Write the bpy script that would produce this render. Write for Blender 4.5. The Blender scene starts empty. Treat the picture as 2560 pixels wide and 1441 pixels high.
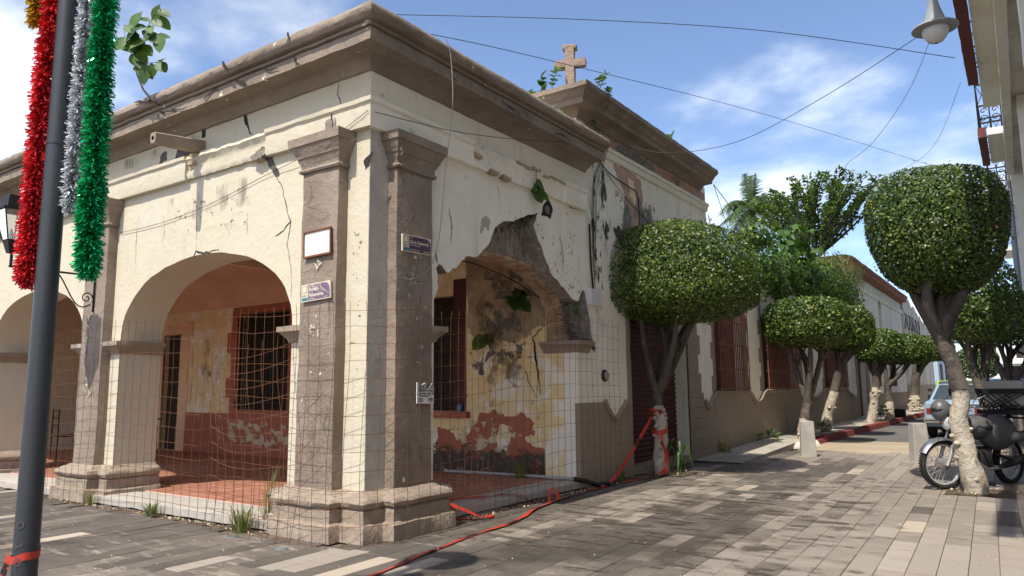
import bpy, bmesh, math, random
from mathutils import Vector, Matrix, noise as MN
SC = bpy.context.scene
COL = SC.collection
RND = random.Random(11)
rad = math.radians

# ------------------------------------------------------------------ camera
cam = bpy.data.cameras.new('camera')
cam.sensor_width = 36.0
cam.lens = 25.63
cam.clip_end = 3000
cam.clip_start = 0.05
camo = bpy.data.objects.new('camera', cam)
COL.objects.link(camo)
_yaw, _pit, _rol = rad(34.73), rad(7.78), rad(-0.55)
_f = Vector((-math.sin(_yaw) * math.cos(_pit), math.cos(_yaw) * math.cos(_pit), math.sin(_pit)))
_r = Vector((math.cos(_yaw), math.sin(_yaw), 0))
_u = _r.cross(_f)
_r2 = _r * math.cos(_rol) + _u * math.sin(_rol)
_u2 = _u * math.cos(_rol) - _r * math.sin(_rol)
camo.matrix_world = Matrix(((_r2.x, _u2.x, -_f.x, 5.0), (_r2.y, _u2.y, -_f.y, -4.82), (_r2.z, _u2.z, -_f.z, 1.35), (0, 0, 0, 1)))
SC.camera = camo
SC.render.resolution_x, SC.render.resolution_y = 1024, 576

# ------------------------------------------------------------------ world, sun, exposure
SUN_EL = rad(57)
CLX, CLY = 9.5,0.85
W = bpy.data.worlds.new('World')
SC.world = W
W.use_nodes = True
wn = W.node_tree
wn.nodes.clear()
def _wn(t, **k):
    n = wn.nodes.new(t)
    for a, b in k.items():
        setattr(n, a, b)
    return n
sky = _wn('ShaderNodeTexSky', sky_type='NISHITA', sun_disc=False, sun_elevation=SUN_EL, sun_rotation=rad(180), altitude=400, air_density=0.72, dust_density=1.4, ozone_density=1.6)
tc = _wn('ShaderNodeTexCoord')
sep = _wn('ShaderNodeSeparateXYZ')
wn.links.new(tc.outputs['Generated'], sep.inputs[0])
zc = _wn('ShaderNodeMath', operation='ADD'); zc.inputs[1].default_value = 0.22
wn.links.new(sep.outputs[2], zc.inputs[0])
dv = _wn('ShaderNodeVectorMath', operation='DIVIDE')
cz = _wn('ShaderNodeCombineXYZ')
wn.links.new(zc.outputs[0], cz.inputs[0]); wn.links.new(zc.outputs[0], cz.inputs[1]); cz.inputs[2].default_value = 1
wn.links.new(tc.outputs['Generated'], dv.inputs[0]); wn.links.new(cz.outputs[0], dv.inputs[1])
mp = _wn('ShaderNodeMapping'); mp.inputs['Location'].default_value = (CLX, CLY, 0.0)
wn.links.new(dv.outputs[0], mp.inputs['Vector'])
n1 = _wn('ShaderNodeTexNoise'); n1.inputs['Scale'].default_value = 1.15; n1.inputs['Detail'].default_value = 7; n1.inputs['Roughness'].default_value = 0.52; n1.inputs['Distortion'].default_value = 0.0
wn.links.new(mp.outputs[0], n1.inputs['Vector'])
# more cloud near the horizon, as over the roofs in the picture
hz = _wn('ShaderNodeMapRange'); hz.inputs[1].default_value = 0.05; hz.inputs[2].default_value = 0.55; hz.inputs[3].default_value = 0.13; hz.inputs[4].default_value = -0.07
wn.links.new(sep.outputs[2], hz.inputs[0])
sm = _wn('ShaderNodeMath', operation='ADD')
wn.links.new(n1.outputs[0], sm.inputs[0]); wn.links.new(hz.outputs[0], sm.inputs[1])
mr = _wn('ShaderNodeMapRange', interpolation_type='SMOOTHSTEP'); mr.inputs[1].default_value = 0.50; mr.inputs[2].default_value = 0.69; mr.inputs[3].default_value = 0.0; mr.inputs[4].default_value = 0.93
wn.links.new(sm.outputs[0], mr.inputs[0])
# cloud shade: a second noise makes grey undersides
n2 = _wn('ShaderNodeTexNoise'); n2.inputs['Scale'].default_value = 3.2; n2.inputs['Detail'].default_value = 5
wn.links.new(mp.outputs[0], n2.inputs['Vector'])
cr = _wn('ShaderNodeMapRange'); cr.inputs[1].default_value = 0.35; cr.inputs[2].default_value = 0.7; cr.inputs[3].default_value = 4.8; cr.inputs[4].default_value = 7.2
wn.links.new(n2.outputs[0], cr.inputs[0])
cc = _wn('ShaderNodeVectorMath', operation='SCALE'); cc.inputs[0].default_value = (0.93, 0.97, 1.0)
wn.links.new(cr.outputs[0], cc.inputs['Scale'])
mx = _wn('ShaderNodeMix', data_type='RGBA')
wn.links.new(mr.outputs[0], mx.inputs[0]); wn.links.new(sky.outputs[0], mx.inputs[6]); wn.links.new(cc.outputs[0], mx.inputs[7])
bg = _wn('ShaderNodeBackground'); bg.inputs[1].default_value = 0.15
wn.links.new(mx.outputs[2], bg.inputs[0])
wo = _wn('ShaderNodeOutputWorld'); wn.links.new(bg.outputs[0], wo.inputs[0])

sl = bpy.data.lights.new('sun', 'SUN')
sl.energy = 3.1
sl.angle = rad(0.55)
sl.color = (1.0, 0.94, 0.83)
so = bpy.data.objects.new('sun', sl)
COL.objects.link(so)
so.rotation_euler = Vector((0.02 * math.cos(SUN_EL), math.cos(SUN_EL), -math.sin(SUN_EL))).to_track_quat('-Z', 'Y').to_euler()
so.location = (0, -20, 30)

SC.view_settings.view_transform = 'Standard'
SC.view_settings.look = 'None'
SC.view_settings.exposure = 0.86
SC.view_settings.gamma = 1.0
SC.view_settings.use_curve_mapping = False
SC.cycles.max_bounces = 8
SC.cycles.diffuse_bounces = 4
SC.cycles.glossy_bounces = 3
SC.cycles.transparent_max_bounces = 32

# ------------------------------------------------------------------ materials
MATS = {}
def _rgb(c):
    return (c[0], c[1], c[2], 1.0)
def mat(name, base, rough=0.85, layers=(), bump=(), metal=0.0, spec=0.35, vary=None, trans=0.0, alpha=1.0, emit=None, coat=0.0, stain=None):
    """layers: (colour, scale or (sx,sy,sz), lo, hi, amount[, detail]) mixed by noise; bump: (scale, strength, distance)."""
    if name in MATS:
        return MATS[name]
    m = bpy.data.materials.new(name)
    m.use_nodes = True
    nt = m.node_tree
    nt.nodes.clear()
    out = nt.nodes.new('ShaderNodeOutputMaterial')
    b = nt.nodes.new('ShaderNodeBsdfPrincipled')
    nt.links.new(b.outputs[0], out.inputs[0])
    b.inputs['Roughness'].default_value = rough
    b.inputs['Metallic'].default_value = metal
    b.inputs['Specular IOR Level'].default_value = spec
    b.inputs['Transmission Weight'].default_value = trans
    b.inputs['Coat Weight'].default_value = coat
    b.inputs['Alpha'].default_value = alpha
    if emit:
        b.inputs['Emission Color'].default_value = _rgb(emit[0]); b.inputs['Emission Strength'].default_value = emit[1]
    tcn = nt.nodes.new('ShaderNodeTexCoord')
    cur = None
    def noise_of(scale, detail=6, off=0.0, roughn=0.6):
        mpn = nt.nodes.new('ShaderNodeMapping')
        s = scale if isinstance(scale, (tuple, list)) else (scale, scale, scale)
        mpn.inputs['Scale'].default_value = s
        mpn.inputs['Location'].default_value = (off, off * 1.7, off * 0.6)
        nt.links.new(tcn.outputs['Object'], mpn.inputs['Vector'])
        n = nt.nodes.new('ShaderNodeTexNoise')
        n.inputs['Scale'].default_value = 1.0
        n.inputs['Detail'].default_value = detail
        n.inputs['Roughness'].default_value = roughn
        nt.links.new(mpn.outputs[0], n.inputs['Vector'])
        return n.outputs[0]
    col = nt.nodes.new('ShaderNodeRGB'); col.outputs[0].default_value = _rgb(base)
    cur = col.outputs[0]
    if vary:      # per-object tone change
        oi = nt.nodes.new('ShaderNodeObjectInfo')
        hv = nt.nodes.new('ShaderNodeHueSaturation')
        r2 = nt.nodes.new('ShaderNodeMapRange'); r2.inputs[3].default_value = 1 - vary; r2.inputs[4].default_value = 1 + vary
        nt.links.new(oi.outputs['Random'], r2.inputs[0]); nt.links.new(r2.outputs[0], hv.inputs['Value']); nt.links.new(cur, hv.inputs['Color'])
        cur = hv.outputs[0]
    for i, L in enumerate(layers):
        c2, sc_, lo, hi, amt = L[:5]
        det = L[5] if len(L) > 5 else 6
        nf = noise_of(sc_, det, 3.7 * (i + 1) + len(name) * 0.31)
        r_ = nt.nodes.new('ShaderNodeMapRange'); r_.interpolation_type = 'SMOOTHSTEP'
        r_.inputs[1].default_value = lo; r_.inputs[2].default_value = hi; r_.inputs[3].default_value = 0; r_.inputs[4].default_value = amt
        nt.links.new(nf, r_.inputs[0])
        mxn = nt.nodes.new('ShaderNodeMix'); mxn.data_type = 'RGBA'
        mxn.inputs[7].default_value = _rgb(c2)
        nt.links.new(r_.outputs[0], mxn.inputs[0]); nt.links.new(cur, mxn.inputs[6])
        cur = mxn.outputs[2]
    nt.links.new(cur, b.inputs['Base Color'])
    if stain:     # ragged see-through stain: (noise scale, lo, hi, amount, 'axes that fade at the rim')
        nf = noise_of(stain[0], 8, 5.3 + len(name), 0.68)
        sp = nt.nodes.new('ShaderNodeSeparateXYZ'); nt.links.new(tcn.outputs['Generated'], sp.inputs[0])
        cur_e = None
        for ax in stain[4]:
            pp = nt.nodes.new('ShaderNodeMath'); pp.operation = 'PINGPONG'; pp.inputs[1].default_value = 0.5
            nt.links.new(sp.outputs['XYZ'.index(ax)], pp.inputs[0])
            if cur_e is None: cur_e = pp.outputs[0]
            else:
                mn = nt.nodes.new('ShaderNodeMath'); mn.operation = 'MINIMUM'
                nt.links.new(cur_e, mn.inputs[0]); nt.links.new(pp.outputs[0], mn.inputs[1]); cur_e = mn.outputs[0]
        er = nt.nodes.new('ShaderNodeMapRange'); er.inputs[1].default_value = 0; er.inputs[2].default_value = 0.3; er.inputs[3].default_value = -0.35; er.inputs[4].default_value = 0
        nt.links.new(cur_e, er.inputs[0])
        ad = nt.nodes.new('ShaderNodeMath'); ad.operation = 'ADD'; nt.links.new(nf, ad.inputs[0]); nt.links.new(er.outputs[0], ad.inputs[1])
        ar = nt.nodes.new('ShaderNodeMapRange'); ar.interpolation_type = 'SMOOTHSTEP'; ar.inputs[1].default_value = stain[1]; ar.inputs[2].default_value = stain[2]; ar.inputs[3].default_value = 0; ar.inputs[4].default_value = stain[3]
        nt.links.new(ad.outputs[0], ar.inputs[0]); nt.links.new(ar.outputs[0], b.inputs['Alpha'])
    prev = None
    for i, B in enumerate(bump):
        nf = noise_of(B[0], 5, 9.1 * (i + 1), 0.65)
        bn = nt.nodes.new('ShaderNodeBump'); bn.inputs['Strength'].default_value = B[1]; bn.inputs['Distance'].default_value = B[2]
        nt.links.new(nf, bn.inputs['Height'])
        if prev:
            nt.links.new(prev, bn.inputs['Normal'])
        prev = bn.outputs[0]
    if prev:
        nt.links.new(prev, b.inputs['Normal'])
    MATS[name] = m
    return m

PB = ((2.2, 0.35, 0.05), (14, 0.35, 0.02), (70, 0.25, 0.006))
CREAM = mat('cream_plaster', (0.60, 0.535, 0.405), 0.9, (((0.54, 0.47, 0.34), 0.9, 0.45, 0.75, 0.6), ((0.60, 0.56, 0.47), 2.5, 0.5, 0.7, 0.6), ((0.396, 0.357, 0.282), (5, 5, 0.7), 0.57, 0.78, 0.45), ((0.258, 0.230, 0.183), 9, 0.66, 0.76, 0.6, 9)), PB)
CREAM_W = mat('weathered_cream_plaster', (0.87, 0.82, 0.69), 0.9, (((0.79, 0.73, 0.60), 1.1, 0.42, 0.7, 0.7), ((0.75, 0.72, 0.63), 3, 0.5, 0.7, 0.6), ((0.36, 0.34, 0.29), (5, 5, 0.6), 0.56, 0.78, 0.45), ((0.16, 0.15, 0.13), 6, 0.63, 0.76, 0.7, 9)), PB)  # brightness for the shaded street side is put into the base; layers are weathering
TAUPE = mat('taupe_paint', (0.29, 0.228, 0.177), 0.85, (((0.185, 0.142, 0.108), 1.3, 0.4, 0.7, 0.8), ((0.33, 0.27, 0.215), 4, 0.5, 0.72, 0.6), ((0.900, 0.840, 0.626), 7, 0.665, 0.71, 0.85, 9), ((0.202, 0.165, 0.122), (7, 7, 1.2), 0.6, 0.8, 0.5)), ((2.2, 0.4, 0.05), (13, 0.65, 0.03), (55, 0.5, 0.010)))
TAUPE_P = mat('taupe_plinth', (0.30, 0.238, 0.183), 0.9, (((0.287, 0.226, 0.167), 2.0, 0.42, 0.7, 0.7), ((0.506, 0.429, 0.335), 5, 0.5, 0.72, 0.6), ((0.161, 0.136, 0.108), 9, 0.6, 0.78, 0.6, 9)), ((3, 0.5, 0.06), (16, 0.5, 0.03), (80, 0.35, 0.008)))
TAUPE_D = mat('taupe_dado', (0.29, 0.232, 0.178), 0.9, (((0.280, 0.221, 0.156), 1.0, 0.4, 0.7, 0.8), ((0.504, 0.428, 0.325), 4.5, 0.58, 0.72, 0.5), ((0.630, 0.566, 0.455), 8, 0.68, 0.74, 0.5, 9)), PB)
GREYP = mat('grey_primer', (0.480, 0.444, 0.384), 0.85, (((0.576, 0.540, 0.480), 5, 0.5, 0.7, 0.7), ((0.720, 0.672, 0.576), 9, 0.64, 0.70, 0.6, 9), ((0.336, 0.312, 0.276), 3, 0.5, 0.75, 0.5)), ((9, 0.6, 0.03), (40, 0.4, 0.01)))
CONC = mat('concrete', (0.37, 0.345, 0.305), 0.9, (((0.31, 0.29, 0.26), 2.2, 0.42, 0.7, 0.7), ((0.52, 0.49, 0.44), 6, 0.5, 0.7, 0.5), ((0.2, 0.19, 0.17), 14, 0.62, 0.75, 0.5)), ((12, 0.4, 0.02), (90, 0.3, 0.005)))
RUBBLE = mat('rubble_core', (0.33, 0.285, 0.24), 0.95, (((0.29, 0.25, 0.21), (14, 14, 2.2), 0.45, 0.65, 0.85), ((0.52, 0.48, 0.42), (20, 20, 2.6), 0.51, 0.60, 0.8), ((0.22, 0.10, 0.065), (8, 8, 2), 0.56, 0.72, 0.75), ((0.06, 0.05, 0.042), 11, 0.55, 0.7, 0.6)), ((18, 1.0, 0.05), (60, 0.8, 0.02)))
DARKP = mat('exposed_grey_render', (0.125, 0.115, 0.10), 0.95, (((0.06, 0.055, 0.05), 9, 0.45, 0.65, 0.8), ((0.26, 0.24, 0.21), 13, 0.55, 0.7, 0.7)), ((20, 1.0, 0.04), (70, 0.6, 0.01)))
CRACK = mat('crack_dark', (0.035, 0.03, 0.026), 1.0)
BRICKY = mat('arch_brick', (0.40, 0.27, 0.17), 0.9, (((0.55, 0.45, 0.31), 4, 0.45, 0.65, 0.8), ((0.27, 0.12, 0.07), 9, 0.55, 0.7, 0.7), ((0.12, 0.09, 0.07), 16, 0.6, 0.75, 0.7)), ((20, 0.8, 0.03), (80, 0.5, 0.01)), vary=0.18)
STONE = mat('field_stone', (0.155, 0.14, 0.12), 0.9, (((0.18, 0.16, 0.14), 8, 0.45, 0.65, 0.8), ((0.26, 0.24, 0.21), 16, 0.55, 0.7, 0.6)), ((25, 0.9, 0.03),), vary=0.3)
SALMON = mat('salmon_paint', (0.78, 0.51, 0.32), 0.9, (((0.686, 0.354, 0.231), 1.2, 0.4, 0.7, 0.7), ((0.871, 0.612, 0.462), 3, 0.55, 0.72, 0.5)), PB)
YELLOW = mat('yellow_paint', (0.800, 0.610, 0.311), 0.9, (((0.825, 0.699, 0.446), 1.6, 0.45, 0.65, 0.8), ((0.562, 0.457, 0.297), (4, 4, 1.2), 0.55, 0.75, 0.6), ((0.312, 0.279, 0.230), 7, 0.62, 0.70, 0.75, 9), ((0.875, 0.813, 0.702), 2.6, 0.50, 0.60, 0.85)), PB)
BROWNST = mat('stained_old_plaster', (0.446, 0.338, 0.216), 0.95, (((0.297, 0.223, 0.149), 1.8, 0.42, 0.66, 0.8), ((0.621, 0.486, 0.297), 3.6, 0.5, 0.68, 0.7), ((0.135, 0.108, 0.081), 12, 0.6, 0.72, 0.8)), ((5, 0.6, 0.06), (24, 0.6, 0.02)))
REDP = mat('red_dado_paint', (0.40, 0.135, 0.085), 0.85, (((0.34, 0.10, 0.06), 2.0, 0.4, 0.7, 0.8), ((0.52, 0.20, 0.13), 5, 0.5, 0.7, 0.5), ((0.60, 0.50, 0.34), 9, 0.67, 0.71, 0.7, 9)), PB)
MAROON = mat('maroon_paint', (0.085, 0.027, 0.023), 0.75, (((0.055, 0.02, 0.017), 4, 0.45, 0.7, 0.8), ((0.30, 0.12, 0.08), 10, 0.64, 0.72, 0.6)), ((30, 0.3, 0.01),))
RUSTBAR = mat('rusty_red_iron', (0.27, 0.115, 0.085), 0.7, (((0.17, 0.065, 0.05), 6, 0.45, 0.7, 0.8), ((0.34, 0.15, 0.09), 12, 0.6, 0.72, 0.6)), ((60, 0.3, 0.004),), metal=0.2)
RUSTWIRE = mat('rusty_wire', (0.20, 0.085, 0.040), 0.75, (((0.11, 0.05, 0.03), 3, 0.45, 0.7, 0.8),), metal=0.3)
BLACKI = mat('black_iron', (0.022, 0.021, 0.021), 0.55, (((0.06, 0.05, 0.045), 10, 0.55, 0.75, 0.6),), metal=0.5)
POLEM = mat('charcoal_pole_paint', (0.036, 0.040, 0.046), 0.42, (((0.060, 0.064, 0.070), (3, 3, 1.0), 0.5, 0.75, 0.7), ((0.13, 0.13, 0.13), (30, 30, 8), 0.68, 0.72, 0.35, 9)), ((40, 0.08, 0.002),), spec=0.5)
DARKW = mat('dark_wood', (0.030, 0.020, 0.014), 0.7, (((0.06, 0.035, 0.02), (3, 3, 12), 0.5, 0.7, 0.6),))
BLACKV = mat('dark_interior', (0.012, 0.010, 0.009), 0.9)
TILE = mat('red_clay_tile', (0.38, 0.185, 0.125), 0.55, (((0.36, 0.12, 0.07), 5, 0.45, 0.7, 0.7), ((0.56, 0.28, 0.19), 11, 0.52, 0.7, 0.5)), ((30, 0.2, 0.004),), vary=0.16)
GROUT = mat('pale_grout', (0.60, 0.46, 0.38), 0.9)
LCONC = mat('worn_pale_step', (0.43, 0.39, 0.335), 0.85, (((0.40, 0.36, 0.31), 2.0, 0.42, 0.7, 0.7), ((0.52, 0.48, 0.42), 6, 0.5, 0.7, 0.6), ((0.40, 0.20, 0.15), (1.5, 9, 5), 0.62, 0.72, 0.6)), ((14, 0.4, 0.02), (80, 0.3, 0.005)))

# ------------------------------------------------------------------ geometry helpers
def nz(p, s, seed=0.0):
    return MN.noise(Vector((p[0] * s + seed, p[1] * s - seed * 0.7, p[2] * s + seed * 1.3)))
def nvec(p, s, seed=0.0):
    return Vector((nz(p, s, seed), nz(p, s, seed + 17.3), nz(p, s, seed + 41.9)))

class MB:
    def __init__(s):
        s.v = []; s.f = []; s.m = []
    def add(s, vs, fs, mi=0):
        o = len(s.v)
        s.v += [tuple(p) for p in vs]
        s.f += [tuple(i + o for i in f) for f in fs]
        s.m += [mi] * len(fs)
        return s
    def box(s, x0, x1, y0, y1, z0, z1, mi=0):
        return s.add([(x0, y0, z0), (x1, y0, z0), (x1, y1, z0), (x0, y1, z0), (x0, y0, z1), (x1, y0, z1), (x1, y1, z1), (x0, y1, z1)],
                     [(3, 2, 1, 0), (4, 5, 6, 7), (0, 1, 5, 4), (1, 2, 6, 5), (2, 3, 7, 6), (3, 0, 4, 7)], mi)
    def prism(s, pts, plane, d0, d1, mi=0):
        """polygon pts (u, w) extruded: plane 'y' -> (u, d, w), 'x' -> (d, u, w), 'z' -> (u, w, d)."""
        mp_ = {'y': lambda u, w, d: (u, d, w), 'x': lambda u, w, d: (d, u, w), 'z': lambda u, w, d: (u, w, d)}[plane]
        n = len(pts)
        vs = [mp_(u, w, d0) for u, w in pts] + [mp_(u, w, d1) for u, w in pts]
        fs = [tuple(range(n)), tuple(range(2 * n - 1, n - 1, -1))] + [(i, i + n, (i + 1) % n + n, (i + 1) % n) for i in range(n)]
        return s.add(vs, fs, mi)
    def tube(s, path, r, n=6, mi=0, cap=True):
        """path: points; r: number or list."""
        P = [Vector(p) for p in path]
        k = len(P)
        rr = r if isinstance(r, (list, tuple)) else [r] * k
        vs = []
        t = (P[1] - P[0]).normalized()
        a = t.orthogonal().normalized()
        for i in range(k):
            t2 = (P[min(i + 1, k - 1)] - P[max(i - 1, 0)])
            t2 = t2.normalized() if t2.length > 1e-9 else t
            a = (a - t2 * a.dot(t2))
            a = a.normalized() if a.length > 1e-6 else t2.orthogonal().normalized()
            b = t2.cross(a)
            for j in range(n):
                an = 2 * math.pi * j / n
                vs.append(P[i] + (a * math.cos(an) + b * math.sin(an)) * rr[i])
            t = t2
        fs = [(i * n + j, i * n + (j + 1) % n, (i + 1) * n + (j + 1) % n, (i + 1) * n + j) for i in range(k - 1) for j in range(n)]
        if cap:
            fs += [tuple(range(n - 1, -1, -1)), tuple((k - 1) * n + j for j in range(n))]
        return s.add(vs, fs, mi)
    def lathe(s, prof, n=20, c=(0, 0, 0), axis='z', mi=0, cap=True):
        vs = []; k = len(prof)
        for r, h in prof:
            for j in range(n):
                a = 2 * math.pi * j / n
                q = {'z': (r * math.cos(a), r * math.sin(a), h), 'x': (h, r * math.cos(a), r * math.sin(a)), 'y': (r * math.cos(a), h, r * math.sin(a))}[axis]
                vs.append((q[0] + c[0], q[1] + c[1], q[2] + c[2]))
        fs = [(i * n + j, i * n + (j + 1) % n, (i + 1) * n + (j + 1) % n, (i + 1) * n + j) for i in range(k - 1) for j in range(n)]
        if cap and prof[0][0] > 1e-5: fs.append(tuple(range(n - 1, -1, -1)))
        if cap and prof[-1][0] > 1e-5: fs.append(tuple((k - 1) * n + j for j in range(n)))
        return s.add(vs, fs, mi)
    def sweep(s, path, prof, step=0.15, amp=0.006, fr=5.0, mi=0, caps=True):
        """profile [(out, z)] swept along plan path [(x, y)], mitred; out is to the right of travel."""
        P = [Vector((p[0], p[1])) for p in path]
        k = len(P)
        def nrm(i):
            d = (P[i + 1] - P[i]).normalized()
            return Vector((d.y, -d.x))
        rings = []
        for i in range(k):
            if i == 0: off = nrm(0)
            elif i == k - 1: off = nrm(k - 2)
            else:
                n0, n1 = nrm(i - 1), nrm(i)
                mm = (n0 + n1)
                off = mm / max(0.2, (1 + n0.dot(n1)))
            rings.append((P[i], off))
        full = []
        for i in range(k - 1):
            L = (P[i + 1] - P[i]).length
            m = max(1, int(L / step))
            for j in range(m):
                t = j / m
                full.append((rings[i], rings[i + 1], t))
        full.append((rings[-1], rings[-1], 0.0))
        vs = []; q = len(prof)
        for A, B, t in full:
            for o, z in prof:
                p = (A[0] + A[1] * o) * (1 - t) + (B[0] + B[1] * o) * t
                p3 = Vector((p.x, p.y, z))
                if amp:
                    p3 += nvec(p3, fr, 2.0) * amp + nvec(p3, fr * 4, 9.0) * amp * 0.5
                vs.append(p3)
        n = len(full)
        fs = [(i * q + j, (i + 1) * q + j, (i + 1) * q + j + 1, i * q + j + 1) for i in range(n - 1) for j in range(q - 1)]
        if caps:
            fs += [tuple(range(q)), tuple((n - 1) * q + j for j in range(q - 1, -1, -1))]
        return s.add(vs, fs, mi)
    def rbox(s, x0, x1, y0, y1, z0, z1, step=0.12, amp=0.008, fr=5.0, mi=0, rnd=0.012):
        """subdivided box with worn, uneven faces and slightly rounded corners."""
        nx = max(1, int(round((x1 - x0) / step))); ny = max(1, int(round((y1 - y0) / step))); nzz = max(1, int(round((z1 - z0) / step)))
        idx = {}
        vs = []; fs = []
        def V(i, j, k):
            key = (i, j, k)
            if key not in idx:
                p = Vector((x0 + (x1 - x0) * i / nx, y0 + (y1 - y0) * j / ny, z0 + (z1 - z0) * k / nzz))
                c = Vector(((i == 0) - (i == nx), (j == 0) - (j == ny), (k == 0) - (k == nzz)))
                if abs(c.x) + abs(c.y) + abs(c.z) >= 2:
                    p += c * rnd * (0.6 + 0.8 * abs(nz(p, 3.1, 5)))
                p += nvec(p, fr, 1.0) * amp + nvec(p, fr * 3.5, 7.0) * amp * 0.6
                idx[key] = len(vs); vs.append(p)
            return idx[key]
        for i in range(nx):
            for j in range(ny):
                fs.append((V(i, j, 0), V(i, j + 1, 0), V(i + 1, j + 1, 0), V(i + 1, j, 0)))
                fs.append((V(i, j, nzz), V(i + 1, j, nzz), V(i + 1, j + 1, nzz), V(i, j + 1, nzz)))
        for i in range(nx):
            for k in range(nzz):
                fs.append((V(i, 0, k), V(i + 1, 0, k), V(i + 1, 0, k + 1), V(i, 0, k + 1)))
                fs.append((V(i, ny, k), V(i, ny, k + 1), V(i + 1, ny, k + 1), V(i + 1, ny, k)))
        for j in range(ny):
            for k in range(nzz):
                fs.append((V(0, j, k), V(0, j, k + 1), V(0, j + 1, k + 1), V(0, j + 1, k)))
                fs.append((V(nx, j, k), V(nx, j + 1, k), V(nx, j + 1, k + 1), V(nx, j, k + 1)))
        return s.add(vs, fs, mi)
    def ball(s, c, r, n=12, m=8, amp=0.0, fr=6.0, sc=(1, 1, 1), mi=0):
        vs = []
        for i in range(m + 1):
            th = math.pi * i / m
            for j in range(n):
                ph = 2 * math.pi * j / n
                d = Vector((math.sin(th) * math.cos(ph) * sc[0], math.sin(th) * math.sin(ph) * sc[1], math.cos(th) * sc[2]))
                p = Vector(c) + d * r
                if amp: p += d * (nz(p, fr, 3.0) * amp)
                vs.append(p)
        fs = [(i * n + j, (i + 1) * n + j, (i + 1) * n + (j + 1) % n, i * n + (j + 1) % n) for i in range(m) for j in range(n)]
        return s.add(vs, fs, mi)
    def xf(s, M):
        s.v = [tuple(M @ Vector(p)) for p in s.v]
        return s
    def build(s, name, mats, parent=None, smooth=35, recalc=True, bevel=0.0):
        me = bpy.data.meshes.new(name)
        me.from_pydata(s.v, [], s.f)
        if not isinstance(mats, (list, tuple)): mats = [mats]
        for m in mats: me.materials.append(m)
        if len(mats) > 1: me.polygons.foreach_set('material_index', s.m)
        if recalc:
            bm = bmesh.new(); bm.from_mesh(me)
            bmesh.ops.recalc_face_normals(bm, faces=bm.faces)
            bm.to_mesh(me); bm.free()
        if smooth:
            me.polygons.foreach_set('use_smooth', [True] * len(me.polygons))
            me.set_sharp_from_angle(angle=rad(smooth))
        me.update()
        o = bpy.data.objects.new(name, me)
        COL.objects.link(o)
        if parent: o.parent = parent
        if bevel:
            b = o.modifiers.new('bevel', 'BEVEL'); b.width = bevel; b.segments = 2; b.limit_method = 'ANGLE'; b.angle_limit = rad(40)
        return o

def tag(o, label, cat, group=None):
    o['label'] = label; o['category'] = cat
    if group: o['group'] = group
    return o
def thing(name, label, cat, loc=(0, 0, 0), rz=0.0, group=None):
    o = bpy.data.objects.new(name, None)
    COL.objects.link(o)
    o.empty_display_size = 0.2
    o.location = loc; o.rotation_euler = (0, 0, rz)
    return tag(o, label, cat, group)
def structure(o):
    o['kind'] = 'structure'
    return o
def stuff(o):
    o['kind'] = 'stuff'
    return o
def place(me_obj, parent, M=None):
    o = me_obj.copy(); COL.objects.link(o); o.parent = parent
    if M is not None: o.matrix_local = M
    return o
def copy_tree(o, parent=None):
    c = o.copy(); COL.objects.link(c); c.parent = parent
    for ch in list(o.children): copy_tree(ch, c)
    return c
def shift(o, p):
    """mesh built in world coordinates, parented to an empty standing at p."""
    o.location = (-p[0], -p[1], -p[2])
    return o
def text_mesh(body, size, align='LEFT', bold=0.0):
    cu = bpy.data.curves.new('lettering', 'FONT')
    cu.body = body; cu.size = size; cu.align_x = align; cu.offset = bold
    cu.resolution_u = 3
    o = bpy.data.objects.new('lettering', cu); COL.objects.link(o)
    dg = bpy.context.evaluated_depsgraph_get()
    me = bpy.data.meshes.new_from_object(o.evaluated_get(dg))
    bpy.data.objects.remove(o); bpy.data.curves.remove(cu)
    return me
def text_obj(name, body, size, m, M, parent, align='LEFT', bold=0.0):
    me = text_mesh(body, size, align, bold)
    me.materials.clear(); me.materials.append(m)
    o = bpy.data.objects.new(name, me); COL.objects.link(o); o.parent = parent
    o.matrix_local = M
    return o
def frameM(o, xdir, ydir):
    """matrix whose local x, y axes point along xdir, ydir, origin o."""
    x = Vector(xdir).normalized(); y = Vector(ydir).normalized(); z = x.cross(y)
    return Matrix(((x.x, y.x, z.x, o[0]), (x.y, y.y, z.y, o[1]), (x.z, y.z, z.z, o[2]), (0, 0, 0, 1)))
def jag(pts, amp, n=4, seed=1):
    """subdivide a closed outline and shake the new points."""
    r = random.Random(seed); out = []
    for i, p in enumerate(pts):
        q = pts[(i + 1) % len(pts)]
        out.append(p)
        for k in range(1, n):
            t = k / n
            out.append((p[0] + (q[0] - p[0]) * t + r.uniform(-amp, amp), p[1] + (q[1] - p[1]) * t + r.uniform(-amp, amp)))
    return out
def arch_pts(c, hw, zs, rise, n=28, e=2.2, a0=0.0, a1=math.pi):
    out = []
    for i in range(n + 1):
        a = a0 + (a1 - a0) * i / n
        ca, sa = math.cos(a), math.sin(a)
        out.append((c + hw * math.copysign(abs(ca) ** (2 / e), ca), zs + rise * abs(sa) ** (2 / e)))
    return out
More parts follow.
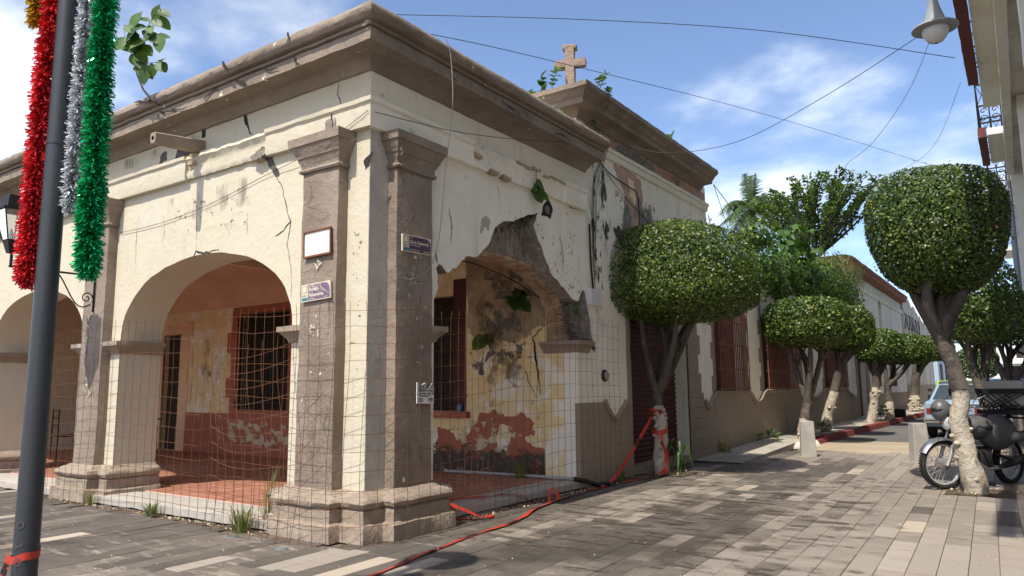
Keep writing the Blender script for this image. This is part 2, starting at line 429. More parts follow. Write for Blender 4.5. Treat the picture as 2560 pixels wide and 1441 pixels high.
def crack(pts, plane, d, w=0.012, seed=0, parent=None, out=1, name='crack'):
    """thin jagged dark fissure lying just proud of the wall."""
    r = random.Random(seed)
    P = [pts[0]]
    for a, b in zip(pts[:-1], pts[1:]):
        L = math.hypot(b[0] - a[0], b[1] - a[1]); k = max(2, int(L / 0.045))
        for i in range(1, k + 1):
            t = i / k; j = 0.012 if i < k else 0
            P.append((a[0] + (b[0] - a[0]) * t + r.uniform(-j, j), a[1] + (b[1] - a[1]) * t + r.uniform(-j, j)))
    Lf = []; Rt = []
    n = len(P)
    for i, p in enumerate(P):
        q0 = P[max(0, i - 1)]; q1 = P[min(n - 1, i + 1)]
        dx, dz = q1[0] - q0[0], q1[1] - q0[1]; l = math.hypot(dx, dz) or 1
        ww = w * (0.35 + 0.65 * math.sin(math.pi * min(1, (i + 0.5) / n * 1.15))) * r.uniform(0.4, 1.3) * 0.5
        Lf.append((p[0] - dz / l * ww, p[1] + dx / l * ww)); Rt.append((p[0] + dz / l * ww, p[1] - dx / l * ww))
    b = MB()
    mp_ = {'y': lambda u, z, dd: (u, dd, z), 'x': lambda u, z, dd: (dd, u, z)}[plane]
    for i in range(n - 1):
        b.add([mp_(*Lf[i], d), mp_(*Lf[i + 1], d), mp_(*Rt[i + 1], d), mp_(*Rt[i], d)], [(0, 1, 2, 3)])
    return b.build(name, CRACK, parent, smooth=0, recalc=False)
def patch(pts, plane, d0, d1, m, parent, name, amp=0.015, seed=1, n=4):
    return MB().prism(jag(pts, amp, n, seed), plane, d0, d1).build(name, m, parent, smooth=0)

# ================================================================== corner arcade building
T = 0.55
arcade = thing('arcade_building', 'cracked cream corner arcade with taupe cornice, pilasters and broken side arch', 'building')
A1 = arch_pts(-2.77, 1.69, 1.98, 0.94, 30, 2.2, math.pi, 0)
A2 = arch_pts(-6.93, 1.50, 1.98, 0.86, 26, 2.2, math.pi, 0)
A3 = arch_pts(-10.9, 1.50, 1.98, 0.86, 20, 2.2, math.pi, 0)
def shake(pts, a, seed):
    r = random.Random(seed)
    return [(p[0] + r.uniform(-a, a), p[1] + r.uniform(-a, a)) for p in pts]
def open_arch(c, hw, ap):
    return [(c - hw, 0.0)] + ap + [(c + hw, 0.0)]
front = [(-12.6, 0.0)] + open_arch(-10.9, 1.5, A3) + open_arch(-6.93, 1.5, shake(A2, 0.006, 2)) + open_arch(-2.77, 1.69, shake(A1, 0.008, 3)) + [(0, 0), (0, 4.6), (-12.6, 4.6)]
b = MB().prism(front, 'y', 0, T)
b.m[2 + len(front) - 3] = 1      # the return on the side street takes the cream lightened to offset shade
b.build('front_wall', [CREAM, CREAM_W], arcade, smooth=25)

broken = [(0.95, 2.27), (1.02, 2.4), (0.99, 2.62), (1.04, 2.67), (1.17, 2.59), (1.32, 2.66), (1.5, 2.8), (1.72, 2.85), (1.83, 2.93), (1.96, 3.06), (1.97, 3.13), (2.07, 3.24), (2.19, 3.33), (2.42, 3.38), (2.67, 3.48), (2.83, 3.55), (3.0, 3.6), (2.89, 3.41), (3.0, 3.26), (3.11, 3.1), (3.3, 2.84), (3.62, 2.68), (3.82, 2.56), (4.01, 2.52), (4.13, 2.70), (4.20, 2.69), (4.26, 2.47), (4.33, 2.34), (4.38, 2.04), (4.50, 1.9), (4.46, 1.83), (4.29, 1.97), (4.12, 1.99), (3.95, 1.97)]
rb = random.Random(5)
fine = []
for i, p in enumerate(broken[:-1]):
    q = broken[i + 1]; k = max(2, int(math.hypot(q[0] - p[0], q[1] - p[1]) / 0.05))
    for j in range(k):
        t = j / k
        fine.append((p[0] + (q[0] - p[0]) * t + rb.uniform(-0.012, 0.012), p[1] + (q[1] - p[1]) * t + rb.uniform(-0.012, 0.012)))
fine.append(broken[-1])
side = [(0.552, 0.0), (0.95, 0.0)] + fine + [(3.95, 0.0), (5.45, 0.0), (5.45, 4.5), (0.552, 4.5)]
b = MB().prism(side, 'x', 0, -0.22)
n_ = len(side)
for i in range(2, 1 + len(fine)):
    b.m[2 + i] = 1
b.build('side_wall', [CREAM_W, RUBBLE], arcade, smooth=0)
SB = arch_pts(2.55, 1.6, 1.98, 1.03, 36, 2.3, math.pi, 0)
core = [(0.552, 0.0), (0.95, 0.0)] + SB + [(3.95, 1.98), (3.95, 0.0), (5.45, 0.0), (5.45, 4.5), (0.552, 4.5)]
b = MB().prism(core, 'x', -0.222, -T)
b.m[2 + 1] = 1; b.m[2 + len(SB) + 1] = 1; b.m[2 + len(SB) + 2] = 1
b.build('side_wall_core', [RUBBLE, YELLOW], arcade, smooth=25)
# surviving arch bricks under the soffit, each one its own piece
for i in range(len(SB) - 1):
    (ya, za), (yb, zb) = SB[i], SB[i + 1]
    if i < 2: continue
    mid = Vector(((ya + yb) / 2, (za + zb) / 2)); tg = Vector((yb - ya, zb - za)); L = tg.length; tg.normalize(); nr = Vector((tg.y, -tg.x))
    for kx, (xa, xb) in enumerate(((-0.545, -0.40), (-0.395, -0.235))):
        b = MB(); th = 0.035 + RND.uniform(-0.008, 0.018); dl = L * 0.5 - 0.006
        xj = RND.uniform(-0.012, 0.012)
        vs = []
        for sx in (xa, xb + xj):
            for st in (-1, 1):
                for d in (0.02, -th):
                    q = mid + tg * (dl * st) - nr * d * -1
                    q = mid + tg * (dl * st) + nr * (d * -1)
                    vs.append((sx, q.x + RND.uniform(-.004, .004), q.y + RND.uniform(-.004, .004)))
        b.add(vs, [(0, 1, 3, 2), (4, 6, 7, 5), (0, 4, 5, 1), (2, 3, 7, 6), (0, 2, 6, 4), (1, 5, 7, 3)])
        b.build('voussoir', BRICKY, arcade, smooth=0)
# field stones laid bare where the plaster fell
def stone_at(y, z, r, x=-0.215):
    MB().ball((x, y, z), r, 9, 6, r * 0.35, 9, (0.45, 1.0, 0.75 + RND.random() * 0.4)).build('field_stone', STONE, arcade, smooth=50)
for y, z, r in ((2.75, 3.42, .06), (2.66, 3.37, .045), (2.86, 3.49, .05), (2.5, 3.32, .04), (2.84, 3.38, .045), (2.36, 3.29, .035), (2.95, 3.52, .03)):
    stone_at(y, z, r)
for k in range(16):      # thin courses of broken brick in the torn joint above the impost
    z = 2.03 + .042 * k; yc = 4.12 + .06 * math.sin(k * 1.7) - .012 * k; w = .30 - .012 * k + RND.uniform(-.04, .04)
    o = MB().rbox(-.05, .0, -w / 2, w / 2, -.015, .015, .06, .006, 12, rnd=.006).build('brick', STONE, arcade, smooth=40)
    o.location = (-.18 + RND.uniform(-.03, .03), yc, z); o.rotation_euler = (RND.uniform(-.06, .06), 0, RND.uniform(-.08, .08))
# hole higher up with a stone in it
patch([(3.08, 3.58), (3.14, 3.74), (3.26, 3.86), (3.37, 3.72), (3.31, 3.58), (3.2, 3.6)], 'x', 0.001, 0.004, CRACK, arcade, 'plaster_hole', 0.01, 4)
MB().ball((0.0, 3.23, 3.68), 0.06, 10, 7, 0.02, 8, (0.4, 1, 1)).build('field_stone', STONE, arcade, smooth=50)

# pilasters, capitals, imposts, plinths
CAP = [(0, 3.51), (.016, 3.51), (.026, 3.53), (.016, 3.55), (.006, 3.555), (.008, 3.60), (.03, 3.63), (.034, 3.655), (.045, 3.66), (.055, 3.70), (.085, 3.745), (.088, 3.765), (.104, 3.77), (.108, 3.857), (0, 3.857)]
PLI = [(-0.05, 0), (.17, 0), (.165, .14), (.15, .155), (.125, .16), (.12, .265), (.10, .28), (.135, .30), (.147, .335), (.13, .37), (.09, .39), (.05, .395), (.03, .42), (-0.02, .435)]
IMP = [(-0.01, 1.82), (.02, 1.83), (.03, 1.86), (.09, 1.92), (.11, 1.93), (.11, 1.985), (-0.01, 1.99)]
def pilaster_front(x0, x1):
    p = MB().rbox(x0, x1, -0.13, 0.06, 0.40, 3.53, 0.1, 0.006, 4).build('pilaster', TAUPE, arcade, smooth=40)
    MB().sweep([(x0, 0.03), (x0, -0.13), (x1, -0.13), (x1, 0.03)], CAP, 0.06, 0.006, 9).build('capital', TAUPE, p, smooth=40)
    return p
pilaster_front(-0.83, -0.29); pilaster_front(-5.25, -4.68); pilaster_front(-9.2, -8.65)
ps = MB().rbox(-0.06, 0.13, 0.25, 0.79, 0.40, 3.53, 0.1, 0.006, 4).build('pilaster', TAUPE, arcade, smooth=40)
MB().sweep([(-0.03, 0.25), (0.13, 0.25), (0.13, 0.79), (-0.03, 0.79)], CAP, 0.06, 0.006, 9).build('capital', TAUPE, ps, smooth=40)
for path in ([(-1.06, .55), (-1.06, 0), (-.83, 0), (-.83, -.13), (-.29, -.13), (-.29, 0), (0, 0), (0, .25), (.13, .25), (.13, .79), (0, .79), (0, .95), (-.55, .95)],
             [(-5.43, .55), (-5.43, 0), (-5.25, 0), (-5.25, -.13), (-4.68, -.13), (-4.68, 0), (-4.46, 0), (-4.46, .55)],
             [(-9.4, .55), (-9.4, 0), (-9.2, 0), (-9.2, -.13), (-8.65, -.13), (-8.65, 0), (-8.43, 0), (-8.43, .55)]):
    MB().sweep(path, PLI, 0.06, 0.008, 8).build('plinth', TAUPE_P, arcade, smooth=40)
for path in ([(-1.08, .55), (-1.08, 0), (-.83, 0)], [(0, .79), (0, .95), (-.55, .95)], [(-.55, 3.95), (0, 3.95), (0, 4.28)], [(-5.43, .55), (-5.43, 0), (-5.25, 0)], [(-4.68, 0), (-4.46, 0), (-4.46, .55)], [(-8.65, 0), (-8.43, 0), (-8.43, .55)]):
    MB().sweep(path, IMP, 0.06, 0.007, 9).build('impost', TAUPE_P, arcade, smooth=40)
MB().prism([(0.004, .40), (.26, .40), (.26, 3.87), (.004, 3.87)], 'x', -0.01, 0.004).build('grey_corner_strip', GREYP, arcade, smooth=0)

# string course, whole and broken lengths
STR = [(-0.02, 3.86), (.07, 3.86), (.078, 3.9), (.078, 4.085), (.10, 4.105), (.105, 4.145), (-0.02, 4.20)]
BRK = [(-0.02, 3.88), (.035, 3.87), (.055, 3.92), (.03, 4.0), (.05, 4.06), (.08, 4.10), (.05, 4.16), (-0.02, 4.19)]
MB().sweep([(-12.6, 0), (-3.05, 0)], STR, 0.12, 0.006, 6).build('string_course', CREAM, arcade, smooth=35)
MB().sweep([(-3.06, 0), (-1.5, 0)], BRK, 0.05, 0.013, 9).build('string_course', CREAM, arcade, smooth=50)
b = MB().sweep([(-1.52, 0), (0, 0), (0, 1.55)], STR, 0.1, 0.007, 6)
for i, f in enumerate(b.f):
    if sum(b.v[k][0] + b.v[k][1] for k in f) / len(f) > 0.002: b.m[i] = 1  # faces round the corner take the cream lightened against shade
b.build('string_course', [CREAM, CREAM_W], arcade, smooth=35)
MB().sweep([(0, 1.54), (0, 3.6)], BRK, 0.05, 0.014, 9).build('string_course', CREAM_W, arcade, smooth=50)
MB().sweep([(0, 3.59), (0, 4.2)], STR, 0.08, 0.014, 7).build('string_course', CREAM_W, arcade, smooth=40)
# brick showing in the broken lengths
def brick_at(c, sz, rz=0.0, m=BRICKY):
    b = MB().rbox(-sz[0] / 2, sz[0] / 2, -sz[1] / 2, sz[1] / 2, -sz[2] / 2, sz[2] / 2, 0.06, 0.006, 12, rnd=0.006)
    o = b.build('brick', m, arcade, smooth=40); o.location = c; o.rotation_euler = (RND.uniform(-.08, .08), RND.uniform(-.05, .05), rz)
for y, z in ((1.62, 4.0), (1.95, 3.88), (2.2, 3.87), (2.5, 4.12), (2.68, 4.11), (2.86, 4.13), (3.1, 4.10), (3.3, 4.12), (3.5, 4.11)):
    brick_at((0.045, y, z), (0.09, 0.17, 0.05))
for x, z in ((-1.66, 3.86), (-1.62, 3.93), (-2.9, 4.14), (-2.95, 4.05)):
    brick_at((x, -0.04, z), (0.16, 0.08, 0.05))

# main cornice
COR = [(-0.05, 4.44), (.03, 4.455), (.05, 4.49), (.10, 4.53), (.12, 4.565), (.30, 4.567), (.335, 4.555), (.338, 4.672), (.318, 4.678), (.318, 4.692), (.352, 4.697), (.356, 4.722), (.342, 4.728), (.345, 4.738), (.40, 4.742), (.432, 4.775), (.438, 4.82), (.412, 4.868), (.35, 4.895), (.25, 4.905), (-.5, 4.93)]
MB().sweep([(-12.6, 0), (0, 0), (0, 4.28)], COR, 0.07, 0.008, 6).build('cornice', TAUPE, arcade, smooth=38)
MB().box(-12.6, -0.12, 0.12, 4.0, 4.45, 4.88).build('roof', CONC, arcade, smooth=0)

# inside the portal
def wall_rects(x0, x1, z0, z1, holes, y0, y1):
    xs = sorted({x0, x1, *[h[0] for h in holes], *[h[1] for h in holes]}); zs = sorted({z0, z1, *[h[2] for h in holes], *[h[3] for h in holes]})
    b = MB()
    for i in range(len(xs) - 1):
        for j in range(len(zs) - 1):
            cx, cz_ = (xs[i] + xs[i + 1]) / 2, (zs[j] + zs[j + 1]) / 2
            if not any(h[0] < cx < h[1] and h[2] < cz_ < h[3] for h in holes):
                b.box(xs[i], xs[i + 1], y0, y1, zs[j], zs[j + 1])
    bm_ = b
    return bm_
BW = 4.05
holes = [(-7.75, -6.25, 0.97, 2.85), (-3.9, -2.27, 1.0, 2.8), (-10.5, -9.85, 0.1, 2.56)]
wall_rects(-12.6, -0.56, 0.05, 4.45, holes, BW, BW + 0.35).build('back_wall', YELLOW, arcade, smooth=0, recalc=False)
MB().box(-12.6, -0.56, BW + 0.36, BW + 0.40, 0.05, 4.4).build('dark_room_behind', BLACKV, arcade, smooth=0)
MB().box(-12.75, -12.6, -0.02, 4.4, 0, 4.5).build('end_wall', CREAM, arcade, smooth=0)
def vault():
    b = MB(); nx, ny = 30, 14; vs = []
    for i in range(nx + 1):
        x = -12.6 + (9.1) * i / nx
        for j in range(ny + 1):
            t = j / ny
            if t < 0.6:
                a = t / 0.6 * math.pi / 2
                y = BW - 0.003 - 1.5 * (1 - math.cos(a)); z = 3.02 + 0.62 * math.sin(a)
            else:
                y = BW - 1.5 - (t - 0.6) / 0.4 * 2.02; z = 3.64
            vs.append((x, y, z + nz((x, y, z), 1.3) * 0.02))
    fs = [(i * (ny + 1) + j, (i + 1) * (ny + 1) + j, (i + 1) * (ny + 1) + j + 1, i * (ny + 1) + j + 1) for i in range(nx) for j in range(ny)]
    return b.add(vs, fs)
vault().build('vault', SALMON, arcade, smooth=60, recalc=False)
MB().box(-3.5, -0.56, 0.55, 4.05, 3.9, 3.95).build('ceiling', BROWNST, arcade, smooth=0)
MB().box(-3.5, -3.45, 0.55, 4.05, 3.0, 3.9).build('lunette_wall', SALMON, arcade, smooth=0)
# painted zones of the back wall, a few millimetres proud
MB().box(-12.6, -9.87 - 0.75, BW - 0.006, BW + 0.05, 0.05, 0.93).build('red_dado', REDP, arcade, smooth=0)
MB().box(-9.72, -4.1, BW - 0.006, BW + 0.05, 0.05, 0.90).build('red_dado', REDP, arcade, smooth=0)
for x0, x1, z0, z1 in ((-10.75, -10.5, 0.1, 2.8), (-9.85, -9.55, 0.1, 2.8), (-10.5, -9.85, 2.56, 2.8), (-9.55, -9.38, 1.9, 2.3), (-9.55, -9.38, 1.1, 1.5), (-9.55, -9.42, 2.5, 2.8)):
    MB().box(x0, x1, BW - 0.02, BW + 0.04, z0, z1).build('door_surround', SALMON, arcade, smooth=0)
for x0, x1, z0, z1 in ((-8.02, -7.75, 0.9, 3.0), (-6.25, -6.0, 0.9, 3.0), (-7.75, -6.25, 2.85, 3.0), (-7.75, -6.25, 0.9, 0.97), (-8.16, -8.02, 1.2, 1.6), (-8.16, -8.02, 2.1, 2.5)):
    MB().box(x0, x1, BW - 0.02, BW + 0.04, z0, z1).build('window_surround', REDP, arcade, smooth=0)
def grille(x0, x1, z0, z1, y, nb, rails, m=BLACKI, r=0.011):
    g = MB().box(x0, x1, BW + 0.10, BW + 0.13, z0, z1).build('window', DARKW, arcade, smooth=0)
    for i in range(nb + 1):
        x = x0 + (x1 - x0) * i / nb
        MB().tube([(x, y, z0 + 0.02), (x, y, z1 - 0.02)], r, 6).build('grille_bar', m, g, smooth=60)
    for z in rails:
        MB().box(x0 - 0.04, x1 + 0.04, y - 0.015, y + 0.004, z - 0.012, z + 0.012).build('grille_rail', m, g, smooth=0)
grille(-7.72, -6.28, 0.99, 2.83, BW - 0.09, 13, (1.1, 1.9, 2.62))
grille(-3.88, -2.29, 1.02, 2.78, BW - 0.09, 13, (1.12, 1.9, 2.6))
MB().box(-2.27, -2.02, BW - 0.012, BW + 0.04, 1.0, 3.05).build('maroon_window_jamb', MAROON, arcade, smooth=0)
MB().box(-3.9, -1.95, BW - 0.10, BW + 0.04, 0.9, 0.995).build('window_sill', REDP, arcade, smooth=0, bevel=0.01)
dr = MB().box(-10.5, -9.85, BW + 0.12, BW + 0.16, 0.1, 2.56).build('door', DARKW, arcade, smooth=0)
for i in range(4):
    MB().box(-10.42, -9.93, BW + 0.10, BW + 0.125, 0.25 + i * 0.58, 0.72 + i * 0.58).build('door_panel', DARKW, dr, smooth=0, bevel=0.012)
# stained upper wall and peeling dado seen through the broken arch
patch([(-2.0, 4.0), (-2.0, 2.3), (-1.85, 2.12), (-1.5, 2.1), (-1.2, 2.0), (-0.9, 2.06), (-0.75, 2.2), (-0.57, 2.22), (-0.57, 4.0)], 'y', BW - 0.005, BW + 0.02, BROWNST, arcade, 'bare_plaster', 0.03, 8, 5)
patch([(-2.6, 0.12), (-2.6, 0.75), (-2.35, 0.72), (-2.2, 0.55), (-1.95, 0.68), (-1.75, 0.98), (-1.45, 1.02), (-1.3, 0.93), (-0.95, 0.98), (-0.8, 0.85), (-0.78, 0.7), (-0.95, 0.62), (-0.75, 0.5), (-0.58, 0.48), (-0.57, 0.12)], 'y', BW - 0.005, BW + 0.02, REDP, arcade, 'red_dado', 0.03, 9, 5)
patch([(-1.45, 0.62), (-1.38, 0.82), (-1.22, 0.8), (-1.2, 0.6), (-1.28, 0.42), (-1.4, 0.45)], 'y', BW - 0.009, BW - 0.004, YELLOW, arcade, 'flaked_paint', 0.02, 11)
patch([(-2.18, 1.2), (-2.2, 1.5), (-2.05, 1.48), (-2.0, 1.22)], 'y', BW - 0.014, BW - 0.003, MAROON, arcade, 'flaked_paint', 0.03, 14, 4)
crack([(-0.62, 2.2), (-0.78, 2.08), (-0.74, 1.75), (-0.7, 1.5), (-0.66, 1.25)], 'y', BW - 0.011, 0.03, 3, arcade)
crack([(-1.3, 1.9), (-1.2, 1.7), (-1.25, 1.5), (-1.15, 1.4)], 'y', BW - 0.011, 0.014, 4, arcade)
crack([(-0.95, 1.65), (-0.85, 1.4), (-0.72, 1.2)], 'y', BW - 0.011, 0.014, 5, arcade)
crack([(-8.6, 1.95), (-8.52, 2.05), (-8.4, 2.0), (-8.45, 1.8), (-8.55, 1.6)], 'y', BW - 0.003, 0.012, 6, arcade)

# floor: pale step round the edge, red tiles inside
fl = MB().rbox(-12.6, -0.6, -0.22, 0.34, 0.0, 0.10, 0.12, 0.004, 5, rnd=0.015).build('front_step', LCONC, arcade, smooth=50)
MB().rbox(-0.42, 0.03, 0.6, 4.05, 0.0, 0.10, 0.12, 0.004, 5, rnd=0.015).build('side_step', LCONC, arcade, smooth=50)
MB().box(-12.6, -0.425, 0.343, BW, 0.0, 0.092).build('floor_bed', GROUT, arcade, smooth=0)
cells = []
for i in range(58):
    for j in range(18):
        x = -0.44 - 0.203 * i - 0.1; y = 0.36 + 0.203 * j + 0.1
        d = min(abs(x + 2.9) * 0.8 + y * 0.7, abs(x + 0.9) + abs(y - 2.2) * 0.6, abs(x + 6.6) + y)
        cells.append((d, x, y))
cells.sort()
tb = MB().box(-0.095, 0.095, -0.095, 0.095, 0.093, 0.1005)
tproto = None
rest = MB()
for k, (d, x, y) in enumerate(cells):
    if k < 260:
        if tproto is None:
            tproto = o = tb.build('floor_tile', TILE, arcade, smooth=0)
        else:
            o = place(tproto, arcade)
        o.location = (x, y, RND.uniform(-0.002, 0.002)); o.rotation_euler = (RND.uniform(-.004, .004), RND.uniform(-.004, .004), 0)
    else:
        rest.box(x - .097, x + .097, y - .097, y + .097, .093, .1 + RND.uniform(-.002, .002))
stuff(rest.build('floor_tiling', TILE, arcade, smooth=0))

def decal(name, pts, plane, d, m, parent):
    mp_ = {'y': lambda u, w: (u, d, w), 'x': lambda u, w: (d, u, w), 'z': lambda u, w: (u, w, d)}[plane]
    return MB().add([mp_(*p) for p in pts], [tuple(range(len(pts)))]).build(name, m, parent, smooth=0, recalc=False)
def rect(u0, u1, w0, w1): return [(u0, w0), (u1, w0), (u1, w1), (u0, w1)]
# cracks and losses of the outer faces
F_ = -0.004
crack([(-2.02, 4.45), (-1.93, 4.26), (-1.88, 4.2)], 'y', F_, 0.03, 1, arcade)
patch([(-2.04, 4.45), (-1.985, 4.44), (-1.945, 4.31), (-2.0, 4.33)], 'y', -0.006, -0.001, CRACK, arcade, 'plaster_hole', 0.008, 2)
crack([(-1.56, 3.84), (-1.42, 3.64), (-1.29, 3.45), (-1.22, 3.25), (-1.15, 3.1), (-1.2, 2.85), (-1.12, 2.6), (-1.1, 2.3)], 'y', F_, 0.010, 2, arcade)
crack([(-1.14, 3.1), (-1.3, 3.0), (-1.4, 2.97)], 'y', F_, 0.014, 3, arcade)
patch([(-1.62, 3.86), (-1.5, 3.87), (-1.36, 3.64), (-1.42, 3.62), (-1.52, 3.74)], 'y', -0.007, -0.001, DARKP, arcade, 'plaster_hole', 0.012, 3)
patch([(-3.42, 4.18), (-3.36, 4.36), (-3.2, 4.38), (-3.02, 4.28), (-2.98, 4.19)], 'y', -0.006, -0.001, DARKP, arcade, 'plaster_hole', 0.02, 5)
patch([(-3.78, 4.2), (-3.72, 4.33), (-3.62, 4.34), (-3.6, 4.24)], 'y', -0.006, -0.001, DARKP, arcade, 'plaster_hole', 0.02, 6)
patch([(-2.86, 4.36), (-2.78, 4.36), (-2.78, 4.47), (-2.86, 4.46)], 'y', -0.006, -0.001, CRACK, arcade, 'plaster_hole', 0.005, 7)
patch([(-1.78, 3.89), (-1.56, 3.97), (-1.5, 3.87), (-1.66, 3.83)], 'y', -0.09, -0.05, RUBBLE, arcade, 'plaster_hole', 0.015, 7)
patch([(-.56, 4.02), (-.42, 4.05), (-.4, 3.93), (-.46, 3.88), (-.54, 3.93)], 'y', -0.084, -0.07, RUBBLE, arcade, 'plaster_hole', 0.012, 8)
crack([(-.5, 4.2), (-.46, 4.1), (-.44, 3.9), (-.4, 3.86)], 'y', -0.086, 0.014, 9, arcade)
crack([(-.46, 4.44), (-.48, 4.32), (-.42, 4.2)], 'y', F_, 0.012, 10, arcade)
for s_, pts in enumerate(([(-2.9, 3.4), (-2.86, 3.15), (-2.84, 2.93)], [(-3.6, 3.5), (-3.56, 3.3), (-3.6, 3.15)], [(-1.9, 3.3), (-1.88, 3.05)], [(-2.3, 3.2), (-2.2, 3.08)], [(-4.2, 3.6), (-4.22, 3.2), (-4.18, 2.8)])):
    crack(pts, 'y', F_, 0.005, 20 + s_, arcade)
crack([(-2.92, 2.9), (-2.86, 2.98), (-2.7, 2.93), (-2.4, 2.94)], 'y', F_, 0.022, 30, arcade)
P_ = -0.142
for s_, pts in enumerate(([(-.7, 3.4), (-.66, 3.3), (-.72, 3.15), (-.5, 3.1)], [(-.4, 3.05), (-.5, 2.98), (-.6, 3.02)], [(-.8, 2.5), (-.6, 2.52), (-.55, 2.45)], [(-.38, 2.4), (-.36, 2.0), (-.4, 1.8)], [(-.5, 2.62), (-.44, 2.55)], [(-.75, 1.9), (-.6, 1.86)], [(-.36, 1.2), (-.4, 1.0), (-.34, .9)])):
    crack(pts, 'y', P_, 0.005, 40 + s_, arcade)
for s_, pts in enumerate(([(.4, 3.2), (.5, 3.1), (.45, 3.0), (.6, 2.98)], [(.32, 2.5), (.45, 2.4), (.7, 2.42)], [(.3, 1.9), (.4, 2.0)], [(.6, 2.3), (.55, 2.1)], [(.5, .9), (.65, .75), (.6, .62)])):
    crack(pts, 'x', 0.142, 0.005, 60 + s_, arcade)
patch([(.05, 3.62), (.0, 3.5), (-.05, 3.45), (-.08, 3.55)], 'y', F_, 0.0, CRACK, arcade, 'plaster_hole', 0.01, 9)
for s_, (pts, w_) in enumerate((([(-1.80, 4.87), (-1.76, 4.80), (-1.70, 4.76)], .035), ([(-.72, 4.88), (-.70, 4.82), (-.74, 4.76)], .03), ([(-3.6, 4.84), (-3.3, 4.77), (-2.9, 4.76)], .03))):
    crack(pts, 'y', -0.452, w_, 80 + s_, arcade)
for s_, (pts, w_) in enumerate((([(-1.70, 4.67), (-1.63, 4.63), (-1.55, 4.60), (-1.5, 4.555)], .04), ([(-1.2, 4.66), (-1.1, 4.62), (-.98, 4.61)], .03), ([(-3.2, 4.66), (-3.1, 4.62), (-2.6, 4.57)], .03), ([(-.74, 4.67), (-.72, 4.62), (-.64, 4.555)], .035), ([(-2.3, 4.6), (-2.1, 4.66), (-1.95, 4.62)], .025))):
    crack(pts, 'y', -0.352, w_, 90 + s_, arcade)
for s_, (pts, w_) in enumerate((([(1.7, 4.62), (1.9, 4.6), (2.1, 4.57)], .025), ([(2.9, 4.58), (3.1, 4.6), (3.3, 4.57)], .025), ([(.8, 4.60), (.9, 4.57)], .02))):
    crack(pts, 'x', 0.352, w_, 100 + s_, arcade)
DRP = mat('dark_drip_streaks', (0.07, 0.057, 0.045), 0.95, (), (), stain=((9, 9, 2.0), 0.51, 0.68, 0.38, 'XZ'))
DRPS = mat('dark_side_drip_streaks', (0.07, 0.057, 0.045), 0.95, (), (), stain=((9, 9, 2.0), 0.51, 0.68, 0.38, 'YZ'))
decal('drip_streaks', rect(-12, .3, 4.54, 4.69), 'y', -0.350, DRP, arcade)
decal('drip_streaks', rect(-.3, 4.25, 4.54, 4.69), 'x', 0.350, DRPS, arcade)
decal('drip_streaks', rect(-.84, -.28, .3, 1.6), 'y', -0.146, DRP, arcade)
decal('drip_streaks', rect(.25, .79, .3, 1.6), 'x', 0.146, DRPS, arcade)
for s_, pts in enumerate(([(1.2, 3.3), (1.24, 3.1), (1.22, 2.9)], [(3.55, 3.4), (3.62, 3.1), (3.6, 2.9)], [(1.0, 2.67), (.97, 2.8)], [(2.1, 3.75), (2.15, 3.6)], [(4.3, 4.2), (4.42, 4.0), (4.5, 3.7), (4.45, 3.2), (4.5, 2.8)], [(3.6, 3.95), (3.9, 3.84), (4.12, 3.86)])):
    crack(pts, 'x', 0.004, 0.014, 90 + s_, arcade)
patch([(1.75, 3.12), (1.82, 3.2), (1.92, 3.18), (1.95, 3.3), (1.86, 3.36), (1.78, 3.28)], 'x', 0.001, 0.003, mat('grey_patch', (.42, .39, .32), .9), arcade, 'flaked_paint', 0.02, 15)
# black mould down the joint beside the broken arch
MOULD = mat('black_mould', (0.05, 0.048, 0.035), 0.95, (((0.20, 0.18, 0.14), 7, 0.42, 0.6, 0.8), ((0.10, 0.11, 0.05), 5, 0.5, 0.7, 0.6)), ((20, 0.6, 0.02),))
MLD = mat('black_mould_streaks', (0.045, 0.042, 0.032), 0.95, (((0.13, 0.12, 0.09), 9, 0.45, 0.65, 0.8), ((0.08, 0.09, 0.04), 5, 0.5, 0.7, 0.6)), ((20, 0.6, 0.02),), stain=((7.0, 7.0, 2.6), 0.50, 0.57, 0.88, 'YZ'))
GRM = mat('grey_wall_grime', (0.16, 0.14, 0.11), 0.95, (), (), stain=((3.5, 3.5, 1.3), 0.50, 0.70, 0.32, 'YZ'))
GRMF = mat('grey_front_grime', (0.20, 0.17, 0.13), 0.95, (), (), stain=((4, 4, 1.5), 0.48, 0.70, 0.45, 'XZ'))
PIT = mat('chipped_plaster_pits', (0.17, 0.145, 0.115), 0.95, (), (), stain=(13, 0.60, 0.63, 0.85, 'YZ'))
PITF = mat('chipped_front_pits', (0.20, 0.17, 0.13), 0.95, (), (), stain=(13, 0.61, 0.64, 0.8, 'XZ'))
YFL = mat('cream_flakes_on_dado', (0.60, 0.50, 0.32), 0.9, (((0.42, 0.36, 0.27), 8, .5, .7, .7),), (), stain=((5, 5, 6), 0.50, 0.535, 1.0, 'XZ'))
DMP = mat('damp_wall_foot', (0.075, 0.062, 0.05), 0.95, (((0.15, 0.12, 0.10), 9, .45, .65, .8),), ((20, .8, .02),), stain=((5, 5, 8), 0.36, 0.50, 0.92, 'Z'))
BRP = mat('bare_grey_patches', (0.15, 0.135, 0.115), 0.95, (((0.27, 0.25, 0.22), 9, .45, .65, .8),), ((20, .8, .02),), stain=((4, 4, 4), 0.50, 0.54, 0.95, 'XZ'))
BRS = mat('brown_wall_stains', (0.20, 0.155, 0.10), 0.95, (), (), stain=((3, 3, 2), 0.46, 0.62, 0.6, 'XZ'))
decal('flaked_paint', rect(-2.7, -.57, .1, 1.15), 'y', BW - .0075, YFL, arcade)
decal('flaked_paint', rect(-9.6, -4.2, .1, .95), 'y', BW - .0085, YFL, arcade)
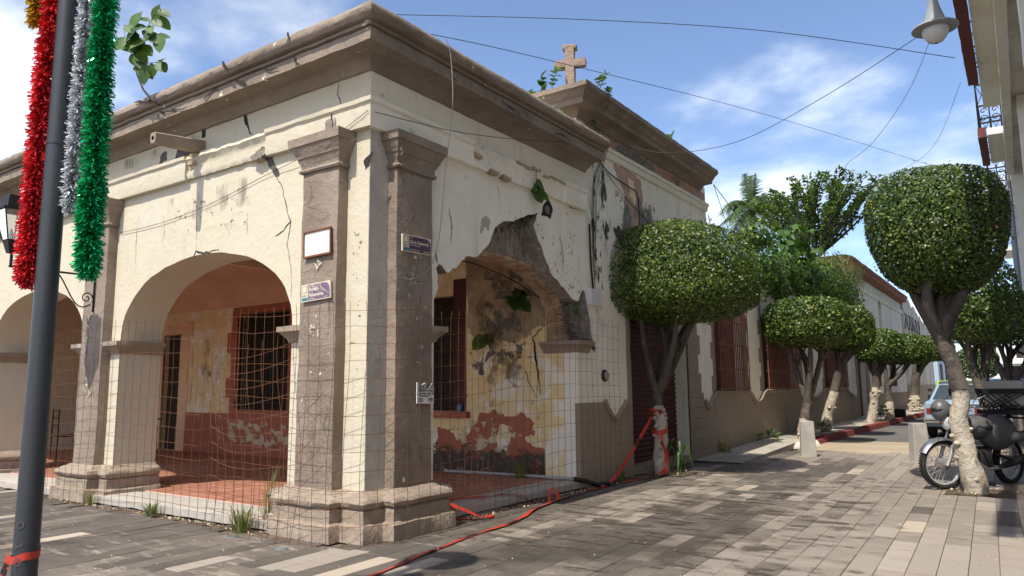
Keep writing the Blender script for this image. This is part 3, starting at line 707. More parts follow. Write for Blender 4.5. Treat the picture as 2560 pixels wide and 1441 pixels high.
decal('damp_stain', rect(-3.2, -.57, -.25, .62), 'y', BW - .0095, DMP, arcade)
decal('bare_plaster', rect(-2.05, -1.55, 1.3, 2.1), 'y', BW - .0105, BRP, arcade)
decal('bare_plaster', rect(-2.0, -.57, 1.0, 3.9), 'y', BW - .0115, BRP, arcade)
decal('wall_stain', rect(-2.3, -.57, .6, 3.6), 'y', BW - .0125, BRS, arcade)
decal('wall_stain', rect(-9.4, -8.1, .9, 2.9), 'y', BW - .0085, BRS, arcade)
decal('black_mould_stain', rect(4.2, 4.95, 2.3, 4.25), 'x', 0.0035, MLD, arcade)
decal('wall_grime', rect(0.85, 5.4, 2.2, 4.0), 'x', 0.0028, GRM, arcade)
decal('wall_grime', rect(4.05, 5.44, 1.2, 4.4), 'x', 0.002, GRM, arcade)
decal('plaster_pits', rect(0.9, 5.3, 1.3, 4.4), 'x', 0.0042, PIT, arcade)
decal('wall_grime', rect(-4.5, -0.9, 3.2, 3.9), 'y', -0.002, GRMF, arcade)
decal('wall_grime', rect(-12, 0.0, 4.2, 4.5), 'y', -0.002, GRMF, arcade)
decal('plaster_pits', rect(-4.5, -0.9, 2.9, 3.9), 'y', -0.003, PITF, arcade)
FLK = mat('flaked_paint_spots', (0.58, 0.52, 0.42), 0.9, (), (), stain=(9, 0.585, 0.61, 0.9, 'XZ'))
FLKS = mat('flaked_side_paint_spots', (0.45, 0.42, 0.36), 0.9, (), (), stain=(9, 0.585, 0.61, 0.85, 'YZ'))
decal('flaked_paint', rect(-.82, -.30, .45, 3.5), 'y', -0.1445, FLK, arcade)
decal('flaked_paint', rect(-5.24, -4.69, .45, 3.5), 'y', -0.1445, FLK, arcade)
decal('flaked_paint', rect(.26, .78, .45, 3.5), 'x', 0.1445, FLKS, arcade)
decal('plaster_pits', rect(-.28, -.01, .5, 3.8), 'y', -0.003, PITF, arcade)
decal('chipped_corner', rect(.01, .25, .5, 3.8), 'x', 0.0085, FLKS, arcade)
# brown dado of the end pier, with its notched moulding
MB().prism([(3.945, 0.0), (5.45, 0.0), (5.45, 1.13), (5.33, 1.13), (5.26, 1.05), (4.98, 0.86), (4.74, 1.06), (4.7, 1.13), (3.945, 1.13)], 'x', -0.05, 0.02).build('pier_dado', TAUPE_D, arcade, smooth=0)
MB().tube([(0.03, 4.68, 1.16), (0.035, 4.75, 1.04), (0.035, 4.86, 0.95), (0.035, 4.98, 0.855), (0.035, 5.12, 0.95), (0.035, 5.27, 1.05), (0.035, 5.35, 1.10), (0.03, 5.36, 1.15)], 0.035, 8).build('notch_moulding', TAUPE_P, arcade, smooth=60)
MB().prism([(4.745, 1.06), (4.98, 0.862), (5.255, 1.05), (5.33, 1.128), (5.3, 1.19), (4.74, 1.19), (4.705, 1.128)], 'x', -0.05, 0.012).build('pale_notch', CREAM_W, arcade, smooth=0)
# water spouts
def spout(x, z, L):
    b = MB(); vs = []
    for i in range(6):
        t = i / 5; y = 0.03 - (L + 0.03) * t; hw = 0.085 - 0.028 * t; hh = 0.075 - 0.012 * t; zz = z - 0.05 * t
        vs += [(x + a * hw + nz((x, y, k), 6) * .004, y, zz + c * hh) for k, (a, c) in enumerate(((-1, -.35), (-.6, -1), (.6, -1), (1, -.35), (1, .8), (.7, 1), (-.7, 1), (-1, .8)))]
    fs = [(i * 8 + j, i * 8 + (j + 1) % 8, (i + 1) * 8 + (j + 1) % 8, (i + 1) * 8 + j) for i in range(5) for j in range(8)] + [tuple(range(8)), tuple(range(47, 39, -1))]
    s = b.add(vs, fs).build('water_spout', TAUPE_P, arcade, smooth=40)
    MB().lathe([(0.0, 0), (0.022, 0)], 12, (x, -L - 0.004, z - 0.05), 'y').build('spout_mouth', BLACKV, s, smooth=0)
spout(-2.85, 4.24, 0.6); spout(-7.35, 4.2, 0.35)

# ================================================================== ground, paving, road, pavement
def grid_sheet(x0, x1, y0, y1, z, nx=1, ny=1):
    b = MB()
    vs = [(x0 + (x1 - x0) * i / nx, y0 + (y1 - y0) * j / ny, z) for j in range(ny + 1) for i in range(nx + 1)]
    fs = [(j * (nx + 1) + i, j * (nx + 1) + i + 1, (j + 1) * (nx + 1) + i + 1, (j + 1) * (nx + 1) + i) for j in range(ny) for i in range(nx)]
    return b.add(vs, fs)
EARTH = mat('dusty_ground', (0.24, 0.21, 0.17), 0.95, (((0.17, 0.15, 0.12), 0.5, 0.4, 0.7, 0.8),))
structure(grid_sheet(-500, 500, -500, 500, -0.03).build('ground', EARTH, smooth=0))
ASPH = mat('worn_asphalt', (0.115, 0.11, 0.105), 0.95, (((0.17, 0.16, 0.145), 0.7, 0.4, 0.7, 0.8), ((0.22, 0.20, 0.17), (0.8, 3, 1), 0.55, 0.75, 0.6)), ((60, 0.4, 0.01),))
TANR = mat('dusty_tan_concrete', (0.36, 0.29, 0.20), 0.95, (((0.45, 0.38, 0.28), (0.6, 3, 1), 0.42, 0.68, 0.8), ((0.25, 0.20, 0.15), (0.7, 4, 1), 0.52, 0.72, 0.7), ((0.52, 0.46, 0.36), (1, 6, 1), 0.6, 0.74, 0.6)), ((30, 0.3, 0.01),))
structure(grid_sheet(0.9, 5.2, 14.6, 160, -0.012).build('road', ASPH, smooth=0))
structure(grid_sheet(0.98, 5.2, 11.12, 14.62, -0.004).build('raised_crossing', TANR, smooth=0))
BED = mat('joint_mortar', (0.155, 0.13, 0.108), 1.0)
pav = structure(grid_sheet(-18, 9, -12, 11.12, -0.016).build('plaza_paving', BED, smooth=0))
SPECK = ((0.02, 0.018, 0.015), 55, 0.62, 0.72, 0.5)
SL = [mat('slab_dark_stained', (0.110, 0.094, 0.078), 0.85, (((0.076, 0.065, 0.054), (2.5, 2.0, 2), 0.42, 0.68, 0.8), ((0.12, 0.098, 0.078), (4, 9, 4), 0.5, 0.7, 0.7), ((0.27, 0.23, 0.185), (2.2, 9, 2), 0.62, 0.70, 0.75, 8), ((0.42, 0.38, 0.32), 60, 0.70, 0.74, 0.7)), ((40, 0.35, 0.006),), vary=0.10),
      mat('slab_brown', (0.155, 0.131, 0.108), 0.85, (((0.11, 0.09, 0.072), (2.5, 7, 2), 0.45, 0.66, 0.85), ((0.34, 0.28, 0.22), (2.2, 9, 2), 0.56, 0.68, 0.8, 8), ((0.42, 0.38, 0.32), 60, 0.70, 0.74, 0.7)), ((40, 0.35, 0.006),), vary=0.12),
      mat('slab_taupe', (0.245, 0.210, 0.176), 0.82, (((0.21, 0.17, 0.135), (1.4, 5, 2), 0.46, 0.66, 0.75), ((0.35, 0.295, 0.24), (3, 7, 3), 0.5, 0.7, 0.6), ((0.12, 0.095, 0.075), (2.0, 9, 2), 0.60, 0.70, 0.8, 8), SPECK), ((40, 0.3, 0.006),), vary=0.06),
      mat('slab_pale', (0.322, 0.277, 0.233), 0.82, (((0.30, 0.24, 0.19), (1.6, 6, 2), 0.48, 0.68, 0.8), ((0.16, 0.125, 0.10), (2.2, 10, 2), 0.60, 0.70, 0.75, 8), SPECK), ((40, 0.3, 0.006),), vary=0.1),
      mat('slab_sand', (0.42, 0.35, 0.275), 0.82, (((0.42, 0.33, 0.24), (2, 7, 2), 0.48, 0.7, 0.7), SPECK), ((40, 0.3, 0.006),), vary=0.08)]
_Minv = camo.matrix_world.inverted()
def proj(p):
    q = _Minv @ Vector(p)
    if q.z > -0.2: return None
    k = 1822.6 / -q.z
    return 1280 + q.x * k, 720.5 - q.y * k, -q.z
PA = rad(1.8)
dv_, du_ = Vector((-math.sin(PA), math.cos(PA))), Vector((math.cos(PA), math.sin(PA)))
slabs = []
rs = random.Random(21)
for iu in range(-90, 48):
    u0 = iu * 0.192
    v = -9.5 + rs.random() * 0.8
    while v < 13:
        L = rs.choice((0.38, 0.5, 0.5, 0.62, 0.62, 0.8, 0.95))
        c = du_ * (u0 + 0.096) + dv_ * (v + L / 2)
        ok = -17 < c.x < 8.5 and -9.5 < c.y < 11.35
        if c.x < 0.0 and c.y > -0.15: ok = False
        if c.x < 0.05 and c.y > 5.0: ok = False
        if ok:
            slabs.append((u0 + 0.0018, v + 0.0018, 0.1884, L - 0.0036, c))
        v += L
def tone(c):
    a = nz((c.x * .7, c.y * .35, 0), 0.9, 4.0)
    r = rs.random()
    # the pale strip along the side street and the darker, greasier middle and left
    lightband = math.exp(-((c.x - 1.0 - 0.06 * c.y) / 0.42) ** 2) * (0.75 if c.y > 0.4 else 0.25)
    right = 1 / (1 + math.exp(-(c.x - 2.75 + (c.y - 5) * 0.10) * 3.6))
    s = -0.34 + a * 0.55 + 0.80 * lightband + 1.0 * right + (r - 0.5) * 0.40
    if r > 0.988: return 4
    q = rs.random()
    if s < .1 and q < .07: return 3
    if s > .45 and q < .05: return 0
    if s < -0.20: return 0
    if s < 0.10: return 1
    if s < 0.60: return 2
    return 3
ranked = []
for s in slabs:
    p = proj((s[4].x, s[4].y, 0))
    inside = p is not None and -40 < p[0] < 2600 and 900 < p[1] < 1480
    ranked.append((-(s[3] * s[2] / p[2] ** 3) if inside else 1.0 + s[4].length, s))
ranked.sort(key=lambda t: t[0])
restm = MB()
for k, (key, s) in enumerate(ranked):
    u, v, w, L, c = s
    t = tone(c)
    zt = rs.uniform(-0.0025, 0.0025)
    cs = [du_ * uu + dv_ * vv for uu, vv in ((u, v), (u + w, v), (u + w, v + L), (u, v + L))]
    e = 0.0025
    ci = [du_ * uu + dv_ * vv for uu, vv in ((u + e, v + e), (u + w - e, v + e), (u + w - e, v + L - e), (u + e, v + L - e))]
    tl = [rs.uniform(-.0015, .0015) for _ in range(4)]
    vs = [(q.x, q.y, -0.02) for q in cs] + [(q.x, q.y, zt - 0.004) for q in cs] + [(q.x, q.y, zt + tl[i]) for i, q in enumerate(ci)]
    fs = [(8, 9, 10, 11)] + [(i, (i + 1) % 4, 4 + (i + 1) % 4, 4 + i) for i in range(4)] + [(4 + i, 4 + (i + 1) % 4, 8 + (i + 1) % 4, 8 + i) for i in range(4)]
    if k < 300:
        MB().add(vs, fs).build('paving_slab', SL[t], pav, smooth=0, recalc=False)
    else:
        restm.add(vs, fs, t)
stuff(restm.build('farther_paving', SL, pav, smooth=0, recalc=False))

GREASE = mat('greasy_paving_stain', (0.050, 0.040, 0.032), 0.8, (((0.085, 0.066, 0.05), 6, .45, .7, .8),), (), stain=((0.9, 0.75, 1), 0.45, 0.66, 0.40, 'XY'))
STREAK = mat('paving_streaks', (0.085, 0.066, 0.052), 0.85, (), (), stain=((2.4, 7.5, 1), 0.52, 0.62, 0.72, 'XY'))
DUST = mat('paving_dust', (0.42, 0.36, 0.29), 0.95, (), (), stain=((2.0, 8.0, 1), 0.56, 0.66, 0.38, 'XY'))
decal('grease_stain', [(.3, -6), (3.6, -6), (3.2, 2), (2.4, 7), (1.6, 10.5), (1.3, 6), (1.35, 2.2), (.7, -.2), (.3, -1)], 'z', 0.0075, GREASE, pav)
decal('grease_stain', rect(-9, .28, -4.5, -.4), 'z', 0.0082, GREASE, pav)
decal('paving_streaks', rect(-1.5, 5.6, -3.5, 10.8), 'z', 0.0095, STREAK, pav)
decal('paving_dust', rect(-6, 3.4, -3.5, .8), 'z', 0.0105, DUST, pav)
decal('paving_dust', rect(.1, 3.2, -1, 8), 'z', 0.0112, DUST, pav)

# pavement along the wall, with red kerb stones
PAVM = mat('pavement_concrete', (0.40, 0.36, 0.30), 0.9, (((0.28, 0.25, 0.20), 1.2, 0.42, 0.68, 0.8), ((0.22, 0.17, 0.12), (3, 1.0, 1), 0.55, 0.72, 0.7), ((0.50, 0.46, 0.39), 5, 0.5, 0.7, 0.5)), ((14, 0.4, 0.02), (70, 0.3, 0.006)))
def kerbx(y): return 1.02 + (y - 12.5) * 0.026
b = MB(); yy = [8.05, 8.6, 10, 11.2, 12.2, 12.6] + [14 + 3 * i for i in range(40)]
vs = []
for y in yy:
    zt = 0.13 if y > 12 else 0.02 + 0.11 * max(0, (y - 8.05) / 4)
    vs += [(-0.05, y, max(zt, 0.02)), (min(kerbx(max(y, 12.5)) - 0.14, 1.0 if y < 12.4 else 99), y, zt)]
b.add(vs, [(2 * i, 2 * i + 1, 2 * i + 3, 2 * i + 2) for i in range(len(yy) - 1)])
b.add([(0.88, 8.05, 0.0), (0.88, 12.5, 0.0), (0.88, 12.5, 0.12), (0.88, 8.05, 0.02)], [(0, 1, 2, 3)])
walk = structure(b.build('pavement', PAVM, smooth=30, recalc=False))
KERB = mat('red_kerb_paint', (0.235, 0.045, 0.040), 0.8, (((0.16, 0.035, 0.03), 3, 0.42, 0.68, 0.8), ((0.32, 0.10, 0.08), 7, 0.52, 0.7, 0.6), ((0.35, 0.31, 0.27), 10, 0.66, 0.71, 0.6, 9)), ((20, 0.4, 0.01),))
y = 12.5; k = 0
while y < 62:
    L = 1.25
    zt = 0.15 if (k % 4) else 0.10
    x0, x1 = kerbx(y), kerbx(y + L)
    b = MB()
    vs = []
    for (x, yy_) in ((x0, y + .006), (x1, y + L - .006)):
        vs += [(x - .15, yy_, -.02), (x + .03, yy_, -.02), (x, yy_, zt - .02), (x - .02, yy_, zt), (x - .15, yy_, zt)]
    b.add(vs, [(0, 1, 2, 3, 4), (9, 8, 7, 6, 5)] + [(i, i + 5, (i + 1) % 5 + 5, (i + 1) % 5) for i in range(5)])
    b.build('kerb_stone', KERB, walk, smooth=0)
    y += L; k += 1
# white painted end of the kerb
WHITEP = mat('whitewash', (0.66, 0.62, 0.54), 0.85, (((0.50, 0.45, 0.37), 4, 0.48, 0.68, 0.7), ((0.33, 0.27, 0.2), 9, 0.62, 0.72, 0.7)), ((20, 0.4, 0.015),))
b = MB(); vs = []
for i in range(9):
    t = i / 8; x = 0.50 + 0.62 * t; y = 11.0 + 1.45 * t; h = 0.03 + 0.12 * math.sin(t * math.pi / 2); wdt = 0.10 + 0.05 * t
    for j in range(7):
        a = math.pi * j / 6
        vs.append((x + math.cos(a) * wdt * 0.9, y - math.cos(a) * wdt * 0.6, math.sin(a) * h))
b.add(vs, [(i * 7 + j, i * 7 + j + 1, (i + 1) * 7 + j + 1, (i + 1) * 7 + j) for i in range(8) for j in range(6)] + [tuple(range(7)), tuple(range(62, 55, -1))])
tag(b.build('kerb_ramp', WHITEP, smooth=40), 'white painted rounded kerb end beside the left bollard', 'kerb')

# ================================================================== shop building with roller shutter and cross on top
PINK = mat('faded_pink_paint', (0.52, 0.33, 0.25), 0.9, (((0.44, 0.27, 0.20), 1.5, 0.42, 0.68, 0.8), ((0.60, 0.50, 0.36), 3, 0.55, 0.7, 0.7), ((0.25, 0.21, 0.18), 8, 0.62, 0.72, 0.7)), PB)
MORT = mat('bare_cement', (0.27, 0.255, 0.235), 0.95, (((0.18, 0.17, 0.155), 4, 0.42, 0.66, 0.8), ((0.40, 0.38, 0.35), 9, 0.52, 0.7, 0.7), ((0.48, 0.42, 0.25), 3, 0.6, 0.72, 0.5)), ((14, 0.6, 0.03),))
shop = thing('shop_building', 'weathered shop with maroon roller shutter and high taupe cornice beside the arcade', 'building', (0, 7, 0))
def S(o): return shift(o, (0, 7, 0))
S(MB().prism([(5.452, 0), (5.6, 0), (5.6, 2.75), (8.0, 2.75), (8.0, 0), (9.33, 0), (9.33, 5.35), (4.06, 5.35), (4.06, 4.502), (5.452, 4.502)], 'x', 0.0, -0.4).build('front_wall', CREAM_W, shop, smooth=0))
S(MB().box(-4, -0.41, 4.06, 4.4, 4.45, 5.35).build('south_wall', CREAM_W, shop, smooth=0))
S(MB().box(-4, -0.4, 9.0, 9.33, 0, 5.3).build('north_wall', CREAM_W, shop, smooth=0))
S(MB().box(-4, -0.1, 4.15, 9.3, 5.2, 5.36).build('roof', CONC, shop, smooth=0))
C2 = [(-0.05, 5.22), (.04, 5.23), (.07, 5.27), (.11, 5.31), (.27, 5.315), (.28, 5.39), (.30, 5.40), (.33, 5.45), (.38, 5.49), (.40, 5.495), (.405, 5.565), (-.3, 5.60)]
S(MB().sweep([(-4, 4.06), (0, 4.06), (0, 9.02)], C2, 0.1, 0.009, 5).build('cornice', TAUPE, shop, smooth=35))
S(MB().sweep([(0, 4.3), (0, 9.33)], [(-.02, 4.84), (.03, 4.85), (.05, 4.89), (.05, 4.93), (.08, 4.95), (.08, 5.0), (-.02, 5.03)], 0.1, 0.007, 6).build('string_course', CREAM_W, shop, smooth=35))
S(patch([(4.32, 5.03), (9.3, 5.03), (9.3, 5.22), (4.32, 5.22)], 'x', 0.001, 0.004, PINK, shop, 'pink_frieze', 0.008, 1, 30))
for k, (y0, y1) in enumerate(((5.35, 6.75),)):
    S(patch([(y0, 5.04), (y1, 5.035), (y1 + .1, 5.14), (y1 - .1, 5.2), (y0 + .2, 5.21), (y0 - .05, 5.12)], 'x', 0.002, 0.007, MORT if k == 0 else DARKP, shop, 'bare_cement_patch', 0.012, 4 + k, 4))
S(patch([(5.2, 4.82), (5.75, 4.84), (6.2, 4.8), (6.3, 4.5), (6.15, 4.2), (6.2, 3.9), (5.9, 3.75), (5.75, 3.95), (5.5, 4.0), (5.6, 4.4)], 'x', 0.001, 0.003, PINK, shop, 'pink_paint_patch', 0.03, 6, 6))
S(patch([(5.75, 4.75), (5.95, 4.7), (6.0, 4.4), (5.95, 4.0), (6.05, 3.8), (5.9, 3.5), (5.8, 3.8), (5.78, 4.3)], 'x', 0.003, 0.005, YELLOW, shop, 'yellow_paint_patch', 0.03, 7, 6))
S(patch([(5.15, 3.75), (5.3, 3.85), (5.55, 3.78), (5.75, 3.8), (5.8, 3.5), (5.65, 3.1), (5.5, 3.05), (5.45, 3.5), (5.3, 3.62)], 'x', 0.004, 0.010, DARKP, shop, 'bare_cement_patch', 0.03, 8, 6))
S(patch([(6.3, 4.15), (6.45, 4.2), (6.55, 3.8), (6.5, 3.4), (6.3, 3.2), (6.2, 3.5), (6.28, 3.85)], 'x', 0.004, 0.009, MORT, shop, 'bare_cement_patch', 0.03, 9, 6))
S(patch([(6.05, 3.4), (6.5, 3.3), (6.6, 3.15), (6.1, 3.1)], 'x', 0.006, 0.012, CRACK, shop, 'plaster_hole', 0.02, 10, 5))
o = crack([(4.4, 4.84), (4.6, 4.6), (4.75, 4.3), (4.7, 4.0)], 'x', 0.004, 0.012, 5, shop); S(o)
o = crack([(4.28, 5.56), (4.3, 5.4), (4.2, 5.3), (4.12, 5.2)], 'x', 0.41, 0.02, 6, shop); S(o)
PKD = mat('patchy_pink_paint', (0.50, 0.33, 0.25), 0.9, (((0.58, 0.46, 0.32), 4, .45, .65, .8),), (), stain=((1.6, 1.6, 1.1), 0.47, 0.51, 0.95, 'YZ'))
GRD = mat('patchy_bare_cement', (0.21, 0.195, 0.17), 0.95, (((0.33, 0.31, 0.28), 9, .45, .65, .8), ((0.09, 0.08, 0.07), 6, .55, .7, .8)), ((20, .8, .02),), stain=((2.6, 2.6, 1.8), 0.49, 0.52, 0.97, 'YZ'))
for nm, r_, d_, m_ in (('pink_paint_patch', rect(4.7, 7.4, 3.2, 4.9), .0055, PKD), ('bare_cement_patch', rect(4.9, 7.2, 2.9, 4.9), .0065, GRD), ('bare_cement_patch', rect(4.4, 9.3, 4.98, 5.26), .0085, GRD), ('black_mould_stain', rect(4.2, 5.4, 3.0, 5.25), .0075, MLD), ('wall_grime', rect(4.3, 9.3, 3.0, 4.9), .0048, GRM), ('wall_grime', rect(8.1, 9.3, 1.1, 5.0), .016, GRM)):
    S(decal(nm, r_, 'x', d_, m_, shop))
S(MB().rbox(-0.02, 0.03, 5.46, 5.6, 0.0, 2.78, 0.15, 0.006, 4).build('door_jamb', TAUPE_D, shop, smooth=40))
S(MB().rbox(-0.02, 0.03, 5.46, 8.0, 2.752, 2.95, 0.15, 0.006, 4).build('lintel', TAUPE_D, shop, smooth=40))
rz = [(8.0, 0), (9.33, 0), (9.33, 1.19), (9.2, 1.12), (9.0, .97), (8.86, .9), (8.72, 1.02), (8.72, 1.22)]
z = 1.22; e = 0
while z < 3.0:
    rz += [((8.5 if e else 8.62), z), ((8.5 if e else 8.62), min(3.0, z + .36))]; z += .36; e = 1 - e
S(MB().prism(rz + [(8.0, 3.0)], 'x', -0.02, 0.015).build('quoins', TAUPE_D, shop, smooth=0))
for i in range(6):
    S(MB().box(0.0, 0.0165, 8.01, 8.7, 0.19 * i + 0.005 + 0.18, 0.19 * i + 0.011 + 0.18).build('block_joint', CRACK, shop, smooth=0))
sh = S(MB().box(-0.30, -0.27, 5.6, 8.0, 0.0, 2.75).build('roller_shutter', MAROON, shop, smooth=0))
sl_ = []
for i in range(33):
    z0 = 0.02 + i * 0.083
    b = MB(); vs = []
    for y in (5.603, 7.997):
        for a in range(6):
            t = a / 5
            vs.append((-0.268 + 0.022 * math.sin(math.pi * t), y, z0 + 0.079 * t))
    b.add(vs, [(a, a + 1, a + 7, a + 6) for a in range(5)])
    b.build('shutter_slat', MAROON, sh, smooth=60, recalc=False)
S(MB().rbox(-0.42, 0.04, 5.6, 8.0, 0.0, 0.12, 0.2, 0.006, 4).build('door_step', TAUPE_D, shop, smooth=40))
cr_ = thing('stone_cross', 'carved pinkish stone cross on the corner of the high cornice', 'cross', (-0.12, 4.14, 5.58))
PST = mat('pink_cantera_stone', (0.33, 0.25, 0.19), 0.9, (((0.25, 0.16, 0.12), 5, 0.42, 0.66, 0.8), ((0.45, 0.34, 0.28), 14, 0.55, 0.7, 0.6)), ((22, 0.7, 0.03), (70, 0.5, 0.01)))
MB().rbox(-.17, .17, -.13, .13, 0, .10, .06, .012, 8).build('base', PST, cr_, smooth=40)
MB().rbox(-.062, .062, -.06, .06, .09, .66, .05, .006, 9).build('upright', PST, cr_, smooth=40)
MB().rbox(-.20, .20, -.058, .058, .37, .48, .05, .006, 9).build('crossbar', PST, cr_, smooth=40)
MB().rbox(-.09, .09, -.062, .062, .60, .67, .04, .005, 9).build('upright_head', PST, cr_, smooth=40)
cr_.scale = (1.22, 1.22, 1.22)
cr_.rotation_euler = (0, 0, rad(20))

# ================================================================== ruined wall with barred windows
ruin = thing('barred_window_wall', 'long overgrown cream wall with three red barred windows above a brown dado', 'wall', (0, 16, 0))
def Q(o): return shift(o, (0, 16, 0))
WIN = [(9.45, 11.30, 1.215, 3.02), (12.74, 15.98, 1.215, 3.02), (19.2, 22.3, 1.215, 3.02)]
def rects_x(y0, y1, z0, z1, holes, x0, x1):
    b = wall_rects(y0, y1, z0, z1, holes, x0, x1)
    b.v = [(p[1], p[0], p[2]) for p in b.v]
    return b
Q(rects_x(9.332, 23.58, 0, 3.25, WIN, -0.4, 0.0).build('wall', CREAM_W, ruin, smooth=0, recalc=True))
top = [(9.34, 3.25)]
yy_ = 9.34; rt = random.Random(3)
while yy_ < 23.5:
    top.append((yy_, 3.55 + 0.25 * math.sin(yy_ * 1.1) + 0.06 * (yy_ - 9) + rt.uniform(-.12, .12))); yy_ += 0.3
top += [(23.58, 4.4), (23.58, 3.25)]
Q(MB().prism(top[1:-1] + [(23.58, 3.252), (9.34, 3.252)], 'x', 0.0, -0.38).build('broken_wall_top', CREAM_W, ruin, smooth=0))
path = [(8.72, 1.06), (8.86, .92), (9.0, .98), (9.2, 1.12), (9.35, 1.19), (11.5, 1.19), (11.7, 1.1), (11.9, .96), (12.1, .94), (12.35, 1.0), (12.6, 1.15), (12.8, 1.2), (16.1, 1.2), (16.5, 1.1), (17.2, .95), (17.9, .95), (18.5, 1.05), (19, 1.2), (22.4, 1.2), (22.8, 1.05), (23.5, .95)]
Q(MB().prism([(9.334, 0)] + [(9.334, 1.185)] + path[4:] + [(23.5, 0)], 'x', -0.03, 0.02).build('dado', TAUPE_D, ruin, smooth=0))
Q(MB().tube([(0.03, p[0], p[1]) for p in path], 0.038, 8).build('curved_sill_moulding', TAUPE_P, ruin, smooth=60))
Q(MB().tube([(0.05, p[0], p[1] + 0.035) for p in path], 0.022, 6).build('curved_sill_moulding', TAUPE_P, ruin, smooth=60))
WOODR = mat('red_shutter_wood', (0.10, 0.030, 0.024), 0.75, (((0.05, 0.018, 0.015), (3, 8, 0.8), 0.42, 0.66, 0.85), ((0.26, 0.09, 0.06), (4, 10, 1), 0.56, 0.7, 0.7)), ((30, 0.3, 0.01),))
for w, (y0, y1, z0, z1) in enumerate(WIN):
    wd = Q(MB().box(-0.24, -0.20, y0, y1, z0, z1).build('window', WOODR, ruin, smooth=0))
    nleaf = 4 if w else 2
    for i in range(nleaf):
        a = y0 + (y1 - y0) * i / nleaf; c_ = y0 + (y1 - y0) * (i + 1) / nleaf
        for (za, zb) in ((z0 + .1, z0 + .8), (z0 + .9, z1 - .1)):
            MB().box(-0.205, -0.185, a + .08, c_ - .08, za, zb).build('shutter_panel', WOODR, wd, smooth=0, bevel=0.012)
    g = Q(MB().box(0.10, 0.112, y0 - .08, y1 + .06, z0 + .45, z0 + .475).build('window_grille', RUSTBAR, ruin, smooth=0))
    for zr in (z0 + .06, z0 + .95, z0 + 1.42, z1 - .02):
        MB().box(0.10, 0.112, y0 - .08, y1 + .06, zr, zr + .026).build('rail', RUSTBAR, g, smooth=0)
    nb = (15, 22, 19)[w]
    for i in range(nb + 1):
        y = y0 + .02 + (y1 - y0 - .04) * i / nb
        tw = [(0.118 + 0.004 * math.sin(j * 2.1 + i), y + 0.004 * math.cos(j * 2.1 + i), z0 + .04 + (z1 - z0 - .02) * j / 8) for j in range(9)]
        MB().tube(tw, 0.013, 5).build('bar', RUSTBAR, g, smooth=60)
    # stepped taupe surround
    for sgn, ye in ((-1, y0), (1, y1)):
        pts = [(ye, z0)]; z = z0; e = 0
        outl = []
        while z < z1 + .2:
            ww = (.30, .16)[e] if not (w == 0 and sgn < 0) else (.22, .12)[e]
            outl += [(ye + sgn * ww, z), (ye + sgn * ww, z + .33)]; z += .33; e = 1 - e
        Q(MB().prism([(ye, z0)] + outl + [(ye, outl[-1][1])], 'x', -0.02, 0.014).build('window_surround', TAUPE_D, ruin, smooth=0))

for nm, r_, d_, m_ in (('wall_grime', rect(9.4, 23.5, 1.2, 3.6), .003, GRM), ('wall_grime', rect(9.4, 23.5, .0, 1.15), .0225, GRM), ('black_mould_stain', rect(11.3, 23.4, 2.7, 3.9), .005, MLD), ('bare_plaster', rect(9.4, 23.5, .0, 1.1), .0245, mat('pale_scuffs', (.42, .37, .31), .95, (), (), stain=((2.5, 2.5, 4), .55, .60, .6, 'YZ')))):
    Q(decal(nm, r_, 'x', d_, m_, ruin))

# ================================================================== far houses of the left row
FC = mat('red_brown_cornice', (0.30, 0.12, 0.075), 0.9, (((0.20, 0.08, 0.055), 2, 0.42, 0.68, 0.8), ((0.42, 0.25, 0.18), 4, 0.55, 0.7, 0.6)), PB)
PALE = mat('pale_grey_plaster', (0.78, 0.75, 0.68), 0.9, (((0.68, 0.65, 0.58), 0.7, 0.42, 0.68, 0.8), ((0.40, 0.37, 0.33), (3, 3, 0.5), 0.55, 0.75, 0.6)), PB)
ph = thing('pale_house', 'pale two-storey plaster house with red-brown cornice and red door beyond the barred windows', 'house', (0, 30, 0))
def H_(o): return shift(o, (0, 30, 0))
holes_h = [(24.7, 26.5, 0.13, 2.45), (30.9, 31.8, 3.85, 5.1), (28.4, 29.9, 1.25, 2.6), (33, 34.6, 1.25, 2.6)]
H_(rects_x(23.582, 38.6, 0, 5.7, holes_h, -0.35, 0.0).build('front_wall', PALE, ph, smooth=0))
H_(MB().box(-4, -0.355, 23.6, 23.9, 0, 5.7).build('side_wall', PALE, ph, smooth=0))
H_(MB().box(-4, -0.36, 23.9, 38.5, 5.3, 5.6).build('roof', CONC, ph, smooth=0))
H_(MB().sweep([(-4, 23.582), (0, 23.582), (0, 38.6)], [(-.05, 5.55), (.06, 5.56), (.1, 5.62), (.28, 5.64), (.3, 5.75), (.36, 5.8), (.38, 5.9), (.1, 6.02), (-.2, 6.05)], .4, .02, 2).build('cornice', FC, ph, smooth=35))
H_(MB().sweep([(0, 23.582), (0, 38.6)], [(-.02, 5.0), (.05, 5.02), (.07, 5.1), (.07, 5.16), (.1, 5.18), (-.02, 5.25)], .4, .01, 2).build('string_course', PALE, ph, smooth=35))
H_(MB().box(-0.02, 0.02, 23.59, 24.68, 0, .95).build('dado', TAUPE_D, ph, smooth=0))
H_(MB().box(-0.02, 0.02, 26.52, 38.6, 0, .95).build('dado', TAUPE_D, ph, smooth=0))
H_(MB().box(-0.03, 0.04, 24.45, 24.69, 0.1, 2.7).build('door_surround', TAUPE_D, ph, smooth=0))
H_(MB().box(-0.03, 0.04, 26.51, 27.2, 0.1, 2.7).build('door_surround', TAUPE_D, ph, smooth=0))
dd = H_(MB().box(-0.22, -0.18, 24.7, 26.5, .1, 2.45).build('door', WOODR, ph, smooth=0))
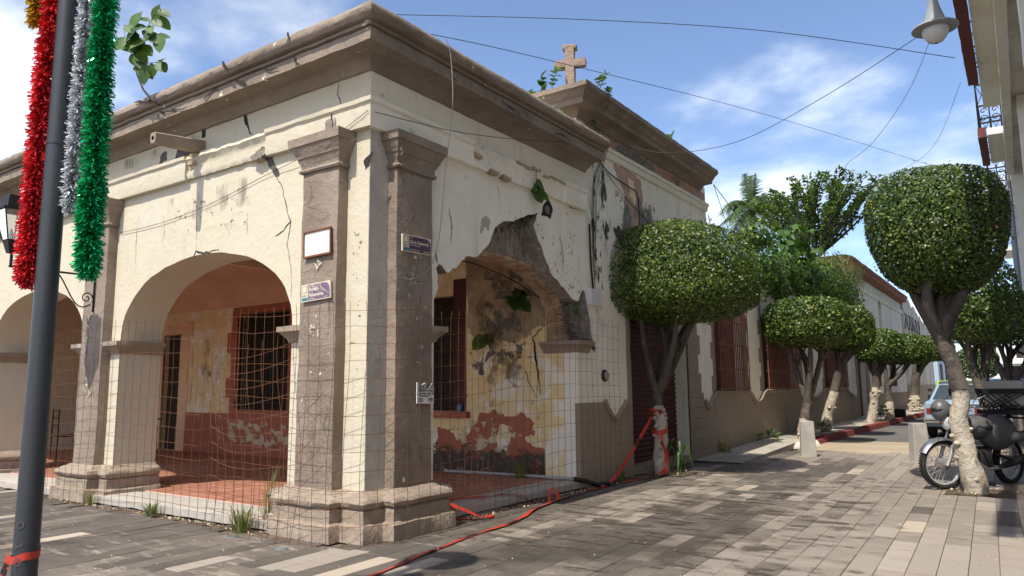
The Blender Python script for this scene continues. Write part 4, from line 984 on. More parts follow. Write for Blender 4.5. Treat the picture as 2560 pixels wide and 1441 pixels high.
for i in range(2):
    for j in range(3):
        MB().box(-.185, -.165, 24.8 + .85 * i, 25.5 + .85 * i, .25 + .72 * j, .85 + .72 * j).build('door_panel', WOODR, dd, smooth=0, bevel=.015)
PAPER = mat('white_paper', (0.75, 0.73, 0.69), 0.8, (((0.55, 0.52, 0.47), 8, 0.5, 0.7, 0.5),))
INK = mat('black_ink', (0.02, 0.02, 0.02), 0.8)
for (y0, y1, z0, z1) in ((24.95, 25.55, 1.35, 1.95), (25.0, 25.4, .65, 1.15)):
    p_ = MB().box(-.163, -.158, y0, y1, z0, z1).build('poster', PAPER, dd, smooth=0)
    ym, zm = (y0 + y1) / 2, (z0 + z1) / 2
    MB().tube([(-.156, ym + .14 * math.cos(a * .7), zm + .12 * math.sin(a * .7)) for a in range(9)], .012, 4).build('drawn_mark', INK, p_, smooth=0)
for hy in holes_h[1:]:
    wd = H_(MB().box(-.2, -.17, hy[0], hy[1], hy[2], hy[3]).build('window', WOODR if hy[2] < 2 else BRICKY, ph, smooth=0))
    if hy[2] < 2:
        for i in range(9):
            MB().tube([(.05, hy[0] + (hy[1] - hy[0]) * i / 8, hy[2]), (.05, hy[0] + (hy[1] - hy[0]) * i / 8, hy[3])], .014, 5).build('bar', RUSTBAR, wd, smooth=60)
RUINP = mat('flaking_white_plaster', (0.76, 0.73, 0.65), 0.9, (((0.38, 0.34, 0.28), (2, 1.5, 0.5), 0.45, 0.62, 0.85), ((0.22, 0.19, 0.15), (4, 3, 0.8), 0.58, 0.72, 0.8), ((0.68, 0.65, 0.58), 3, 0.5, 0.7, 0.6)), ((3, 1.0, 0.3), (14, 0.6, 0.05)))
rw = thing('flaking_wall', 'tall flaking whitish ruined wall with scrawled graffiti beyond the pale house', 'wall', (0, 45, 0))
tp = [(38.61, 0)]; tp2 = [(38.61, 6.2)]
for i in range(1, 26): tp2.append((38.61 + i * .55, 6.2 - i * .05 + rt.uniform(-.16, .16)))
o = MB().prism([(38.61, 0)] + tp2 + [(52.4, 0)], 'x', 0.05, -0.4).build('wall', RUINP, rw, smooth=0); shift(o, (0, 45, 0))
o = MB().prism([(38.61, 0), (38.61, 1.3), (45, 1.25), (52.4, 1.3), (52.4, 0)], 'x', 0.04, 0.08).build('dado', TAUPE_D, rw, smooth=0); shift(o, (0, 45, 0))
for i in range(6):
    y0 = 39.4 + i * 1.25
    o = MB().tube([(.07, y0 + .5 * math.sin(a * 1.1 + i) + .05 * a, 4.7 + .45 * math.cos(a * .9 + i * 1.7)) for a in range(9)], .018, 4).build('graffiti_stroke', mat('blue_black_spray', (.05, .055, .09), .8), rw, smooth=0); shift(o, (0, 45, 0))
fw = thing('far_white_house', 'white two-storey house closing the street behind the parked cars', 'house', (6, 78, 0))
WH = mat('white_house_paint', (0.72, 0.72, 0.70), 0.85, (((0.6, 0.6, 0.58), .4, .42, .68, .6),))
o = wall_rects(1.5, 12, 0, 6.2, [(4.2, 6.2, 0, 2.9), (2.2, 3.2, 3.6, 5), (4.7, 5.7, 3.6, 5), (7.4, 8.4, 3.6, 5), (7.4, 8.6, 1, 2.6), (9.8, 10.8, 3.6, 5)], 77.5, 78).build('front_wall', WH, fw, smooth=0); shift(o, (6, 78, 0))
o = MB().box(1.4, 12.1, 77.1, 77.5, 5.9, 6.3).build('cornice', WH, fw, smooth=0); shift(o, (6, 78, 0))
o = MB().box(1.4, 12.1, 76.9, 77.49, 3.1, 3.3).build('balcony_slab', WH, fw, smooth=0); shift(o, (6, 78, 0))
for (x0, x1, z0, z1) in ((4.2, 6.2, 0, 2.9), (2.2, 3.2, 3.6, 5), (4.7, 5.7, 3.6, 5), (7.4, 8.4, 3.6, 5), (7.4, 8.6, 1, 2.6), (9.8, 10.8, 3.6, 5)):
    o = MB().box(x0, x1, 77.8, 77.9, z0, z1).build('window' if z0 else 'doorway', DARKW, fw, smooth=0); shift(o, (6, 78, 0))
bh = thing('blue_house', 'pale blue house front at the end of the left row', 'house', (-1, 60, 0))
BLUEP = mat('pale_blue_paint', (0.42, 0.52, 0.60), 0.85, (((0.34, 0.43, 0.5), .5, .42, .68, .7),))
o = MB().box(-2, .35, 52.5, 66, 0, 4.6).build('wall', BLUEP, bh, smooth=0); shift(o, (-1, 60, 0))
o = MB().box(-2, .6, 52.45, 66, 4.602, 4.9).build('cornice', WH, bh, smooth=0); shift(o, (-1, 60, 0))
for i in range(3):
    o = MB().box(.35, .4, 54 + 4 * i, 55.4 + 4 * i, .9 if i else 0.1, 2.7).build('window' if i else 'door', DARKW, bh, smooth=0); shift(o, (-1, 60, 0))

# ================================================================== right hand building with balconies
bb = thing('balcony_building', 'cream building with a row of red-edged balconies along the right of the street', 'building', (6, 10, 0))
def B_(o): return shift(o, (6, 10, 0))
RCRM = mat('right_cream_paint', (0.82, 0.78, 0.68), 0.9, (((0.70, 0.65, 0.55), .8, .42, .68, .7), ((.40, .36, .30), (4, 1, 1), .58, .75, .5)), PB)
SOFP = mat('pinkish_soffit', (0.68, 0.60, 0.51), 0.9, (((0.36, 0.28, 0.23), 1, .42, .68, .7),), PB)
FASC = mat('dark_red_fascia', (0.15, 0.035, 0.03), 0.75, (((0.09, 0.03, 0.027), 4, .45, .7, .8), ((.3, .2, .16), 12, .64, .72, .6)), ((30, .4, .01),))
B_(MB().box(5.33, 11, -7.5, 21.8, 7.93, 8.15).build('upper_floor_soffit', SOFP, bb, smooth=0))
B_(MB().rbox(5.13, 5.33, -7.5, 21.8, 7.70, 8.18, .4, .008, 3).build('edge_beam', RCRM, bb, smooth=40))
B_(MB().box(5.17, 9.5, -7.5, 50, 8.2, 9.5).build('upper_wall', RCRM, bb, smooth=0))
B_(MB().box(5.23, 11, 21.81, 50, 0, 8.18).build('lower_wall', RCRM, bb, smooth=0))
B_(MB().box(7.6, 11, -7.5, 21.8, 0, 7.92).build('back_wall', RCRM, bb, smooth=0))
for y in (-7.0, 0.5, 8.0, 15.0):
    B_(MB().rbox(5.42, 6.0, y, y + .6, 0, 7.925, .4, .008, 3).build('column', RCRM, bb, smooth=40))
B_(MB().tube([(5.15, 22.6, 0), (5.15, 22.6, 7.7)], .08, 10).build('drainpipe', mat('grey_pipe', (.25, .27, .30), .5), bb, smooth=60))
def balcony(y0, y1):
    s = B_(MB().rbox(4.765, 5.168, y0, y1 + (2.0 if y0 < 0 else 0), 8.15, 8.36, .3, .008, 3).build('balcony_slab', RCRM, bb, smooth=40))
    MB().rbox(4.54, 4.757, y0 - .03, y1 + .03, 8.10, 8.40, .25, .008, 4).build('fascia', FASC, s, smooth=40)
    r_ = MB()
    for z in (8.5, 9.0, 9.62): r_.box(4.57, 4.605, y0, y1, z, z + .045)
    k = int((y1 - y0) / .2)
    for i in range(k + 1):
        y = y0 + (y1 - y0) * i / k
        r_.tube([(4.585, y, 8.36), (4.585, y, 9.62)], .013, 5)
    r_.build('railing', BLACKI, s, smooth=60)
    for ye in (y0, y1):
        e = MB()
        for z in (8.5, 9.0, 9.62): e.box(4.57, 5.16, ye, ye + .035, z, z + .045)
        for xx in (4.59, 4.87, 5.14): e.tube([(xx, ye + .018, 8.36), (xx, ye + .018, 9.62)], .018, 5)
        for cx in (4.73, 5.0):
            for cz, rr in ((8.65, .11), (8.87, .09)):
                e.tube([(cx + rr * (1 - .09 * a) * math.cos(a * .75), ye + .018, cz + rr * (1 - .09 * a) * math.sin(a * .75)) for a in range(10)], .013, 4)
            e.tube([(cx - .13, ye + .018, 9.04), (cx + .13, ye + .018, 9.62)], .012, 4)
            e.tube([(cx + .13, ye + .018, 9.04), (cx - .13, ye + .018, 9.62)], .012, 4)
        e.build('side_railing', BLACKI, s, smooth=60)
for a, c_ in ((-2.1, 14.3), (18.7, 21.9), (26.0, 29.2), (33.2, 36.4), (40.4, 43.6)): balcony(a, c_)
for k, (y, z) in enumerate(((24.4, 4.3), (25.4, 3.97), (26.4, 3.65))):
    B_(MB().box(4.64, 5.228, y, y + .14, z, z + .08).build('projecting_plank', mat('grey_plank', (.40, .33, .25), .85), bb, smooth=0))
# bollards
def bollard(x, y, rz, label):
    t = thing('bollard', label, 'bollard', (x, y, 0), rz, 'concrete bollards where the paving meets the road')
    b = MB(); vs = []
    for i in range(7):
        k = i / 6; hw = .14 - .022 * k; hd = .105 - .02 * k; z = .66 * k
        vs += [(sx * hw + nz((sx, sy, z), 4, x) * .004, sy * hd, z) for sx, sy in ((-1, -1), (1, -1), (1, 1), (-1, 1))]
    b.add(vs, [(i * 4 + j, i * 4 + (j + 1) % 4, (i + 1) * 4 + (j + 1) % 4, (i + 1) * 4 + j) for i in range(6) for j in range(4)] + [(0, 1, 2, 3), (24, 25, 26, 27)])
    b.build('post', CONC, t, smooth=30, bevel=.008)
    MB().rbox(-.17, .17, -.13, .13, -.01, .012, .1, .003, 6).build('foot_pad', CONC, t, smooth=40)
bollard(1.54, 10.0, rad(20), 'pale concrete bollard nearer the wall, in sun beside the white kerb end')
bollard(3.41, 9.95, rad(32), 'grey tapered concrete bollard behind the motorcycle front wheel')

# ================================================================== vegetation
import numpy as np
def leafmat(name, c, rough=0.42):
    m = mat(name, c, rough, (((c[0] * .6, c[1] * .65, c[2] * .6), 3, .45, .7, .6),), spec=0.45)
    nt = m.node_tree
    if 'Translucent BSDF' not in [n.name for n in nt.nodes]:
        b = [n for n in nt.nodes if n.type == 'BSDF_PRINCIPLED'][0]
        out = [n for n in nt.nodes if n.type == 'OUTPUT_MATERIAL'][0]
        t = nt.nodes.new('ShaderNodeBsdfTranslucent'); t.inputs[0].default_value = (min(1, c[0] * 1.5), min(1, c[1] * 1.5), c[2] * .6, 1)
        ms = nt.nodes.new('ShaderNodeMixShader'); ms.inputs[0].default_value = 0.22
        nt.links.new(b.outputs[0], ms.inputs[1]); nt.links.new(t.outputs[0], ms.inputs[2]); nt.links.new(ms.outputs[0], out.inputs[0])
    return m
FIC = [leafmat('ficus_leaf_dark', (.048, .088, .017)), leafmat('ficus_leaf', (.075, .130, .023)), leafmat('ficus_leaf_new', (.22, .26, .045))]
VINE = [leafmat('vine_leaf', (.068, .138, .026), .55), leafmat('vine_leaf_dark', (.034, .078, .016), .55), leafmat('vine_leaf_lime', (.19, .25, .042), .55)]
BROAD = [leafmat('broad_leaf', (.075, .15, .024), .55), leafmat('broad_leaf_dark', (.045, .10, .018), .5)]
RUB = [leafmat('rubber_tree_leaf', (.125, .20, .045), .42), leafmat('rubber_tree_leaf_dark', (.05, .095, .022), .4), leafmat('rubber_tree_leaf_new', (.22, .30, .055), .42)]
PALMM = [leafmat('palm_leaf', (.075, .125, .035), .5), leafmat('palm_leaf_dark', (.04, .08, .02), .5)]
GRASSM = [leafmat('grass_blade', (.11, .19, .035), .6), leafmat('grass_blade_dry', (.33, .28, .13), .7)]
DRYG = [leafmat('dry_grass', (.36, .28, .15), .7), leafmat('dry_grass_green', (.22, .25, .07), .7)]
BARK = mat('ficus_bark', (.115, .095, .078), .9, (((.065, .053, .044), (5, 5, 1.5), .42, .66, .85), ((.20, .175, .15), 7, .55, .7, .6)), ((9, .8, .05), (40, .6, .015)))
WWASH = mat('whitewashed_bark', (.50, .44, .35), .9, (((.36, .28, .20), (9, 9, 4), .46, .62, .75), ((.20, .14, .09), 16, .58, .70, .8, 8), ((.62, .57, .49), 5, .5, .7, .6)), ((12, .9, .05), (50, .6, .015)))

def leaf_cloud(name, Cn, Nn, size, mats, weights, parent, seed, asp=.55, fold=.25, upbias=None):
    """one quad per leaf, folded along its midrib."""
    rg = np.random.default_rng(seed)
    n = len(Cn)
    N = Nn / np.linalg.norm(Nn, axis=1, keepdims=True)
    A = rg.normal(size=(n, 3)) if upbias is None else rg.normal(size=(n, 3)) * .5 + upbias
    A = A - N * (A * N).sum(1, keepdims=True); A /= np.linalg.norm(A, axis=1, keepdims=True)
    Bv = np.cross(N, A)
    L = (size * rg.uniform(.7, 1.25, n))[:, None]
    base = Cn - A * L * .5; tip = Cn + A * L * .5 - N * L * .12
    lf = Cn + Bv * L * asp * .5 - N * L * fold * .3; rt_ = Cn - Bv * L * asp * .5 - N * L * fold * .3
    V = np.stack([base, lf, tip, rt_], 1).reshape(-1, 3)
    me = bpy.data.meshes.new(name)
    me.vertices.add(4 * n); me.vertices.foreach_set('co', V.astype(np.float32).ravel())
    me.loops.add(4 * n); me.loops.foreach_set('vertex_index', np.arange(4 * n, dtype=np.int32))
    me.polygons.add(n); me.polygons.foreach_set('loop_start', np.arange(0, 4 * n, 4, dtype=np.int32))
    for m in mats: me.materials.append(m)
    me.polygons.foreach_set('material_index', rg.choice(len(mats), n, p=weights).astype(np.int32))
    me.update(calc_edges=True)
    o = bpy.data.objects.new(name, me); COL.objects.link(o)
    if parent: o.parent = parent
    return o
def crown_pts(n, c, r, e, seed, thick=.28, lump=.07, zb=1.0, taper=0.0):
    rg = np.random.default_rng(seed)
    d = rg.normal(size=(n, 3)); d /= np.linalg.norm(d, axis=1, keepdims=True)
    k = (np.abs(d) ** e).sum(1) ** (-1 / e)
    ph = rg.uniform(0, 6.28, 8)
    lm = 1 + lump * (np.sin(d[:, 0] * 5 + ph[0]) * np.sin(d[:, 1] * 6 + ph[1]) + .6 * np.sin(d[:, 2] * 9 + ph[2]) * np.sin(d[:, 0] * 9 + ph[3]) + .5 * np.sin(d[:, 1] * 15 + ph[4]) * np.sin(d[:, 2] * 13 + ph[5]))
    f = 1 - thick * rg.random(n) ** 1.6
    rr = np.array(r)[None, :] * np.ones((n, 3))
    rr[:, 2] = np.where(d[:, 2] < 0, r[2] * zb, r[2])
    P = d * (k * lm * f)[:, None]
    if taper: P[:, :2] *= (1 + taper * P[:, 2:3])
    P = P * rr
    N = d / rr * (np.abs(d)[:, :] ** (e - 2 + .01)) + rg.normal(size=(n, 3)) * (.42 / rr.mean())
    return P + np.array(c), N
def branchy(b, p0, p1, r0, r1, seed, mi=0, bend=.12, n=7, sides=8, amp=.10):
    r = random.Random(seed); p0 = Vector(p0); p1 = Vector(p1)
    off = Vector((r.uniform(-1, 1), r.uniform(-1, 1), r.uniform(-.3, .3))) * bend * (p1 - p0).length
    path = []; rr = []
    for i in range(n + 1):
        t = i / n
        p = p0.lerp(p1, t) + off * math.sin(t * math.pi)
        path.append(p); k = r0 + (r1 - r0) * t
        rr.append(k * (1 + amp * nz(p, 9, seed)))
    o = len(b.v)
    b.tube(path, rr, sides, mi)
    for i in range(o, len(b.v)):
        q = Vector(b.v[i]); b.v[i] = tuple(q + nvec(q, 14, seed) * (r0 * amp * 1.2))
    return path
def ficus(label, loc, trunk, wash, crown_c, crown_r, e, n, leaf, seed, group, taper=0.0, zb=1.0, knots=0, r0=.11, w=(.42, .40, .18), forks=6, spread=.75, bt=1.25):
    """trunk: list of points relative to loc (z up); wash: index where the whitewash ends."""
    t = thing('clipped_ficus_tree', label, 'tree', loc, 0, group)
    b = MB()
    rads = [r0 * (1.12 if i == 0 else 1 - .30 * i / (len(trunk) - 1)) for i in range(len(trunk))]
    # densify
    P = [Vector(p) for p in trunk]
    fine = []; fr_ = []; wi = 0
    for i in range(len(P) - 1):
        for j in range(5):
            fine.append(P[i].lerp(P[i + 1], j / 5)); fr_.append(rads[i] + (rads[i + 1] - rads[i]) * j / 5)
        if i + 1 == wash: wi = len(fine)
    fine.append(P[-1]); fr_.append(rads[-1])
    rr_ = random.Random(seed)
    for i in range(len(fine)):
        fine[i] = fine[i] + nvec(fine[i], 3.0, seed) * r0 * .25
        fr_[i] *= 1 + .14 * nz(fine[i], 7, seed + 3)
    def rough(bb):
        for i in range(len(bb.v)):
            q = Vector(bb.v[i]); bb.v[i] = tuple(q + nvec(q, 11, seed) * r0 * .16 + nvec(q, 30, seed + 5) * r0 * .06)
        return bb
    tr = rough(MB().tube(fine[wi:] if wi else fine, fr_[wi:] if wi else fr_, 14)).build('trunk', BARK, t, smooth=60)
    if wi:
        ww = rough(MB().tube(fine[:wi + 1], fr_[:wi + 1], 14))
        for k in range(knots):
            q = fine[rr_.randrange(1, wi)]; a = rr_.uniform(2.6, 6.4); d = Vector((math.cos(a), math.sin(a), 0))
            ww.ball(q + d * r0 * .95, r0 * rr_.uniform(.18, .36), 8, 6, r0 * .1, 20, (1, 1, .8))
        ww.build('whitewashed_trunk_foot', WWASH, tr, smooth=60)
    topp = P[-1]
    cc = Vector(crown_c)
    br = MB()
    for k in range(forks):
        a = 2 * math.pi * k / forks + seed
        rs_ = spread * rr_.uniform(.5, 1.0)
        tgt = cc + Vector((math.cos(a) * crown_r[0] * rs_, math.sin(a) * crown_r[1] * rs_, -crown_r[2] * zb * .35 + rr_.uniform(-.1, .25)))
        st = P[-2].lerp(topp, .55 + .45 * rr_.random())
        pth = branchy(br, st, tgt, r0 * bt * rr_.uniform(.40, .55), r0 * .2, seed * 31 + k, 0, .16, 8, 8, .12)
        for j in range(2):
            m_ = pth[4 + j * 2]
            tg2 = m_.lerp(cc + Vector((rr_.uniform(-1, 1) * crown_r[0] * .8, rr_.uniform(-1, 1) * crown_r[1] * .8, crown_r[2] * rr_.uniform(-.3, .5))), .7)
            branchy(br, m_, tg2, r0 * .24, r0 * .08, seed * 57 + k * 3 + j, 0, .15, 6, 6)
    br.build('branches', BARK, tr, smooth=60)
    C_, N_ = crown_pts(int(n * 1.25), crown_c, crown_r, e, seed, .13, .022, zb, taper)
    leaf_cloud('crown', C_, N_, leaf, FIC, list(w), t, seed + 1)
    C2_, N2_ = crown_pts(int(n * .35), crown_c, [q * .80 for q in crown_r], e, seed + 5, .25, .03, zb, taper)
    leaf_cloud('inner_foliage', C2_, N2_, leaf * 1.5, FIC[:2], [.8, .2], t, seed + 2)  # mostly dark leaves; the crown's inner shade is put into their colour
    if n > 3000:      # stray shoots above the clipped outline
        C3, N3 = crown_pts(int(n * .02), crown_c, [q * 1.03 for q in crown_r], e, seed + 9, .03, .05, zb, taper)
        stuff(leaf_cloud('stray_shoots', C3, N3 + np.random.default_rng(seed).normal(size=C3.shape), leaf * .9, FIC, [.2, .4, .4], t, seed + 3))
    return t
GL = 'clipped ficus trees along the left pavement'
GR_ = 'clipped ficus trees on the right of the street'
# near left tree, tied with red tape
ficus('wide mushroom-clipped ficus with red tape round its whitewashed trunk, before the roller shutter', (0.27, 6.06, 0),
      [(0, 0, 0), (-.02, 0, .35), (.0, 0, .75), (-.04, .02, 1.05), (-.06, .05, 1.25)], 3, (.27, .08, 2.88), (1.30, 1.22, 1.06), 2.6, 27000, .050, 3, GL, knots=14, r0=.118, zb=.52, bt=1.25, forks=6, spread=.6, w=(.34, .44, .22))
ficus('second ficus in the left row, trunk forked in a Y behind the pale bollard', (.75, 13.0, .13), [(0, 0, 0), (.06, 0, .45), (.14, .02, .85)], 1, (.22, .15, 2.64), (.92, .92, .62), 3.2, 9000, .075, 5, GL, knots=8, r0=.14, forks=5, zb=.9)
ficus('leaning third ficus of the left row with a cut stub and small box crown', (.62, 15.8, .13), [(0, 0, 0), (.12, .08, .5), (.28, .16, 1.05), (.48, .26, 1.75)], 2, (.56, .35, 2.66), (.76, .8, .64), 3.2, 7000, .08, 7, GL, knots=6, r0=.14, forks=4, zb=.9)
ficus('fourth ficus of the left row in front of the red door, slim curved trunk', (.85, 21.4, .13), [(0, 0, 0), (.12, 0, .5), (.22, 0, 1.1), (.28, 0, 1.5)], 2, (.38, .2, 2.42), (.74, .76, .58), 3.0, 6000, .09, 9, GL, knots=8, r0=.15, forks=5, zb=.9)
ficus('fifth ficus of the left row with a black box by its foot', (1.05, 24.1, .13), [(0, 0, 0), (.02, 0, .6), (.0, 0, 1.3)], 1, (.5, .5, 2.42), (.92, .95, .57), 3.2, 6000, .095, 10, GL, knots=8, r0=.15, forks=4, zb=.9)
ficus('farthest ficus of the left row, knotted white trunk foot', (.95, 32.4, .13), [(0, 0, 0), (.05, 0, .7), (.15, 0, 1.7)], 1, (.75, .5, 2.75), (.95, 1.0, .62), 3.0, 5000, .11, 12, GL, knots=14, r0=.22, forks=4, zb=.9)
# near right tree
ficus('tall ficus with top-heavy round crown and thick whitewashed trunk beside the motorcycle', (4.41, 6.03, 0),
      [(0, 0, 0), (-.07, 0, .42), (-.10, 0, .85), (-.06, .02, 1.25), (-.16, .03, 1.7), (-.26, .04, 2.05)], 3, (-.18, .14, 3.32), (.82, .95, .86), 2.5, 25000, .046, 14, GR_, taper=.16, knots=6, r0=.125, forks=11, spread=.72, bt=1.45, zb=1.0, w=(.46, .38, .16))
ficus('dark ficus behind the tall one, trunk split in a wide V', (4.50, 12.6, 0), [(0, 0, 0), (-.1, 0, .7), (-.22, .0, 1.25)], 1, (-.22, .3, 3.0), (.85, 1.1, .95), 2.8, 6000, .075, 16, GR_, knots=2, r0=.14, forks=5, zb=.9)
ficus('boxy ficus at the right edge over the parked cars', (4.92, 17.5, 0), [(0, 0, 0), (-.1, 0, .7), (-.25, 0, 1.4)], 1, (-.25, .3, 2.95), (1.15, 1.2, .72), 3.2, 6000, .085, 18, GR_, knots=2, r0=.15, forks=5, zb=.9)
ficus('small distant ficus glimpsed between trunks behind the blue sedan', (3.3, 36, 0), [(0, 0, 0), (0, 0, .7), (0, 0, 1.3)], 1, (0, .1, 2.3), (.9, .9, .75), 3.0, 3000, .11, 19, GR_, r0=.15, forks=4)

# broad single leaves, each a part
def leaf_shape(kind):
    b = MB()
    if kind == 'oval': prof = [(0, 0), (.2, .2), (.31, .42), (.30, .62), (.17, .86), (0, 1)]
    elif kind == 'heart': prof = [(0, .05), (.26, .02), (.40, .2), (.42, .42), (.30, .72), (0, 1)]
    else: prof = [(0, 0), (.05, .2), (.06, .5), (.04, .8), (0, 1)]
    n = len(prof)
    droop = lambda t: -.12 * t * t
    L = [(-w, t, .05 * w / .3 + droop(t)) for w, t in prof]; M_ = [(0, t, droop(t) - .015) for w, t in prof]; Rr = [(w, t, .05 * w / .3 + droop(t)) for w, t in prof]
    b.add(L + M_ + Rr, [(i, i + 1, n + i + 1, n + i) for i in range(n - 1)] + [(n + i, n + i + 1, 2 * n + i + 1, 2 * n + i) for i in range(n - 1)])
    return b
_protos = {}
def leaf_part(kind, m, parent, loc, d, up, s):
    key = (kind, m.name)
    if key not in _protos:
        b = leaf_shape(kind); me = bpy.data.meshes.new('leaf'); me.from_pydata(b.v, [], b.f); me.materials.append(m)
        me.polygons.foreach_set('use_smooth', [True] * len(me.polygons)); me.update(); _protos[key] = me
    o = bpy.data.objects.new('leaf', _protos[key]); COL.objects.link(o); o.parent = parent
    y = Vector(d).normalized(); z = Vector(up); z = z - y * z.dot(y)
    z = z.normalized() if z.length > 1e-4 else y.orthogonal().normalized()
    x = y.cross(z)
    o.matrix_local = Matrix(((x.x * s, y.x * s, z.x * s, loc[0]), (x.y * s, y.y * s, z.y * s, loc[1]), (x.z * s, y.z * s, z.z * s, loc[2]), (0, 0, 0, 1)))
    return o
def leafy(label, loc, stems, nleaf, size, seed, kind='heart', mats=BROAD, name='leafy_weed', r0=.006, hang=False):
    t = thing(name, label, 'plant', loc)
    r = random.Random(seed)
    for s_ in stems:
        P = [Vector(p) for p in s_]
        MB().tube(P, [r0 * (1 - .5 * i / (len(P) - 1)) for i in range(len(P))], 5).build('stem', BARK if r0 > .008 else mats[-1], t, smooth=60)
        for k in range(nleaf):
            u = (.35 + .65 * (k + 1) / nleaf) * (len(P) - 1)
            i = min(len(P) - 2, int(u)); p = P[i].lerp(P[i + 1], u - i)
            d = Vector((r.uniform(-1, 1), r.uniform(-1, 1), r.uniform(-.2, .7) if not hang else r.uniform(-1, 0)))
            leaf_part(kind, mats[r.random() < .35], t, p, d, (r.uniform(-.5, .9), r.uniform(-1, -.2), 1.0), size * r.uniform(.65, 1.2))
    return t
# branch rooted in the front cornice, leaning left over it
br = thing('sprouting_branch', 'leafy branch sprouting from the cracked front cornice beside the garland', 'plant', (-3.12, -.40, 4.72))
def eb(h, v, d=0.0): return (.82 * h + .57 * d, .57 * h - .82 * d, v)
MB().tube([eb(0, 0), eb(-.07, .03, .03), eb(-.18, .16, .04), eb(-.26, .34, .05), eb(-.31, .56, .06)], [.017, .015, .012, .009, .006], 7).build('stem', BARK, br, smooth=60)
rr0 = random.Random(8)
for tw in ([eb(-.25, .30, .05), eb(-.15, .46, .1), eb(.08, .46, .15)], [eb(-.31, .56, .06), eb(-.2, .72, .1), eb(.05, .82, .15)], [eb(-.31, .56, .06), eb(-.34, .85, .08), eb(-.22, 1.12, .1)], [eb(-.2, .72, .1), eb(-.12, .98, .1), eb(.0, 1.2, .12)], [eb(-.31, .56, .06), eb(-.4, .7, .1), eb(-.42, .95, .1)]):
    MB().tube(tw, [.006, .004, .003], 5).build('twig', BARK, br, smooth=60)
    for k in range(7):
        t_ = (k + 1) / 7 * 1.95; i = min(1, int(t_)); p = Vector(tw[i]).lerp(Vector(tw[i + 1]), t_ - i)
        leaf_part('oval', BROAD[k % 2], br, p, eb(rr0.uniform(-.5, 1), rr0.uniform(-.9, .4), rr0.uniform(-.2, .5)), eb(rr0.uniform(-.4, .4), .6, 1), rr0.uniform(.17, .27))
leafy('broad-leaved weeds at the left foot of the stone cross', (-.45, 4.0, 5.55), [[(0, 0, 0), (-.05, 0, .2), (-.1, 0, .4)], [(.1, 0, 0), (.12, -.05, .25), (.2, 0, .45)], [(-.15, 0, 0), (-.22, 0, .12), (-.3, 0, .2)]], 9, .15, 31)
leafy('green weeds at the right of the stone cross', (.18, 4.25, 5.56), [[(0, 0, 0), (.05, .1, .2), (.05, .2, .35)], [(0, .2, 0), (.05, .3, .12), (.1, .4, .2)], [(0, .1, 0), (.0, .3, .3), (.05, .35, .45)]], 10, .11, 32)
leafy('small round-leaved weed on the main side cornice before the cross', (.05, 3.35, 4.92), [[(0, 0, 0), (0, .03, .12), (0, .05, .25)], [(.02, .05, 0), (.05, .15, .08), (.05, .2, .12)]], 7, .13, 33)
leafy('little weed hanging from the broken string course above the side arch', (.08, 2.85, 4.12), [[(0, 0, 0), (.01, -.02, -.15), (.03, -.03, -.3)]], 6, .17, 34, hang=True, mats=[BROAD[1], BROAD[0]])
leafy('dark broad-leaved plant growing high on the wall inside the broken arch', (-1.0, 3.98, 2.8), [[(0, 0, 0), (0, -.1, -.05), (.05, -.18, -.2)]], 7, .3, 35, hang=True, mats=[BROAD[1], BROAD[1]])
leafy('green plant with drooping leaves on the yellow wall inside the arch', (-1.55, 3.98, 2.12), [[(0, 0, 0), (0, -.1, .02), (.1, -.2, -.05)]], 7, .28, 36, hang=True)
leafy('tiny fern by the broken right impost', (.02, 3.85, 2.25), [[(0, 0, 0), (.03, 0, .1), (.06, 0, .16)]], 6, .09, 37)
leafy('sprig sprouting beside the cornice cables on the shop wall', (.05, 4.45, 4.95), [[(0, 0, 0), (.05, 0, .12), (.08, 0, .25)], [(0, 0, 0), (.06, .05, .1), (.1, .08, .18)]], 7, .10, 38, kind='oval', mats=[VINE[2], VINE[0]])
leafy('low green weed on the pavement under the first barred window', (.35, 11.6, .12), [[(0, 0, 0), (.03, 0, .12), (.05, 0, .22)], [(.05, .1, 0), (.12, .1, .1), (.2, .1, .16)], [(-.05, -.1, 0), (-.12, -.1, .1), (-.2, -.1, .15)]], 6, .13, 39, kind='oval')
leafy('weed between the second and third ficus trunks', (.85, 14.3, .13), [[(0, 0, 0), (.03, 0, .15), (.05, 0, .3)], [(0, 0, 0), (.1, .05, .15), (.16, .08, .25)]], 7, .13, 40, kind='oval')
leafy('weed at the foot of the fourth ficus by the red door', (.95, 22.6, .13), [[(0, 0, 0), (.03, 0, .2), (.05, 0, .45)], [(0, 0, 0), (.1, .05, .2), (.2, .08, .4)]], 8, .17, 44, kind='oval')
leafy('tiny weed at the roof edge of the shop cornice', (.3, 6.9, 5.57), [[(0, 0, 0), (0, .03, .08), (0, .06, .15)]], 3, .12, 45)
leafy('ivy sprig clinging to the far corner of the shop wall', (.03, 9.36, 4.3), [[(0, 0, .5), (.04, .02, .2), (.03, .05, -.2)], [(0, .05, .5), (.06, .06, .1), (.03, .1, -.4)]], 12, .13, 46, kind='heart', mats=[BROAD[1], VINE[1]])
